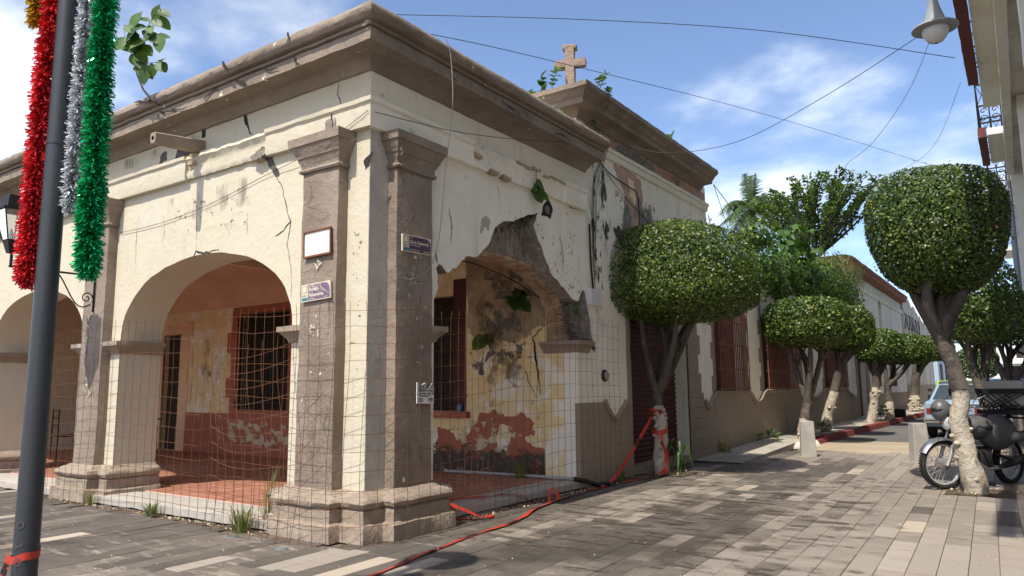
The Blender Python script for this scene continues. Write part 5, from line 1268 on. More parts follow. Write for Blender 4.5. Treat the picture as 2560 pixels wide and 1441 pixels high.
# wilted maize-like plant by the taped tree
mz = thing('wilted_maize_plant', 'wilted long-leaved green plant at the foot of the taped ficus', 'plant', (.55, 6.12, 0))
MB().tube([(0, 0, 0), (.02, 0, .2), (.04, 0, .38)], [.014, .011, .007], 6).build('stem', VINE[0], mz, smooth=60)
rz_ = random.Random(3)
for k in range(8):
    a = k * 2.4; z0 = .08 + .04 * k; dx, dy = math.cos(a), math.sin(a) * .6
    b = MB(); vs = []
    for i in range(8):
        t_ = i / 7; rr_ = .05 + .26 * t_ * (.7 + .3 * rz_.random()); z = z0 + .26 * math.sin(t_ * 2.6) * (1.1 - .45 * t_) - .22 * t_ * t_; w_ = .028 * math.sin(math.pi * (.12 + .85 * t_))
        z = max(.01, z)
        vs += [(dx * rr_ - dy * w_, dy * rr_ + dx * w_, z), (dx * rr_ + dy * w_, dy * rr_ - dx * w_, z + .01)]
    b.add(vs, [(2 * i, 2 * i + 1, 2 * i + 3, 2 * i + 2) for i in range(7)])
    b.build('leaf', BROAD[0] if k % 2 else VINE[0], mz, smooth=60, recalc=False)
# grass tufts
def tuft(label, loc, n, h, seed, mats=GRASSM, p=.2, sp=.12):
    r = random.Random(seed); b = MB()
    for k in range(n):
        a = r.uniform(0, 6.28); q = r.random() ** .5 * sp * .5; L = h * r.uniform(.5, 1.15); ln = r.uniform(.1, .75)
        c = Vector((math.cos(a) * q, math.sin(a) * q, 0)); d = Vector((math.cos(a), math.sin(a), 0)); s_ = Vector((-d.y, d.x, 0)) * .0045
        p1 = c + d * L * ln * .35 + Vector((0, 0, L * .6)); p2 = c + d * L * ln + Vector((0, 0, L * (1 - .35 * ln)))
        b.add([c - s_, c + s_, p1 + s_ * .8, p1 - s_ * .8, p2], [(0, 1, 2, 3), (3, 2, 4)], 1 if r.random() < p else 0)
    o = b.build('grass_tuft', mats, smooth=0, recalc=False); o.location = loc
    return tag(o, label, 'grass', 'grass tufts along the arcade step')
tuft('grass tuft against the front step in the middle of the first arch', (-2.93, -.33, 0), 90, .18, 1)
tuft('taller grass tuft at the left foot of the corner plinth', (-1.28, -.36, 0), 100, .30, 2, p=.3, sp=.16)
tuft('thin seeding grass on the step against the corner plinth', (-1.2, -.12, .1), 25, .55, 5, p=.5)
tuft('small weeds between plinths at the second pillar', (-4.35, -.3, 0), 40, .18, 3, p=.5)
tuft('dark grass on the floor under the peeling red dado', (-.9, 3.8, .1), 70, .28, 4, p=.2, sp=.2)
tuft('dry weed at the foot of the brown quoins by the first barred window', (.12, 9.5, .06), 60, .32, 6, DRYG, .4, .2)
tuft('little weed by the pier beside the shutter', (.08, 5.05, 0), 30, .2, 7)

# overgrowth along the ruined wall top: one mass of leaves
def vine_mass():
    rg = np.random.default_rng(77); Cs = []; Ns = []
    for (y, z, ry, rz_, rx, n) in ((12.3, 4.0, .8, .5, .5, 1600), (13.6, 4.0, 1.0, .6, .5, 2000), (15.2, 4.3, 1.2, .55, .5, 2200), (16.8, 4.3, 1.3, .75, .6, 2400), (18.6, 4.5, 1.3, .65, .7, 2200), (20.4, 4.6, 1.5, 1.0, .8, 2600), (22.3, 4.5, 1.3, 1.2, .8, 2400), (23.4, 4.3, .8, 1.0, .6, 1200), (17.5, 3.9, .8, .7, .5, 1200), (20.8, 3.8, 1.0, .7, .6, 1400), (14.4, 3.6, .6, .5, .35, 700), (13, 4.9, .6, .4, .4, 700)):
        P, N = crown_pts(n, (-.05, y, z), (rx, ry, rz_), 2.0, int(y * 10), .6, .22)
        Cs.append(P); Ns.append(N)
    return np.concatenate(Cs), np.concatenate(Ns)
Cv, Nv = vine_mass()
vm = leaf_cloud('wall_top_vines', Cv, Nv, .12, VINE, [.5, .3, .2], None, 4, .6, upbias=np.array((.3, 0, -.6)))
vm['label'] = 'mass of green vines spilling over the ruined wall top'; vm['category'] = 'vines'; stuff(vm)
Dg = MB(); rdg = random.Random(5)
for k in range(900):
    y = rdg.uniform(20.5, 24.6); x = rdg.uniform(-.2, .5); z = 4.9 + rdg.uniform(-.1, .5); L = rdg.uniform(.3, .8); a = rdg.uniform(0, 6.28); ln = rdg.uniform(.2, .9)
    d = Vector((math.cos(a) * ln, math.sin(a) * ln, 1 - ln * .4)) * L; s_ = Vector((.006, .006, 0)); c = Vector((x, y, z))
    Dg.add([c - s_, c + s_, c + d], [(0, 1, 2)], rdg.random() < .4)
o = Dg.build('dry_grass_on_wall', DRYG, smooth=0, recalc=False); tag(o, 'straw-coloured dry grass at the far end of the overgrown wall', 'grass'); stuff(o)

# palm and rubber tree behind the wall
palm = thing('palm_tree', 'feathery palm rising behind the overgrown wall', 'tree', (-3.55, 24.5, .2))
palm.scale = (1.25, 1.25, 1.1)
MB().tube([(0, 0, 0), (.1, 0, 3), (0, .1, 6.2), (.05, .1, 7.6)], [.2, .17, .15, .12], 10).build('trunk', BARK, palm, smooth=60)
rp = random.Random(9)
for k in range(22):
    a = k * 2.399; el = rp.uniform(-.25, 1.35) if k < 19 else 1.45; L = rp.uniform(1.5, 2.1) if k < 19 else 1.5
    b = MB(); pts = []
    for i in range(13):
        t_ = i / 12
        hr = L * t_ * math.cos(el) * (1 - .1 * t_) + .02; zz = 7.5 + L * t_ * math.sin(el) - .85 * L * t_ * t_ * (1 if el < 1.4 else .1)
        pts.append(Vector((.05 + math.cos(a) * hr, .1 + math.sin(a) * hr, zz)))
    b.tube(pts, [.022 * (1 - .8 * i / 12) for i in range(13)], 4)
    for i in range(1, 12):
        for q in range(4):
            p = pts[i].lerp(pts[i + 1], q / 4) if i < 12 else pts[i]
            tg = (pts[i + 1] - pts[i]).normalized(); sd = tg.cross(Vector((0, 0, 1)))
            sd = sd.normalized() if sd.length > .05 else Vector((1, 0, 0))
            for sg in (-1, 1):
                l_ = .62 * math.sin(math.pi * (.15 + .75 * i / 12)) * rp.uniform(.8, 1.1)
                e_ = p + (sd * sg * .75 + tg * .55 + Vector((0, 0, -.45 + rp.uniform(-.15, .25)))) * l_
                w_ = tg * .022
                b.add([p - w_, p + w_, e_], [(0, 1, 2)], rp.random() < .35)
    b.build('frond', PALMM, palm, smooth=0, recalc=False)
rub = thing('rubber_tree', 'large glossy-leaved tree spreading behind the overgrown wall', 'tree', (-.9, 22.8, 1.0))
rbm = MB()
branchy(rbm, (0, 0, 0), (.1, 0, 5.0), .22, .16, 3)
tips = []
rt2 = random.Random(12)
for k in range(34):
    a = k * 2.399; rad_ = 2.6 * math.sqrt((k + .5) / 34); 
    top_ = Vector((math.cos(a) * rad_ * 1.0 + .35, math.sin(a) * rad_ * .8, 7.9 - .28 * rad_ * rad_ * .55 + rt2.uniform(-.3, .5)))
    st = Vector((.1, 0, 4.6)).lerp(Vector((top_.x * .35, top_.y * .35, 5.8)), rt2.random())
    pth = branchy(rbm, st, top_, .05, .016, 100 + k, 0, .1, 8, 6)
    tips.append(pth)
rbm.build('trunk', BARK, rub, smooth=60)
Cs = []; Ns = []
rg = np.random.default_rng(5)
for pth in tips:
    for i in range(2, len(pth)):
        m = 26 if i > 4 else 13
        for q in range(m):
            p = pth[i - 1].lerp(pth[i], q / m); a = rg.uniform(0, 6.28); out = np.array((math.cos(a), math.sin(a), rg.uniform(.1, .8)))
            Cs.append(np.array(p) + out * .13); Ns.append(np.array((-out[0] * .5, -out[1] * .5, 1.0)) + rg.normal(size=3) * .35)
leaf_cloud('crown', np.array(Cs), np.array(Ns), .25, RUB, [.5, .35, .15], rub, 8, .38, .3)
bw = thing('roadside_bush', 'light green broad-leaved bush in front of the rubber tree on the wall top', 'bush', (-.1, 16.6, 4.4))
MB().tube([(0, 0, -.6), (0, 0, .3), (.05, .05, .9)], [.03, .025, .012], 6).build('stem', BARK, bw, smooth=60)
P, N = crown_pts(420, (0, 0, .75), (.75, 1.0, .75), 2.0, 91, .9, .2)
leaf_cloud('foliage', P, N, .26, [BROAD[0], VINE[0]], [.7, .3], bw, 12, .75)

# ================================================================== lamp post with garlands
PX, PY = 1.03, -3.18
post = thing('lamp_post', 'charcoal round steel lamp post in the left foreground', 'lamp post', (PX, PY, 0))
MB().lathe([(.0, 0), (.11, 0), (.11, .02), (.062, .05), (.056, .3), (.053, 1.5), (.051, 2.60), (.0535, 2.602), (.0535, 2.62), (.049, 2.622), (.046, 4.2), (.0, 4.2)], 28).build('pole', POLEM, post, smooth=40)
MB().lathe([(.0, 4.2), (.07, 4.2), (.07, 4.26), (.05, 4.3), (.045, 4.4), (.0, 4.4)], 20).build('collar', POLEM, post, smooth=40)
LAMPG = mat('frosted_lamp_glass', (.75, .74, .70), .35, trans=.25, spec=.5)
LAMPM = mat('pale_grey_lamp_metal', (.30, .31, .31), .4, (((.22, .23, .23), 6, .45, .7, .6),), spec=.5)
MB().lathe([(.0, 4.95), (.03, 4.93), (.06, 4.8), (.10, 4.68), (.30, 4.60), (.31, 4.57), (.0, 4.565)], 28).build('lamp_hood', LAMPM, post, smooth=40)
MB().lathe([(.0, 4.39), (.10, 4.42), (.15, 4.5), (.14, 4.56), (.0, 4.56)], 24).build('lamp_globe', LAMPG, post, smooth=60)
SCR = mat('scratched_chalk', (.095, .097, .10), .8)
for k, ch in enumerate('otoSSOH'[::-1]):
    a = rad(-38)
    M_ = frameM((.0565 * math.cos(a) if k < 0 else .0575 * math.cos(a), .0575 * math.sin(a), 0.20 + k * .085), (0, 0, 1), (math.sin(a), -math.cos(a), 0))
    text_obj('scratched_letter', ch, .075, SCR, M_, post)
def tinsel_mat(name, c, rough=.17):
    return mat(name, c, rough, (((c[0] * .35, c[1] * .35, c[2] * .35), 25, .4, .7, .7),), metal=.4, spec=.7)
def garland(label, path, r, n, c, seed, w=.0045):
    m = tinsel_mat(label.split()[0] + '_tinsel', c)
    rg = np.random.default_rng(seed)
    P = np.array(path, float); k = len(P) - 1
    t = rg.random(n) * k; i = np.minimum(t.astype(int), k - 1); f = (t - i)[:, None]
    base = P[i] * (1 - f) + P[i + 1] * f
    d = P[i + 1] - P[i]; d /= np.linalg.norm(d, axis=1, keepdims=True)
    a = rg.normal(size=(n, 3)); a -= d * (a * d).sum(1, keepdims=True); a /= np.linalg.norm(a, axis=1, keepdims=True)
    dirs = a + d * rg.normal(size=(n, 1)) * .35 + np.array((0, 0, -.25)); dirs /= np.linalg.norm(dirs, axis=1, keepdims=True)
    L = (r * rg.uniform(.55, 1.08, n) * (1 - .35 * (t / k > .96)))[:, None]
    sd = np.cross(dirs, rg.normal(size=(n, 3))); sd /= np.linalg.norm(sd, axis=1, keepdims=True)
    tip = base + dirs * L + np.array((0, 0, -1)) * L * rg.uniform(0, .25, (n, 1)); mid = base + dirs * L * .5 + rg.normal(size=(n, 3)) * r * .05
    V = np.stack([base - sd * w * .5, base + sd * w * .5, mid + sd * w, mid - sd * w, tip + sd * w * .8, tip - sd * w * .8], 1).reshape(-1, 3)
    me = bpy.data.meshes.new('tinsel'); q = np.arange(n)[:, None] * 6
    F = np.concatenate([q + np.array([[0, 1, 2, 3]]), q + np.array([[3, 2, 4, 5]])], 0)
    me.from_pydata(V.tolist(), [], F.tolist()); me.materials.append(m); me.update()
    loc = path[0]
    o = thing('tinsel_garland', label, 'garland', loc, 0, 'tinsel garlands hung on the lamp post')
    tn = bpy.data.objects.new('tinsel', me); COL.objects.link(tn); tn.parent = o; shift(tn, loc)
    c_ = MB().tube(path, .006, 5).build('core_wire', BLACKI, o, smooth=60); shift(c_, loc)
    return o
# camera-right direction at the post, used to spread the garlands round it
ux, uy = .82, .57
def side(s, z, dpt=0.0): return (PX + ux * s - .57 * dpt, PY + uy * s + .82 * dpt, z)
garland('red tinsel garland hanging on the left of the lamp post', [side(-.085, 3.75), side(-.088, 3.2), side(-.10, 2.8), side(-.10, 2.4), side(-.105, 2.1), side(-.10, 1.88)], .065, 7500, (.95, .07, .085), 1)
garland('green tinsel garland hanging on the right of the lamp post', [side(.195, 3.75), side(.195, 3.2), side(.195, 2.8), side(.20, 2.4), side(.19, 2.2), side(.20, 1.92)], .073, 8500, (.02, .52, .19), 2)
garland('silver tinsel garland hanging close behind the post', [side(.105, 3.75, .0), side(.10, 3.2, .0), side(.095, 2.7, .0), side(.085, 2.25, .0)], .055, 5500, (.85, .87, .92), 3, .004)
garland('gold tinsel end peeping out at the upper left of the post', [side(-.19, 3.65), side(-.165, 3.4), side(-.15, 3.26)], .06, 1500, (.80, .52, .06), 4)
garland('short gold tinsel tuft between the silver and green garlands', [side(.095, 2.95, .09), side(.10, 2.78, .09)], .05, 700, (.80, .52, .06), 5)

# ================================================================== caution tape
TAPE = mat('red_caution_tape', (.50, .045, .025), .42, (((.45, .04, .02), 9, .45, .7, .6),), spec=.5)
def smooth_path(P, k=6):
    P = [Vector(p) for p in P]; out = []
    for i in range(len(P) - 1):
        p0, p1, p2, p3 = P[max(0, i - 1)], P[i], P[i + 1], P[min(len(P) - 1, i + 2)]
        for j in range(k):
            t = j / k
            out.append(.5 * ((2 * p1) + (p2 - p0) * t + (2 * p0 - 5 * p1 + 4 * p2 - p3) * t * t + (3 * p1 - p0 - 3 * p2 + p3) * t ** 3))
    out.append(P[-1])
    return out
def tape(label, pts, width, seed, words=(), tilt=0.2, wob=.6, name='caution_tape'):
    P = smooth_path(pts, 8); n = len(P); r = random.Random(seed)
    sides = []; acc = [0.0]
    for i in range(n):
        t = (P[min(n - 1, i + 1)] - P[max(0, i - 1)]).normalized()
        h = t.cross(Vector((0, 0, 1)))
        h = h.normalized() if h.length > .05 else Vector((1, 0, 0))
        v = h.cross(t)
        a = tilt + wob * MN.noise(Vector((i * .11, seed * 3.3, 0)))
        sides.append(h * math.cos(a) + v * math.sin(a))
        if i: acc.append(acc[-1] + (P[i] - P[i - 1]).length)
    # half the width varies where the tape is crumpled
    hw = [width * .5 * (.55 + .45 * abs(math.cos(.9 * MN.noise(Vector((i * .16, seed, 5))) * 3))) for i in range(n)]
    b = MB()
    ins = []
    for i in range(n):
        q = [P[i] - sides[i] * hw[i], P[i], P[i] + sides[i] * hw[i]]
        q = [Vector((p.x, p.y, max(p.z, .006) if p.z < .5 else p.z)) + Vector((0, 0, .003 * math.sin(i * .7 + j))) for j, p in enumerate(q)]
        ins.append(q)
    b.add([p for q in ins for p in q], [(3 * i + j, 3 * i + j + 1, 3 * i + j + 4, 3 * i + j + 3) for i in range(n - 1) for j in range(2)])
    o = thing(name, label, 'tape', pts[0])
    shift(b.build('ribbon', TAPE, o, smooth=60, recalc=False), pts[0])
    # lettering bent along the ribbon
    def at(s, w):
        s = max(0, min(acc[-1] - 1e-4, s)); i = 0
        lo, hi = 0, n - 1
        while hi - lo > 1:
            m_ = (lo + hi) // 2
            if acc[m_] <= s: lo = m_
            else: hi = m_
        f = (s - acc[lo]) / max(1e-6, acc[hi] - acc[lo])
        p = P[lo].lerp(P[hi], f); sd = sides[lo].lerp(sides[hi], f).normalized(); h = hw[lo] + (hw[hi] - hw[lo]) * f
        tg = (P[hi] - P[lo]).normalized(); nn = sd.cross(tg)
        if nn.z < 0: nn = -nn
        q = p + sd * h * w
        return Vector((q.x, q.y, max(q.z, .007) if q.z < .5 else q.z)) + nn * .0035
    for s0, body, flip in words:
        me = text_mesh(body, width * 1.1, 'CENTER', .003)
        for v in me.vertices:
            x, y = v.co.x, v.co.y - width * .38
            co = at(s0 + (x if not flip else -x), (y if not flip else -y) / (width * .5))
            v.co = co
        me.materials.clear(); me.materials.append(INK)
        t_ = bpy.data.objects.new('lettering', me); COL.objects.link(t_); t_.parent = o; shift(t_, pts[0])
    return o
gp = [(1.0, -1.1, .01), (.98, -.72, .012), (.88, -.25, .015), (.80, .2, .01), (.72, .72, .01), (.70, 1.2, .015), (.62, 1.65, .02), (.46, 2.1, .02), (.36, 2.6, .02), (.30, 3.1, .03), (.26, 3.7, .02), (.24, 4.4, .02), (.30, 5.1, .015), (.40, 5.6, .02), (.42, 5.86, .06), (.40, 5.93, .25), (.36, 5.93, .5)]
tape('long red danger tape lying across the paving to the near ficus', gp, .054, 3, [(.62, 'PELIGRO', 1), (1.15, 'PELIGRO', 1), (1.75, 'PELIGRO', 1), (2.5, 'PELIGRO', 1), (3.4, 'PELIGRO', 1), (4.4, 'PELIGRO', 1), (5.5, 'PELIGRO', 1)], .10, .5)
tape('tape strand falling from the near ficus to the ground on its left', [(.18, 5.95, .88), (.15, 5.62, .62), (.13, 5.25, .35), (.14, 4.8, .12), (.19, 4.4, .03), (.25, 4.1, .02)], .045, 5, [(.6, 'PELIGRO', 0)], .5, .4)
tape('loose tape loop sticking up on the paving by the side step', [(.36, 2.75, .02), (.28, 2.92, .04), (.18, 3.0, .12), (.2, 2.85, .11), (.32, 2.66, .02)], .045, 7, [], .3, .8)
tape('tape strand crossing the side step from the arch floor', [(-.5, 1.5, .115), (-.3, 1.85, .115), (-.12, 2.2, .12), (-.02, 2.4, .115), (.06, 2.5, .09), (.1, 2.55, .03), (.2, 2.6, .015)], .05, 9, [], .1, .7)
tape('crumpled tape end hooked on the corner plinth', [(.12, .98, .2), (.17, 1.02, .12), (.2, 1.1, .04), (.26, 1.35, .012), (.33, 1.55, .012), (.28, 1.4, .03), (.2, 1.15, .14), (.13, 1.0, .21)], .045, 11, [], .5, .9)
def wrap(label, c, r, z, w, words, seed, tilt=0.0, a0=0, a1=2 * math.pi):
    o = thing('caution_tape', label, 'tape', (c[0], c[1], z))
    b = MB(); n = 30; vs = []
    for i in range(n + 1):
        a = a0 + (a1 - a0) * i / n; rr = r * (1 + .03 * math.sin(5 * a + seed))
        dz = tilt * math.sin(a) + .006 * math.sin(3 * a + seed)
        for k in range(3): vs.append((rr * math.cos(a), rr * math.sin(a), dz + (k - 1) * w * .5))
    b.add(vs, [(3 * i + k, 3 * i + k + 1, 3 * i + k + 4, 3 * i + k + 3) for i in range(n) for k in range(2)])
    b.build('ribbon', TAPE, o, smooth=60, recalc=False)
    for ac, body in words:
        me = text_mesh(body, w * .8, 'CENTER', .002)
        for v in me.vertices:
            a = ac + v.co.x / r; v.co = ((r * 1.035) * math.cos(a), (r * 1.035) * math.sin(a), v.co.y - w * .28 + tilt * math.sin(a))
        me.materials.clear(); me.materials.append(INK)
        t_ = bpy.data.objects.new('lettering', me); COL.objects.link(t_); t_.parent = o
    return o
wrap('dark red tape band printed PELIGRO, upper one on the near ficus trunk', (.20, 6.08), .135, .96, .085, [(rad(-62), 'PELIGRO')], 1, .01)
wrap('bright red tape band, lower one on the near ficus trunk', (.255, 6.06), .125, .66, .07, [], 2, .02)
tape('tape tails crossing down the near ficus trunk', [(.36, 5.95, .66), (.33, 5.93, .5), (.42, 5.94, .3), (.40, 5.92, .12), (.33, 5.8, .02)], .05, 13, [], 1.2, .4)
wrap('red tape knotted round the charcoal lamp post', (PX, PY), .058, .585, .035, [], 3, .012)
tape('red and black tape tail hanging down the lamp post', [(PX - .02, PY - .06, .585), (PX - .05, PY - .075, .48), (PX - .085, PY - .085, .35), (PX - .10, PY - .085, .2), (PX - .11, PY - .09, .0)], .04, 15, [(.12, 'PELIGRO', 0), (.38, 'PELIGRO', 0)], 1.3, .4)
o = thing('caution_tape', 'strip of danger tape stretched low across the far left pier', 'tape', (-8.6, -.0, .6))
MB().box(-.6, .22, -.012, -.008, -.045, .045).build('ribbon', TAPE, o, smooth=0)
text_obj('lettering', 'PELIGRO', .085, INK, frameM((-.35, -.0145, -.032), (1, 0, 0), (0, 0, 1)), o, bold=.003)
o.location = (-8.62, -.19, .50)

# ================================================================== wire mesh fence
fence = thing('wire_mesh_fence', 'rusty wire mesh wrapped round the arcade pillars and across the arches', 'fence')
fp = [(-5.55, .35), (-5.62, -.05), (-5.55, -.33), (-5.2, -.42), (-4.6, -.42), (-4.25, -.40), (-3.6, -.38), (-2.8, -.36), (-2.0, -.36), (-1.3, -.38), (-.9, -.42), (-.4, -.43), (.05, -.36), (.30, -.1), (.36, .25), (.36, .8), (.30, 1.2), (.14, 1.9), (.12, 2.6), (.13, 3.4), (.14, 4.0), (.16, 4.5), (.17, 4.95)]
def top_z(s, L):
    u = s / L
    return 1.98 + .12 * math.sin(u * 9) + .18 * u + (.10 if .36 < u < .62 else 0)
F3 = smooth_path([(x, y, 0) for x, y in fp], 10)
acc = [0.0]
for i in range(1, len(F3)): acc.append(acc[-1] + (F3[i] - F3[i - 1]).length)
FL = acc[-1]
def fat(s):
    s = max(0, min(FL - 1e-4, s)); lo, hi = 0, len(F3) - 1
    while hi - lo > 1:
        m_ = (lo + hi) // 2
        if acc[m_] <= s: lo = m_
        else: hi = m_
    return F3[lo].lerp(F3[hi], (s - acc[lo]) / max(1e-6, acc[hi] - acc[lo]))
def fpt(s, z):
    p = fat(s)
    return Vector((p.x + .035 * MN.noise(Vector((s * .8, z * .9, 1))), p.y + .035 * MN.noise(Vector((s * .8, z * .9, 7))), z + .02 * MN.noise(Vector((s * .9, z, 4)))))
def drift(s, z): return .10 * MN.noise(Vector((s * .35, z * .25, 9))) + .02 * MN.noise(Vector((s * 3, z, 2)))
s = .0; WR = .0022
while s < FL:
    zt = top_z(s, FL)
    path = [fpt(s + drift(s, z) - drift(s, 0), z) for z in [zt * i / 9 for i in range(10)]]
    path.append(path[-1] + Vector((RND.uniform(-.015, .015), RND.uniform(-.015, .015), .07)))
    MB().tube(path, WR, 4).build('vertical_wire', RUSTWIRE, fence, smooth=0, recalc=False)
    s += .152
z = .02
while z < 2.0:
    k = int(FL / .22)
    MB().tube([fpt(FL * i / k, z * top_z(FL * i / k, FL) / 1.98 + .018 * MN.noise(Vector((i * .5, z * 5, 0)))) for i in range(k + 1)], WR, 4).build('horizontal_wire', RUSTWIRE, fence, smooth=0, recalc=False)
    z += .15
# overlapping end of the roll, bellied out before the corner
f2 = thing('wire_mesh_fence', 'second overlapping end of mesh bulging across the right of the front arch', 'fence')
def f2pt(u, z): return Vector((-1.75 + 1.35 * u + .03 * math.sin(z * 3), -.47 - .10 * math.sin(u * math.pi) + .03 * math.sin(z * 2 + u * 4), z - .16 * math.sin(u * math.pi) * (z / 1.8)))
for i in range(9):
    u = i / 8
    MB().tube([f2pt(u + .05 * math.sin(j * .5), 1.95 * j / 9) for j in range(10)], WR, 4).build('vertical_wire', RUSTWIRE, f2, smooth=0, recalc=False)
for j in range(12):
    MB().tube([f2pt(i / 10, .05 + .16 * j) for i in range(11)], WR, 4).build('horizontal_wire', RUSTWIRE, f2, smooth=0, recalc=False)

# ================================================================== plaques, papers, meters
bd = thing('framed_board', 'blank white framed board on the left face of the corner pillar', 'board', (-.545, -.15, 2.77))
WPAN = mat('white_board', (.70, .68, .64), .8, (((.60, .57, .52), 6, .45, .7, .5),), ((30, .4, .006),))
MB().rbox(-.185, .185, -.004, .012, -.115, .115, .05, .001, 8, rnd=.001).build('panel', WPAN, bd, smooth=40)
FRW = mat('reddish_frame_wood', (.20, .075, .04), .7, (((.13, .05, .03), 20, .45, .7, .7),))
for x0, x1, z0, z1 in ((-.20, .20, .115, .135), (-.20, .20, -.135, -.115), (-.20, -.185, -.115, .115), (.185, .20, -.115, .115)):
    MB().box(x0, x1, -.014, .01, z0, z1).build('frame_side', FRW, bd, smooth=0, bevel=.003)
bd.rotation_euler = (0, rad(-1.5), 0)
PLQ = mat('cream_plaque_enamel', (.62, .56, .42), .55, (((.45, .38, .26), 12, .55, .7, .6),)); PUR = mat('purple_plaque_field', (.095, .042, .08), .5, (((.14, .09, .15), 14, .5, .7, .6),)); LETT = mat('cream_lettering', (.72, .66, .50), .6); TEAL = mat('teal_plaque_mark', (.03, .19, .24), .55)
def plaque(label, o3, xdir, lines, cracked, tilt, pur=PUR):
    t = thing('street_plaque', label, 'plaque', o3)
    x = Vector(xdir); up = Vector((0, 0, 1)); nrm_ = x.cross(up)
    def add(name, pts, d0, d1, m):
        vs = []
        for d in (d0, d1):
            vs += [tuple(x * p[0] + up * p[1] + nrm_ * d) for p in pts]
        n = len(pts)
        return MB().add(vs, [tuple(range(n)), tuple(range(2 * n - 1, n - 1, -1))] + [(i, (i + 1) % n, n + (i + 1) % n, n + i) for i in range(n)]).build(name, m, t, smooth=0)
    add('plate', [(-.21, -.085), (.21, -.085), (.21, .085), (-.21, .085)], -.012, .006, PLQ)
    arc = [(.20 - .07 * (1 - math.cos(a * math.pi / 10)), .01 + .065 * math.sin(a * math.pi / 10)) for a in range(6)]
    add('field', [(-.115, -.075), (.20, -.075)] + arc + [(-.115, .075)], .006, .0075, pur)
    add('crest', [(-.195, .0), (-.13, .0), (-.13, .07), (-.195, .07)], .006, .0072, mat('crest_beige', (.42, .36, .24), .6))
    add('crest_line', [(-.185, .012), (-.14, .012), (-.14, .06), (-.185, .06)], .0072, .0078, LETT)
    add('mark', [(-.2, -.075), (-.12, -.075), (-.12, -.045), (-.2, -.045)], .006, .0072, TEAL)
    for (px_, pz_, sz, body, m_) in lines:
        M_ = frameM(tuple(x * px_ + up * pz_ + nrm_ * .009), x, up)
        text_obj('lettering', body, sz, m_, M_, t, bold=.0012 if sz > .03 else .0004)
    for k in range(cracked):
        r = random.Random(k + 4); a = (r.uniform(-.1, .1), .075); b_ = (r.uniform(-.05, .19), r.uniform(-.05, .03))
        pts = []
        for i in range(6):
            f = i / 5; pts.append(tuple(x * (a[0] + (b_[0] - a[0]) * f + .02 * math.sin(f * 5 + k)) + up * (a[1] + (b_[1] - a[1]) * f) + nrm_ * .0085))
        MB().tube(pts, .0018, 4).build('chipped_line', LETT, t, smooth=0)
    if abs(x.x) > .5: t.rotation_euler = (0, tilt, 0)
    else: t.rotation_euler = (tilt, 0, 0)
plaque('chipped purple street plaque reading Portal Matamoros on the front pilaster', (-.545, -.150, 2.29), (1, 0, 0), [(-.10, .052, .018, 'Portal', LETT), (-.10, .012, .052, 'Portal', LETT), (-.10, -.042, .046, 'Matamoros', LETT), (-.10, -.068, .013, 'Centro Historico', LETT), (.11, -.068, .013, 'C.P. 62700', LETT), (-.2, -.03, .014, '3 PUEBLO', INK)], 7, rad(-2.5), mat('faded_purple_field', (.16, .10, .17), .6, (((.30, .24, .26), 12, .5, .7, .6),)))
plaque('purple street plaque reading De la Tesoreria on the side pilaster', (.150, .515, 2.77), (0, 1, 0), [(-.10, .055, .018, 'Calle', LETT), (-.105, .005, .043, 'De la Tesorería', LETT), (-.10, -.018, .018, '(antes, de la Carcel)', LETT), (-.10, -.064, .018, 'Centro Historico', LETT), (.09, -.068, .020, 'C.P. 62700', LETT), (-.2, -.03, .014, '3 PUEBLO', INK)], 0, rad(1.0))
pp = thing('rental_flyer', 'torn white paper flyer reading RENTA on the side pilaster', 'flyer', (.148, .66, 1.305))
MB().prism(jag([(-.125, -.10), (.125, -.105), (.125, .07), (.10, .095), (.05, .05), (0, .10), (-.06, .075), (-.125, .105)], .004, 4, 3), 'x', -.006, .003).build('paper', PAPER, pp, smooth=0)
for (y, z, sz, body) in ((-.11, .045, .055, 'DEPARTAMENTO'), (-.105, .012, .042, 'RENTA'), (.03, .016, .018, 'AMUEBLADO'), (-.10, -.012, .021, 'CEL. PUEBLA, CAMPO, MAR'), (-.09, -.034, .015, 'INF. SOLO WHATSAPP'), (-.11, -.083, .048, '735'), (.035, -.083, .048, '395')):
    me = text_mesh(body, sz, 'LEFT', .0012)
    mxx = max((v.co.x for v in me.vertices), default=.1)
    lim = .235 if y < 0 else .115
    sc_ = min(1.0, (lim if body not in ('735', '395', 'RENTA') else .10 if body != 'RENTA' else .13) / mxx)
    for v in me.vertices: v.co.x *= sc_
    me.materials.clear(); me.materials.append(INK)
    t_ = bpy.data.objects.new('lettering', me); COL.objects.link(t_); t_.parent = pp
    t_.matrix_local = frameM((.0055, y, z), (0, 1, 0), (0, 0, 1))
mb_ = thing('meter_box', 'small white box fixed high beside the broken arch', 'box', (.03, 4.41, 2.62))
MB().box(-.03, .05, -.17, .17, -.12, .12).build('case', WPAN, mb_, smooth=0, bevel=.008)
MB().box(.05, .056, -.15, .15, -.10, .10).build('lid', mat('pale_box_lid', (.62, .62, .60), .6), mb_, smooth=0, bevel=.004)
rm = thing('round_meter', 'round glass meter set in the white pier', 'meter', (.0, 4.72, 1.51))
MB().lathe([(.0, .0), (.085, .0), (.085, .03), (.07, .04), (.0, .042)], 20, axis='x').build('rim', BLACKI, rm, smooth=40)
MB().lathe([(.0, .043), (.066, .043), (.05, .06), (.0, .065)], 20, axis='x').build('glass', mat('meter_glass', (.30, .31, .30), .2, spec=.6), rm, smooth=60)

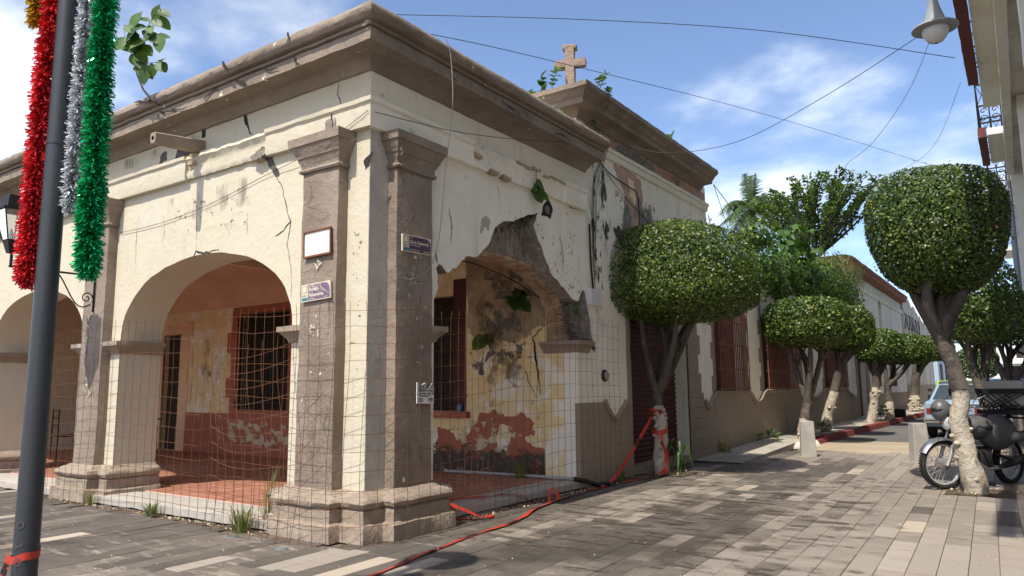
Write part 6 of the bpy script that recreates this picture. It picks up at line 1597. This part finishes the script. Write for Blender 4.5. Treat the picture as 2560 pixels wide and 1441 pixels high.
# ================================================================== lantern on bracket, hanging street lamp
ln = thing('wall_lantern', 'black wrought iron lantern on a scrolled bracket at the second pillar', 'lantern', (-4.93, -.13, 2.5))
MB().tube([(0, -.015, -.12), (0, -.015, .42)], .012, 6).build('wall_bar', BLACKI, ln, smooth=60)
MB().tube([(0, 0, .36), (0, -1.02, .36)], .014, 6).build('arm', BLACKI, ln, smooth=60)
sc1 = [(0, -.05 - .6 * t, -.02 + .36 * t - .12 * math.sin(t * 6.28)) for t in [i / 12 for i in range(13)]]
MB().tube(sc1, .009, 5).build('scroll_stay', BLACKI, ln, smooth=60)
for cy, cz_, r_, s0 in ((-.1, .06, .08, 0), (-.55, .27, .08, 3)):
    MB().tube([(0, cy + r_ * (1 - .07 * a) * math.cos(s0 + a * .7), cz_ + r_ * (1 - .07 * a) * math.sin(s0 + a * .7)) for a in range(13)], .008, 5).build('scroll', BLACKI, ln, smooth=60)
MB().tube([(0, -1.0, .36), (0, -1.0, .52)], .018, 8).build('lantern_post', BLACKI, ln, smooth=60)
def frustum(b, w0, w1, z0, z1, c=(0, -1.0)):
    return b.add([(c[0] + sx * w, c[1] + sy * w, z) for w, z in ((w0, z0), (w1, z1)) for sx, sy in ((-1, -1), (1, -1), (1, 1), (-1, 1))], [(0, 1, 2, 3), (4, 5, 6, 7)] + [(i, (i + 1) % 4, 4 + (i + 1) % 4, 4 + i) for i in range(4)])
frustum(MB(), .045, .085, .52, .68).build('lantern_foot', BLACKI, ln, smooth=0)
frustum(MB(), .19, .19, 1.03, 1.055).build('roof_rim', BLACKI, ln, smooth=0)
frustum(MB(), .135, .11, 1.055, 1.22).build('roof', BLACKI, ln, smooth=0)
fb = MB()
for sx, sy in ((-1, -1), (1, -1), (1, 1), (-1, 1)): fb.tube([(sx * .085, -1 + sy * .085, .68), (sx * .165, -1 + sy * .165, 1.03)], .009, 4)
fb.build('frame', BLACKI, ln, smooth=0)
LGL = mat('lantern_glass', (.8, .85, .85), .08, trans=.9, spec=.5)
for k in range(4):
    c_, s_ = (1, 0, -1, 0)[k], (0, 1, 0, -1)[k]
    MB().add([(c_ * .083 - s_ * .08, -1 + s_ * .083 + c_ * .08, .685), (c_ * .083 + s_ * .08, -1 + s_ * .083 - c_ * .08, .685), (c_ * .162 + s_ * .155, -1 + s_ * .162 - c_ * .155, 1.025), (c_ * .162 - s_ * .155, -1 + s_ * .162 + c_ * .155, 1.025)], [(0, 1, 2, 3)]).build('pane', LGL, ln, smooth=0, recalc=False)
MB().lathe([(0, .69), (.02, .69), (.025, .75), (.012, .8), (0, .82)], 12, (0, -1, 0)).build('bulb', LAMPG, ln, smooth=60)
hl = thing('hanging_street_lamp', 'grey bell-shaped street lamp with glass bowl at the upper right', 'street lamp', (4.60, 2.85, 4.70))
MB().lathe([(0, .44), (.03, .44), (.042, .42), (.042, .36), (.034, .34), (.038, .3), (.055, .2), (.085, .1), (.095, .06), (.10, .04), (.0, .035)], 28).build('bell', LAMPM, hl, smooth=40)
MB().lathe([(.095, .045), (.15, .03), (.195, .0), (.2, -.012), (.17, -.02), (.10, -.005), (.0, .0)], 32).build('reflector_rim', LAMPM, hl, smooth=40)
MB().lathe([(.115, -.012), (.112, -.05), (.095, -.10), (.06, -.14), (.02, -.155), (.0, -.156)], 28).build('glass_bowl', LAMPG, hl, smooth=60)
MB().lathe([(.0, -.165), (.012, -.16), (.012, -.15), (0, -.148)], 10).build('bowl_tip', BLACKI, hl, smooth=60)
MB().tube([(0, 0, .43), (0, 0, .62), (.06, 0, .72), (.55, .05, .78)], .02, 8).build('arm', BLACKI, hl, smooth=60)

# ================================================================== cables
CABLE = mat('black_cable', (.02, .02, .022), .6); WCAB = mat('grey_white_cable', (.30, .30, .30), .6)
def cable(label, pts, r=.006, m=CABLE, k=10, name='overhead_cable'):
    o = thing(name, label, 'cable', pts[0], 0, 'cables strung about the buildings')
    shift(MB().tube(smooth_path(pts, k), r, 5).build('strand', m, o, smooth=60), pts[0])
    return o
cable('top overhead wire from the front cornice to the right building', [(.42, -.1, 4.86), (1.9, .9, 4.78), (3.3, 1.9, 4.66), (4.74, 2.7, 4.3)], .0035)
cable('second overhead wire rising from the corner and passing behind the cross', [(.41, .42, 4.88), (.6, 2.2, 5.25), (1.5, 8.0, 6.2), (3.2, 14.0, 6.6), (4.74, 19.5, 6.9)], .004)
cable('sagging black cable from the cornice end up to the street lamp arm', [(.12, -.06, 3.98), (.2, 1.2, 4.12), (.3, 2.8, 4.45), (.42, 4.3, 4.86), (1.1, 4.6, 4.62), (2.2, 4.4, 4.5), (3.4, 3.8, 4.62), (4.55, 2.9, 4.72)], .004)
cable('white twisted cable loop hanging from the street lamp', [(4.58, 2.85, 4.66), (4.3, 3.3, 4.3), (3.85, 4.0, 4.05), (3.45, 4.6, 4.0), (3.55, 4.7, 3.9), (3.95, 4.6, 3.82), (4.4, 4.4, 4.0), (4.72, 4.2, 4.6)], .003, WCAB)
cable('grey cable hanging from the side cornice past the side pilaster', [(.44, .62, 4.9), (.45, .68, 4.72), (.44, .72, 4.2), (.30, .78, 3.6), (.20, .82, 3.0), (.16, .80, 2.75), (.15, .70, 2.55), (.148, .45, 2.42), (.145, .35, 2.42)], .0045, WCAB)
cable('thin wire drooping across the front wall above the arch', [(-4.6, -.02, 3.42), (-3.6, -.02, 3.42), (-2.6, -.02, 3.5), (-1.6, -.02, 3.66), (-.95, -.05, 3.74), (-.3, -.09, 3.88), (.06, -.09, 4.0)], .003)
for k, (dy, zb) in enumerate(((0, 3.0), (.05, 3.3), (.1, 2.9), (.14, 3.5), (.03, 2.75))):
    cable(('longest', 'second', 'loose', 'shortest', 'rightmost')[k] + ' of the black service cables bunched down the joint beside the broken arch', [(.40, 4.30 + dy * .3, 4.85), (.2, 4.36 + dy, 4.6), (.06, 4.42 + dy, 4.3), (.02, 4.44 + dy, 3.8), (.02, 4.46 + dy * .6, zb)], .004, name='service_cable')
cable('black cable looping along the shop wall to a drop', [(.05, 4.5, 4.8), (.03, 5.0, 4.62), (.03, 5.7, 4.55), (.03, 6.0, 4.5), (.03, 6.06, 4.1), (.03, 6.1, 3.3)], .010, name='service_cable')
cable('thin cable along the shop wall below the string course', [(.05, 4.6, 4.7), (.02, 5.6, 4.35), (.02, 6.6, 4.1), (.02, 7.9, 4.05)], .005, name='service_cable')
cable('conduit dropping from the black mould to the white box', [(.02, 4.36, 3.7), (.02, 4.37, 3.2), (.03, 4.40, 2.75)], .014, name='service_cable')
cable('guy wires beyond the shop corner', [(.3, 9.0, 5.3), (.3, 10.5, 4.9), (.2, 13, 4.3)], .008)
cable('twig-thin second guy wire beyond the shop corner', [(.3, 9.0, 5.3), (.25, 9.8, 4.7), (.2, 10.5, 4.2)], .006)
cable('cable sagging along the vault inside the broken arch', [(-2.8, 3.9, 3.05), (-2.2, 3.6, 3.25), (-1.6, 3.5, 3.2), (-.9, 3.6, 2.9), (-.5, 3.8, 2.6)], .010)

# ================================================================== loose things on the floor
pipe = thing('grey_floor_pipe', 'grey plastic pipe lying along the wall foot inside the side arch', 'pipe', (-.6, 3.9, .1))
PVC = mat('grey_pvc', (.38, .38, .37), .5)
MB().tube([(-1.6, -.15, .03), (-.6, -.05, .03), (.55, -.02, .03)], .022, 8).build('tube', PVC, pipe, smooth=60)
MB().tube([(.55, -.02, .03), (.70, .05, .0), (.78, .2, -.06), (.8, .5, -.07)], .03, 8).build('flexible_end', BLACKI, pipe, smooth=60)
bx_ = thing('black_box', 'black box on the pavement at the foot of the fifth ficus', 'box', (1.18, 25.6, .13))
bx_.scale = (.7, .7, .7)
MB().rbox(-.28, .28, -.3, .3, 0, .4, .1, .006, 5).build('shell', BLACKI, bx_, smooth=40)
MB().rbox(-.29, .29, -.31, .31, .4, .44, .1, .004, 5).build('lid', BLACKI, bx_, smooth=40)
cpm = thing('blue_can', 'small blue can on the window sill inside the broken arch', 'can', (-2.1, 3.99, .995))
MB().lathe([(0, 0), (.04, 0), (.042, .01), (.042, .1), (.038, .11), (0, .11)], 16).build('body', mat('blue_tin', (.10, .20, .38), .4, metal=.3), cpm, smooth=40)
for k, (x, y) in enumerate(((-1.15, -.55), (-.35, -.62))):
    g = thing('floor_uplight', ('round glass uplight set in the paving left of the corner plinth', 'round glass uplight set in the paving before the corner plinth')[k], 'light', (x, y, .0))
    MB().lathe([(0, .004), (.06, .004), (.065, .0), (.065, -.01)], 20).build('rim', mat('steel_rim', (.3, .32, .33), .4, metal=.7), g, smooth=40)
    MB().lathe([(0, .006), (.045, .006), (.046, .002)], 20).build('lens', mat('blue_grey_lens', (.14, .19, .21), .2, spec=.6), g, smooth=40)
# soil squares round the two near trees
SOIL = mat('dry_soil', (.13, .095, .065), 1.0, (((.08, .06, .045), 9, .42, .66, .8), ((.27, .22, .15), 25, .6, .7, .7)), ((30, 1, .03),))
for k, (x, y, a) in enumerate(((.32, 6.15, .38), (4.45, 6.12, .36))):
    vs = [(x - a + 2 * a * i / 10, y - a + 2 * a * j / 10, .006 + .014 * abs(nz((x + i, y + j, 0), 1.3))) for j in range(11) for i in range(11)]
    structure(MB().add(vs, [(j * 11 + i, j * 11 + i + 1, (j + 1) * 11 + i + 1, (j + 1) * 11 + i) for j in range(10) for i in range(10)]).build('tree_pit_soil', SOIL, smooth=60, recalc=False))
# litter: dry leaves along the step and pale specks over the paving
def litter(name, label, pts, size, mats, seed):
    n = len(pts); rg = np.random.default_rng(seed)
    N = np.array((0, 0, 1.0)) + rg.normal(size=(n, 3)) * .35
    o = leaf_cloud(name, np.array(pts), N, size, mats, [1 / len(mats)] * len(mats), None, seed, .6, .3)
    o['label'] = label; o['category'] = 'litter'; return stuff(o)
rl = random.Random(4)
DRYL = [mat('dry_leaf_tan', (.42, .32, .17), .9), mat('dry_leaf_brown', (.20, .13, .07), .9), mat('dry_leaf_pale', (.55, .48, .34), .9)]
pts = [(.09 + abs(rl.gauss(0, .07)), rl.uniform(1.1, 4.6), .012) for _ in range(420)] + [(rl.uniform(-5.6, -.9), -.27 - abs(rl.gauss(0, .05)), .012) for _ in range(330)] + [(rl.gauss(.32, .25), rl.gauss(6.1, .2), .03) for _ in range(160)] + [(rl.gauss(4.45, .25), rl.gauss(6.1, .2), .03) for _ in range(90)]
litter('dry_leaf_litter', 'dry leaf litter along the arcade step and tree pits', pts, .035, DRYL, 6)
pts = [(rl.uniform(-4, 5), rl.uniform(-3.5, 10), .0135) for _ in range(1300)]
pts = [p for p in pts if not (p[0] < .1 and p[1] > -.3)]
litter('paving_debris', 'pale specks and small leaves scattered over the paving', pts, .015, [DRYL[2], DRYL[0]], 7)

# ================================================================== furniture in the far bay
def chair(label, loc, rz):
    t = thing('wooden_chair', label, 'chair', loc, rz, 'dark wooden furniture in the second bay')
    MB().rbox(-.22, .22, -.22, .22, .43, .47, .1, .003, 5).build('seat', DKW, t, smooth=40)
    for sx in (-1, 1):
        MB().rbox(sx * .2 - .02, sx * .2 + .02, -.22, -.18, 0, .43, .1, .002, 5).build('leg', DKW, t, smooth=40)
        MB().rbox(sx * .2 - .02, sx * .2 + .02, .18, .22, 0, .95, .1, .002, 5).build('leg', DKW, t, smooth=40)
    for z in (.6, .74, .88): MB().rbox(-.18, .18, .185, .205, z, z + .07, .1, .002, 5).build('back_slat', DKW, t, smooth=40)
DKW = mat('brown_furniture_wood', (.075, .045, .026), .6, (((.04, .024, .015), (4, 4, 14), .45, .7, .8),))
tb_ = thing('wooden_table', 'dark wooden table in the shade of the second bay', 'table', (-8.9, 2.3, .1), .1, 'dark wooden furniture in the second bay')
MB().rbox(-.75, .75, -.4, .4, .72, .76, .15, .003, 5).build('top', DKW, tb_, smooth=40)
MB().rbox(-.68, .68, -.33, .33, .62, .715, .15, .003, 5).build('apron', DKW, tb_, smooth=40)
for sx in (-1, 1):
    for sy in (-1, 1): MB().rbox(sx * .66 - .035, sx * .66 + .035, sy * .32 - .035, sy * .32 + .035, 0, .62, .1, .002, 5).build('leg', DKW, tb_, smooth=40)
chair('dark wooden chair at the near right of the shaded table', (-8.3, 1.7, .1), rad(200))
chair('dark wooden chair at the left of the shaded table', (-9.6, 1.75, .1), rad(170))
st_ = thing('stacked_panels', 'dark slatted panel leaning in the shade behind the second arch', 'panel', (-12.0, 3.6, .1))
for i in range(11): MB().rbox(-.45, .45, -.02 + .025 * i, .02 + .025 * i, .12 + .13 * i, .22 + .13 * i, .2, .003, 5).build('slat', DKW, st_, smooth=40)
for sx in (-.42, .38): MB().tube([(sx, -.02, 0), (sx, .33, 1.65)], .025, 6).build('stile', DKW, st_, smooth=40)

# ================================================================== motorcycle
RUBB = mat('tyre_rubber', (.022, .021, .020), .85, (((.06, .055, .05), 9, .5, .7, .6),), ((60, .5, .006),)); CHR = mat('dull_chrome', (.50, .50, .49), .3, (((.30, .29, .27), 8, .45, .7, .7),), metal=.9); ALU = mat('cast_aluminium', (.36, .34, .31), .5, (((.22, .2, .18), 10, .45, .7, .7),), metal=.6)
WPLS = mat('grey_white_plastic', (.125, .122, .12), .4, (((.07, .068, .066), 4, .45, .7, .6),), spec=.5); BLKP = mat('black_plastic', (.018, .018, .019), .5); SILV = mat('silver_fork', (.40, .38, .35), .4, metal=.5)  # white bike plastic darkened; the shade over it is put into the colour
mo = thing('motorcycle', 'silver and white delivery motorcycle with crate, half hidden behind the ficus trunk', 'motorcycle', (4.08, 6.2, 0))
hd = Vector((.5, .866, 0)).normalized(); mo.rotation_euler = (0, 0, math.atan2(hd.y, hd.x))
# local: +x to the rear, front wheel centre at x=.05, z=.31
def wheel(cx, r, tw, label):
    tyre_prof = [(r - .055, -tw * .8), (r - .03, -tw), (r - .008, -tw * .6), (r, 0), (r - .008, tw * .6), (r - .03, tw), (r - .055, tw * .8), (r - .06, 0), (r - .055, -tw * .8)]
    w = MB().lathe(tyre_prof, 44, (cx, 0, r), 'y', cap=False).build('wheel', RUBB, mo, smooth=50)
    kn = MB()
    for i in range(60):
        a = 2 * math.pi * i / 60
        for sy in (-.5, .0, .5):
            aa = a + (.05 if sy else 0); cc = Vector((cx + (r - .003) * math.cos(aa), sy * tw * 1.1, r + (r - .003) * math.sin(aa)))
            kn.ball(cc, .011, 5, 4, 0, 1, (1, .8, 1))
    kn.build('tread', RUBB, w, smooth=50)
    MB().lathe([(r - .058, -.022), (r - .075, -.02), (r - .08, 0), (r - .075, .02), (r - .058, .022)], 40, (cx, 0, r), 'y', cap=False).build('rim', mat('alloy_rim', (.55, .54, .52), .4, metal=.35), w, smooth=50)
    MB().lathe([(0, -.06), (.05, -.06), (.075, -.05), (.078, .0), (.078, .05), (.05, .06), (.0, .06)], 24, (cx, 0, r), 'y').build('hub', ALU, w, smooth=40)
    for i in range(32):
        a = 2 * math.pi * i / 32; b_ = a + (.32 if i % 2 else -.32); sy = (-1) ** (i // 2) * .04
        MB().tube([(cx + .07 * math.cos(b_), sy, r + .07 * math.sin(b_)), (cx + (r - .07) * math.cos(a), 0, r + (r - .07) * math.sin(a))], .003, 4).build('spoke', MATS['alloy_rim'], w, smooth=0, recalc=False)
    return w
wf = wheel(.05, .315, .042, 'f'); wheel(1.33, .30, .05, 'r')
front_parts = [wf]
for sy in (-1, 1):
    front_parts.append(MB().tube([(.05, sy * .085, .30), (.10, sy * .085, .40), (.16, sy * .085, .56)], .026, 10).build('fork_leg', SILV, mo, smooth=60))
    front_parts.append(MB().tube([(.16, sy * .085, .56), (.33, sy * .085, .98)], .018, 10).build('fork_tube', CHR, mo, smooth=60))
fd = MB(); vs = []
for i in range(13):
    a = rad(38 + 9.5 * i)
    for k in range(5):
        yy = (k - 2) * .035; rr = .345 - .012 * abs(k - 2) ** 1.6
        vs.append((.05 + rr * math.cos(a), yy, .315 + rr * math.sin(a)))
fd.add(vs, [(i * 5 + k, i * 5 + k + 1, (i + 1) * 5 + k + 1, (i + 1) * 5 + k) for i in range(12) for k in range(4)])
front_parts.append(fd.build('front_mudguard', CHR, mo, smooth=60, recalc=False))
front_parts.append(MB().lathe([(0, -.02), (.07, -.02), (.098, .02), (.10, .05), (.08, .11), (.04, .14), (0, .145)], 24, (.17, 0, .84), 'x').build('headlight', BLKP, mo, smooth=50))
front_parts.append(MB().lathe([(0, -.05), (.05, -.042), (.088, -.022), (.09, -.02)], 24, (.17, 0, .84), 'x').build('headlight_lens', mat('headlamp_glass', (.62, .64, .64), .12, (((.35, .36, .36), 30, .45, .6, .7),), spec=.7), mo, smooth=60))
front_parts.append(MB().tube([(.40, -.36, 1.02), (.34, -.25, 1.05), (.31, -.1, 1.0), (.31, .1, 1.0), (.34, .25, 1.05), (.40, .36, 1.02)], .012, 8).build('handlebar', CHR, mo, smooth=60))
for sy in (-1, 1):
    front_parts.append(MB().tube([(.44, sy * .38, 1.015), (.36, sy * .28, 1.05)], .018, 8).build('grip', RUBB, mo, smooth=60))
    front_parts.append(MB().tube([(.33, sy * .26, 1.05), (.36, sy * .27, 1.13), (.44, sy * .30, 1.17), (.52, sy * .30, 1.20)], .006, 6).build('mirror_stalk', CHR, mo, smooth=60))
    front_parts.append(MB().rbox(.49, .52, sy * .30 - .06, sy * .30 + .06, 1.17, 1.29, .03, .002, 9, rnd=.012).build('mirror', BLKP, mo, smooth=50))
    front_parts.append(MB().tube([(.30, sy * .20, 1.05), (.22, sy * .27, 1.02), (.26, sy * .34, 1.0)], .007, 6).build('brake_lever', CHR, mo, smooth=60))
    front_parts.append(MB().ball((.22, sy * .17, .83), .035, 10, 8, 0, 1, (1, .8, .8)).build('indicator', mat('amber_lens', (.45, .12, .02), .3), mo, smooth=60))
Rst = Matrix.Translation((.25, 0, 0)) @ Matrix.Rotation(rad(-18), 4, 'Z') @ Matrix.Translation((-.25, 0, 0))
for o in front_parts: o.matrix_local = Rst
MB().tube([(.33, 0, 1.0), (.42, 0, .70), (.75, 0, .62), (1.2, 0, .72)], .03, 8).build('frame', BLKP, mo, smooth=60)
tk = MB().ball((.62, -.05, .78), .215, 18, 12, 0, 1, (1.25, .80, .75)).build('fuel_tank', WPLS, mo, smooth=60)
M_ = frameM((.52, -.1465, .745), (1, 0, .08), (-.0, -.05, 1))
for yy, mir in ((-.1485, 1),):
    me = text_mesh('38W', .085, 'LEFT', .002)
    for v in me.vertices:
        x, z_ = .56 + v.co.x, .74 + v.co.y
        q = max(0, 1 - ((x - .62) / .269) ** 2 - ((z_ - .78) / .161) ** 2)
        v.co = (x, -.05 - (.172 * math.sqrt(q) + .003), z_)
    me.materials.clear(); me.materials.append(INK)
    t_ = bpy.data.objects.new('number', me); COL.objects.link(t_); t_.parent = tk
MB().ball((1.0, -.08, .70), .25, 18, 12, 0, 1, (1.35, .75, .95)).build('side_fairing', WPLS, mo, smooth=60)
MB().ball((1.0, 0, .87), .2, 16, 10, 0, 1, (1.7, .62, .32)).build('seat', BLKP, mo, smooth=60)
eng = MB().rbox(.48, .86, -.13, .13, .22, .52, .08, .006, 6, rnd=.03).build('engine', mat('dark_engine', (.06, .058, .055), .55, metal=.5), mo, smooth=50)
for i in range(6): MB().rbox(.42 + .02 * i, .434 + .02 * i, -.1, .1, .36, .56, .1, .001, 5, rnd=.002).build('cooling_fin', ALU, eng, smooth=0)
MB().tube([(.5, -.13, .32), (.62, -.17, .24), (.9, -.19, .26)], .022, 8).build('exhaust_pipe', CHR, mo, smooth=60)
MB().tube([(.9, -.19, .27), (1.15, -.20, .32), (1.62, -.21, .42)], [.035, .05, .045], 12).build('silencer', BLKP, mo, smooth=60)
MB().tube([(.92, -.1, .42), (1.33, -.09, .30)], .02, 8).build('swing_arm', BLKP, mo, smooth=60)
for sy in (-1, 1): MB().tube([(1.22, sy * .12, .68), (1.33, sy * .1, .34)], .022, 8).build('rear_shock', CHR, mo, smooth=60)
MB().tube([(.80, -.12, .27), (.80, -.30, .27)], .012, 6).build('foot_peg', RUBB, mo, smooth=60)
MB().tube([(1.0, -.2, .62), (1.35, -.3, .66), (1.75, -.34, .84)], [.07, .075, .06], 12).build('tail_panel', WPLS, mo, smooth=60)
MB().tube([(1.05, -.13, .9), (1.7, -.16, .86)], .014, 6).build('rack_bar', BLKP, mo, smooth=60)
MB().tube([(1.05, .13, .9), (1.7, .16, .86)], .014, 6).build('rack_bar', BLKP, mo, smooth=60)
ct = thing('delivery_crate', 'black lattice crate with cardboard boxes strapped on the motorcycle', 'crate', (4.22 + hd.x * 1.36, 6.15 + hd.y * 1.36, .93), mo.rotation_euler[2])
ct.scale = (1.35, 1.45, 1.15)
for sx in (-1, 1):
    MB().box(sx * .24 - .012, sx * .24 + .012, -.22, .22, 0, .06).build('end_rail', BLKP, ct, smooth=0)
    MB().box(sx * .24 - .012, sx * .24 + .012, -.22, .22, .24, .30).build('end_rail', BLKP, ct, smooth=0)
    for i in range(8): MB().tube([(sx * .24, -.21 + .06 * i, .06), (sx * .24, -.21 + .06 * ((i + 3) % 8), .24)], .007, 4).build('lattice_bar', BLKP, ct, smooth=0)
for sy in (-1, 1):
    MB().box(-.25, .25, sy * .22 - .01, sy * .22 + .01, 0, .05).build('side_rail', BLKP, ct, smooth=0)
    MB().box(-.25, .25, sy * .22 - .01, sy * .22 + .01, .25, .30).build('side_rail', BLKP, ct, smooth=0)
    for i in range(9):
        x0 = -.24 + .06 * i
        MB().tube([(x0, sy * .22, .05), (min(.24, x0 + .14), sy * .22, .25)], .007, 4).build('lattice_bar', BLKP, ct, smooth=0)
        MB().tube([(x0, sy * .22, .25), (min(.24, x0 + .14), sy * .22, .05)], .007, 4).build('lattice_bar', BLKP, ct, smooth=0)
MB().box(-.24, .24, -.21, .21, 0, .015).build('floor', BLKP, ct, smooth=0)
cb = thing('cardboard_box', 'pale cardboard box sitting in the motorcycle crate', 'box', (4.22 + hd.x * 1.36, 6.15 + hd.y * 1.36, 1.05), mo.rotation_euler[2])
cb.scale = (1.3, 1.4, 1.1)
MB().rbox(-.21, .21, -.19, .19, 0, .30, .1, .004, 5).build('carton', mat('pale_cardboard', (.46, .42, .38), .85), cb, smooth=40)
MB().box(-.03, .03, -.193, .193, .3, .304).build('packing_tape', BLKP, cb, smooth=0)
hm = thing('crash_helmet', 'grey crash helmet hung on the motorcycle handlebar', 'helmet', (4.09 + hd.x * .16, 6.2 + hd.y * .16, 1.0), mo.rotation_euler[2])
MB().ball((0, .10, 0), .135, 18, 12, 0, 1, (1.0, .9, 1.1))  .build('shell', mat('grey_helmet', (.11, .11, .115), .4, spec=.5), hm, smooth=60)
MB().ball((-.035, .10, .01), .118, 16, 10, 0, 1, (.95, .88, .45)).build('visor', BLKP, hm, smooth=60)

# ================================================================== parked cars (rear towards the viewer)
GLS = mat('car_glass', (.045, .055, .055), .06, spec=.8)
def car(label, loc, rz, paint, lights=(.30, .012, .015), detail=True, sc=1.0):
    t = thing('parked_car', label, 'car', loc, rz, 'cars parked along the street')
    t.scale = (sc, sc, sc)
    PT = mat(label.split()[0] + '_car_paint_' + str(len(label)), paint, .4, (((paint[0] * .8, paint[1] * .8, paint[2] * .8), 2, .42, .68, .6),), spec=.5, coat=.3)
    def loft(secs, name, m, parent, smooth=30, bevel=.0):
        b = MB(); n = len(secs[0]); vs = [p for s_ in secs for p in s_]
        b.add(vs, [(i * n + j, i * n + (j + 1) % n, (i + 1) * n + (j + 1) % n, (i + 1) * n + j) for i in range(len(secs) - 1) for j in range(n)] + [tuple(range(n)), tuple((len(secs) - 1) * n + j for j in range(n))])
        return b.build(name, m, parent, smooth=smooth, bevel=bevel)
    # local +y forward, rear at y=0
    def body(y, z0, zs, z1, hw): return [(-hw * .93, y, z0), (hw * .93, y, z0), (hw, y, zs), (hw * .96, y, z1 - .05), (hw * .90, y, z1), (-hw * .90, y, z1), (-hw * .96, y, z1 - .05), (-hw, y, zs)]
    bd_ = loft([body(.03, .36, .55, .90, .76), body(.10, .30, .56, .95, .81), body(.9, .26, .56, .97, .83), body(2.0, .24, .56, .96, .84), body(3.0, .26, .56, .93, .83), body(3.9, .32, .54, .84, .80), body(4.1, .40, .52, .74, .74)], 'body', PT, t, 40, .012)
    def cab(y, z, hw): return (y, z, hw)
    cbv = [(-.76, .78, .95), (.76, .78, .95), (.60, 1.28, 1.385), (-.60, 1.28, 1.385), (-.78, 3.0, .94), (.78, 3.0, .94), (.61, 2.25, 1.40), (-.61, 2.25, 1.40)]
    MB().add(cbv, [(0, 1, 2, 3), (3, 2, 6, 7), (7, 6, 5, 4), (0, 3, 7, 4), (1, 5, 6, 2), (0, 4, 5, 1)]).build('cabin', PT, t, smooth=0, bevel=.04)
    def pane(pts, off, name):
        P = [Vector(p) for p in pts]; c = sum(P, Vector()) / len(P); nrm_ = (P[1] - P[0]).cross(P[2] - P[0]).normalized()
        Q_ = [c + (p - c) * .88 + nrm_ * off for p in P]
        MB().add(Q_, [(0, 1, 2, 3)]).build(name, GLS, t, smooth=0, recalc=False)
    pane([cbv[0], cbv[1], cbv[2], cbv[3]], .012, 'rear_window')
    pane([cbv[4], cbv[7], cbv[6], cbv[5]], .012, 'windscreen')
    pane([cbv[1], cbv[5], cbv[6], cbv[2]], .012, 'side_window'); pane([cbv[4], cbv[0], cbv[3], cbv[7]], .012, 'side_window')
    bp = loft([[(-.80, -.06, .40), (.80, -.06, .40), (.80, -.06, .53), (-.80, -.06, .53)], [(-.82, .0, .39), (.82, .0, .39), (.82, .0, .54), (-.82, .0, .54)], [(-.83, .25, .39), (.83, .25, .39), (.83, .25, .54), (-.83, .25, .54)]], 'bumper', CHR if detail else PT, t, 30, .01)
    MB().box(-.78, .78, -.064, -.058, .45, .475).build('bumper_strip', BLKP, bp, smooth=0)
    TL = mat('tail_light_' + str(len(label)), lights, .25, (((lights[0] * .5, .005, .005), 20, .45, .7, .6),), spec=.6)
    for sx in (-1, 1):
        tl_ = MB().rbox(min(sx * .33, sx * .735), max(sx * .33, sx * .735), .008, .06, .63, .78, .1, .001, 4, rnd=.006).build('tail_light', TL, t, smooth=40)
        MB().box(min(sx * .34, sx * .72), max(sx * .34, sx * .72), .002, .0075, .70, .708).build('lens_divider', BLKP, tl_, smooth=0)
        MB().tube([(sx * .80, .9, .97), (sx * .92, 2.2, 1.0)], .01, 4).build('trim_strip', BLKP, t, smooth=0)
        MB().rbox(min(sx * .82, sx * .98), max(sx * .82, sx * .98), 2.3, 2.42, .98, 1.1, .06, .002, 4, rnd=.02).build('wing_mirror', BLKP, t, smooth=40)
        for y in (.75, 3.25):
            w = MB().lathe([(.0, -.09), (.2, -.095), (.29, -.09), (.305, -.05), (.305, .05), (.29, .09), (.2, .095), (.0, .09)], 28, (sx * .72, y, .305), 'x').build('wheel', RUBB, t, smooth=40)
            MB().lathe([(0, .1), (.1, .105), (.18, .1), (.185, .09)] if sx > 0 else [(0, -.1), (.1, -.105), (.18, -.1), (.185, -.09)], 20, (sx * .72, y, .305), 'x').build('hubcap', ALU, w, smooth=40)
    pl = MB().box(-.17, .17, .012, .022, .66, .76).build('number_plate', mat('plate_white', (.6, .6, .58), .5), t, smooth=0)
    MB().box(-.6, .6, .02, .032, .86, .868).build('boot_seam', BLKP, t, smooth=0)
    MB().box(-.76, .76, .55, 4.0, .2, .3).build('underbody', BLKP, t, smooth=0)
    return t
car('light blue old sedan with chipped bumper parked facing away beyond the bollards', (3.66, 16.2, 0), rad(-2), (.25, .35, .44), sc=.96)
car('bright blue hatchback farther along on the right', (4.30, 30.5, 0), rad(0), (.05, .17, .48), sc=1.1)
car('white car partly seen past the boxy ficus', (4.55, 44, 0), rad(0), (.62, .63, .64), sc=1.1)
car('lime green car seen through the blue sedan rear window', (2.9, 27.5, 0), rad(3), (.33, .50, .05), sc=1.05)
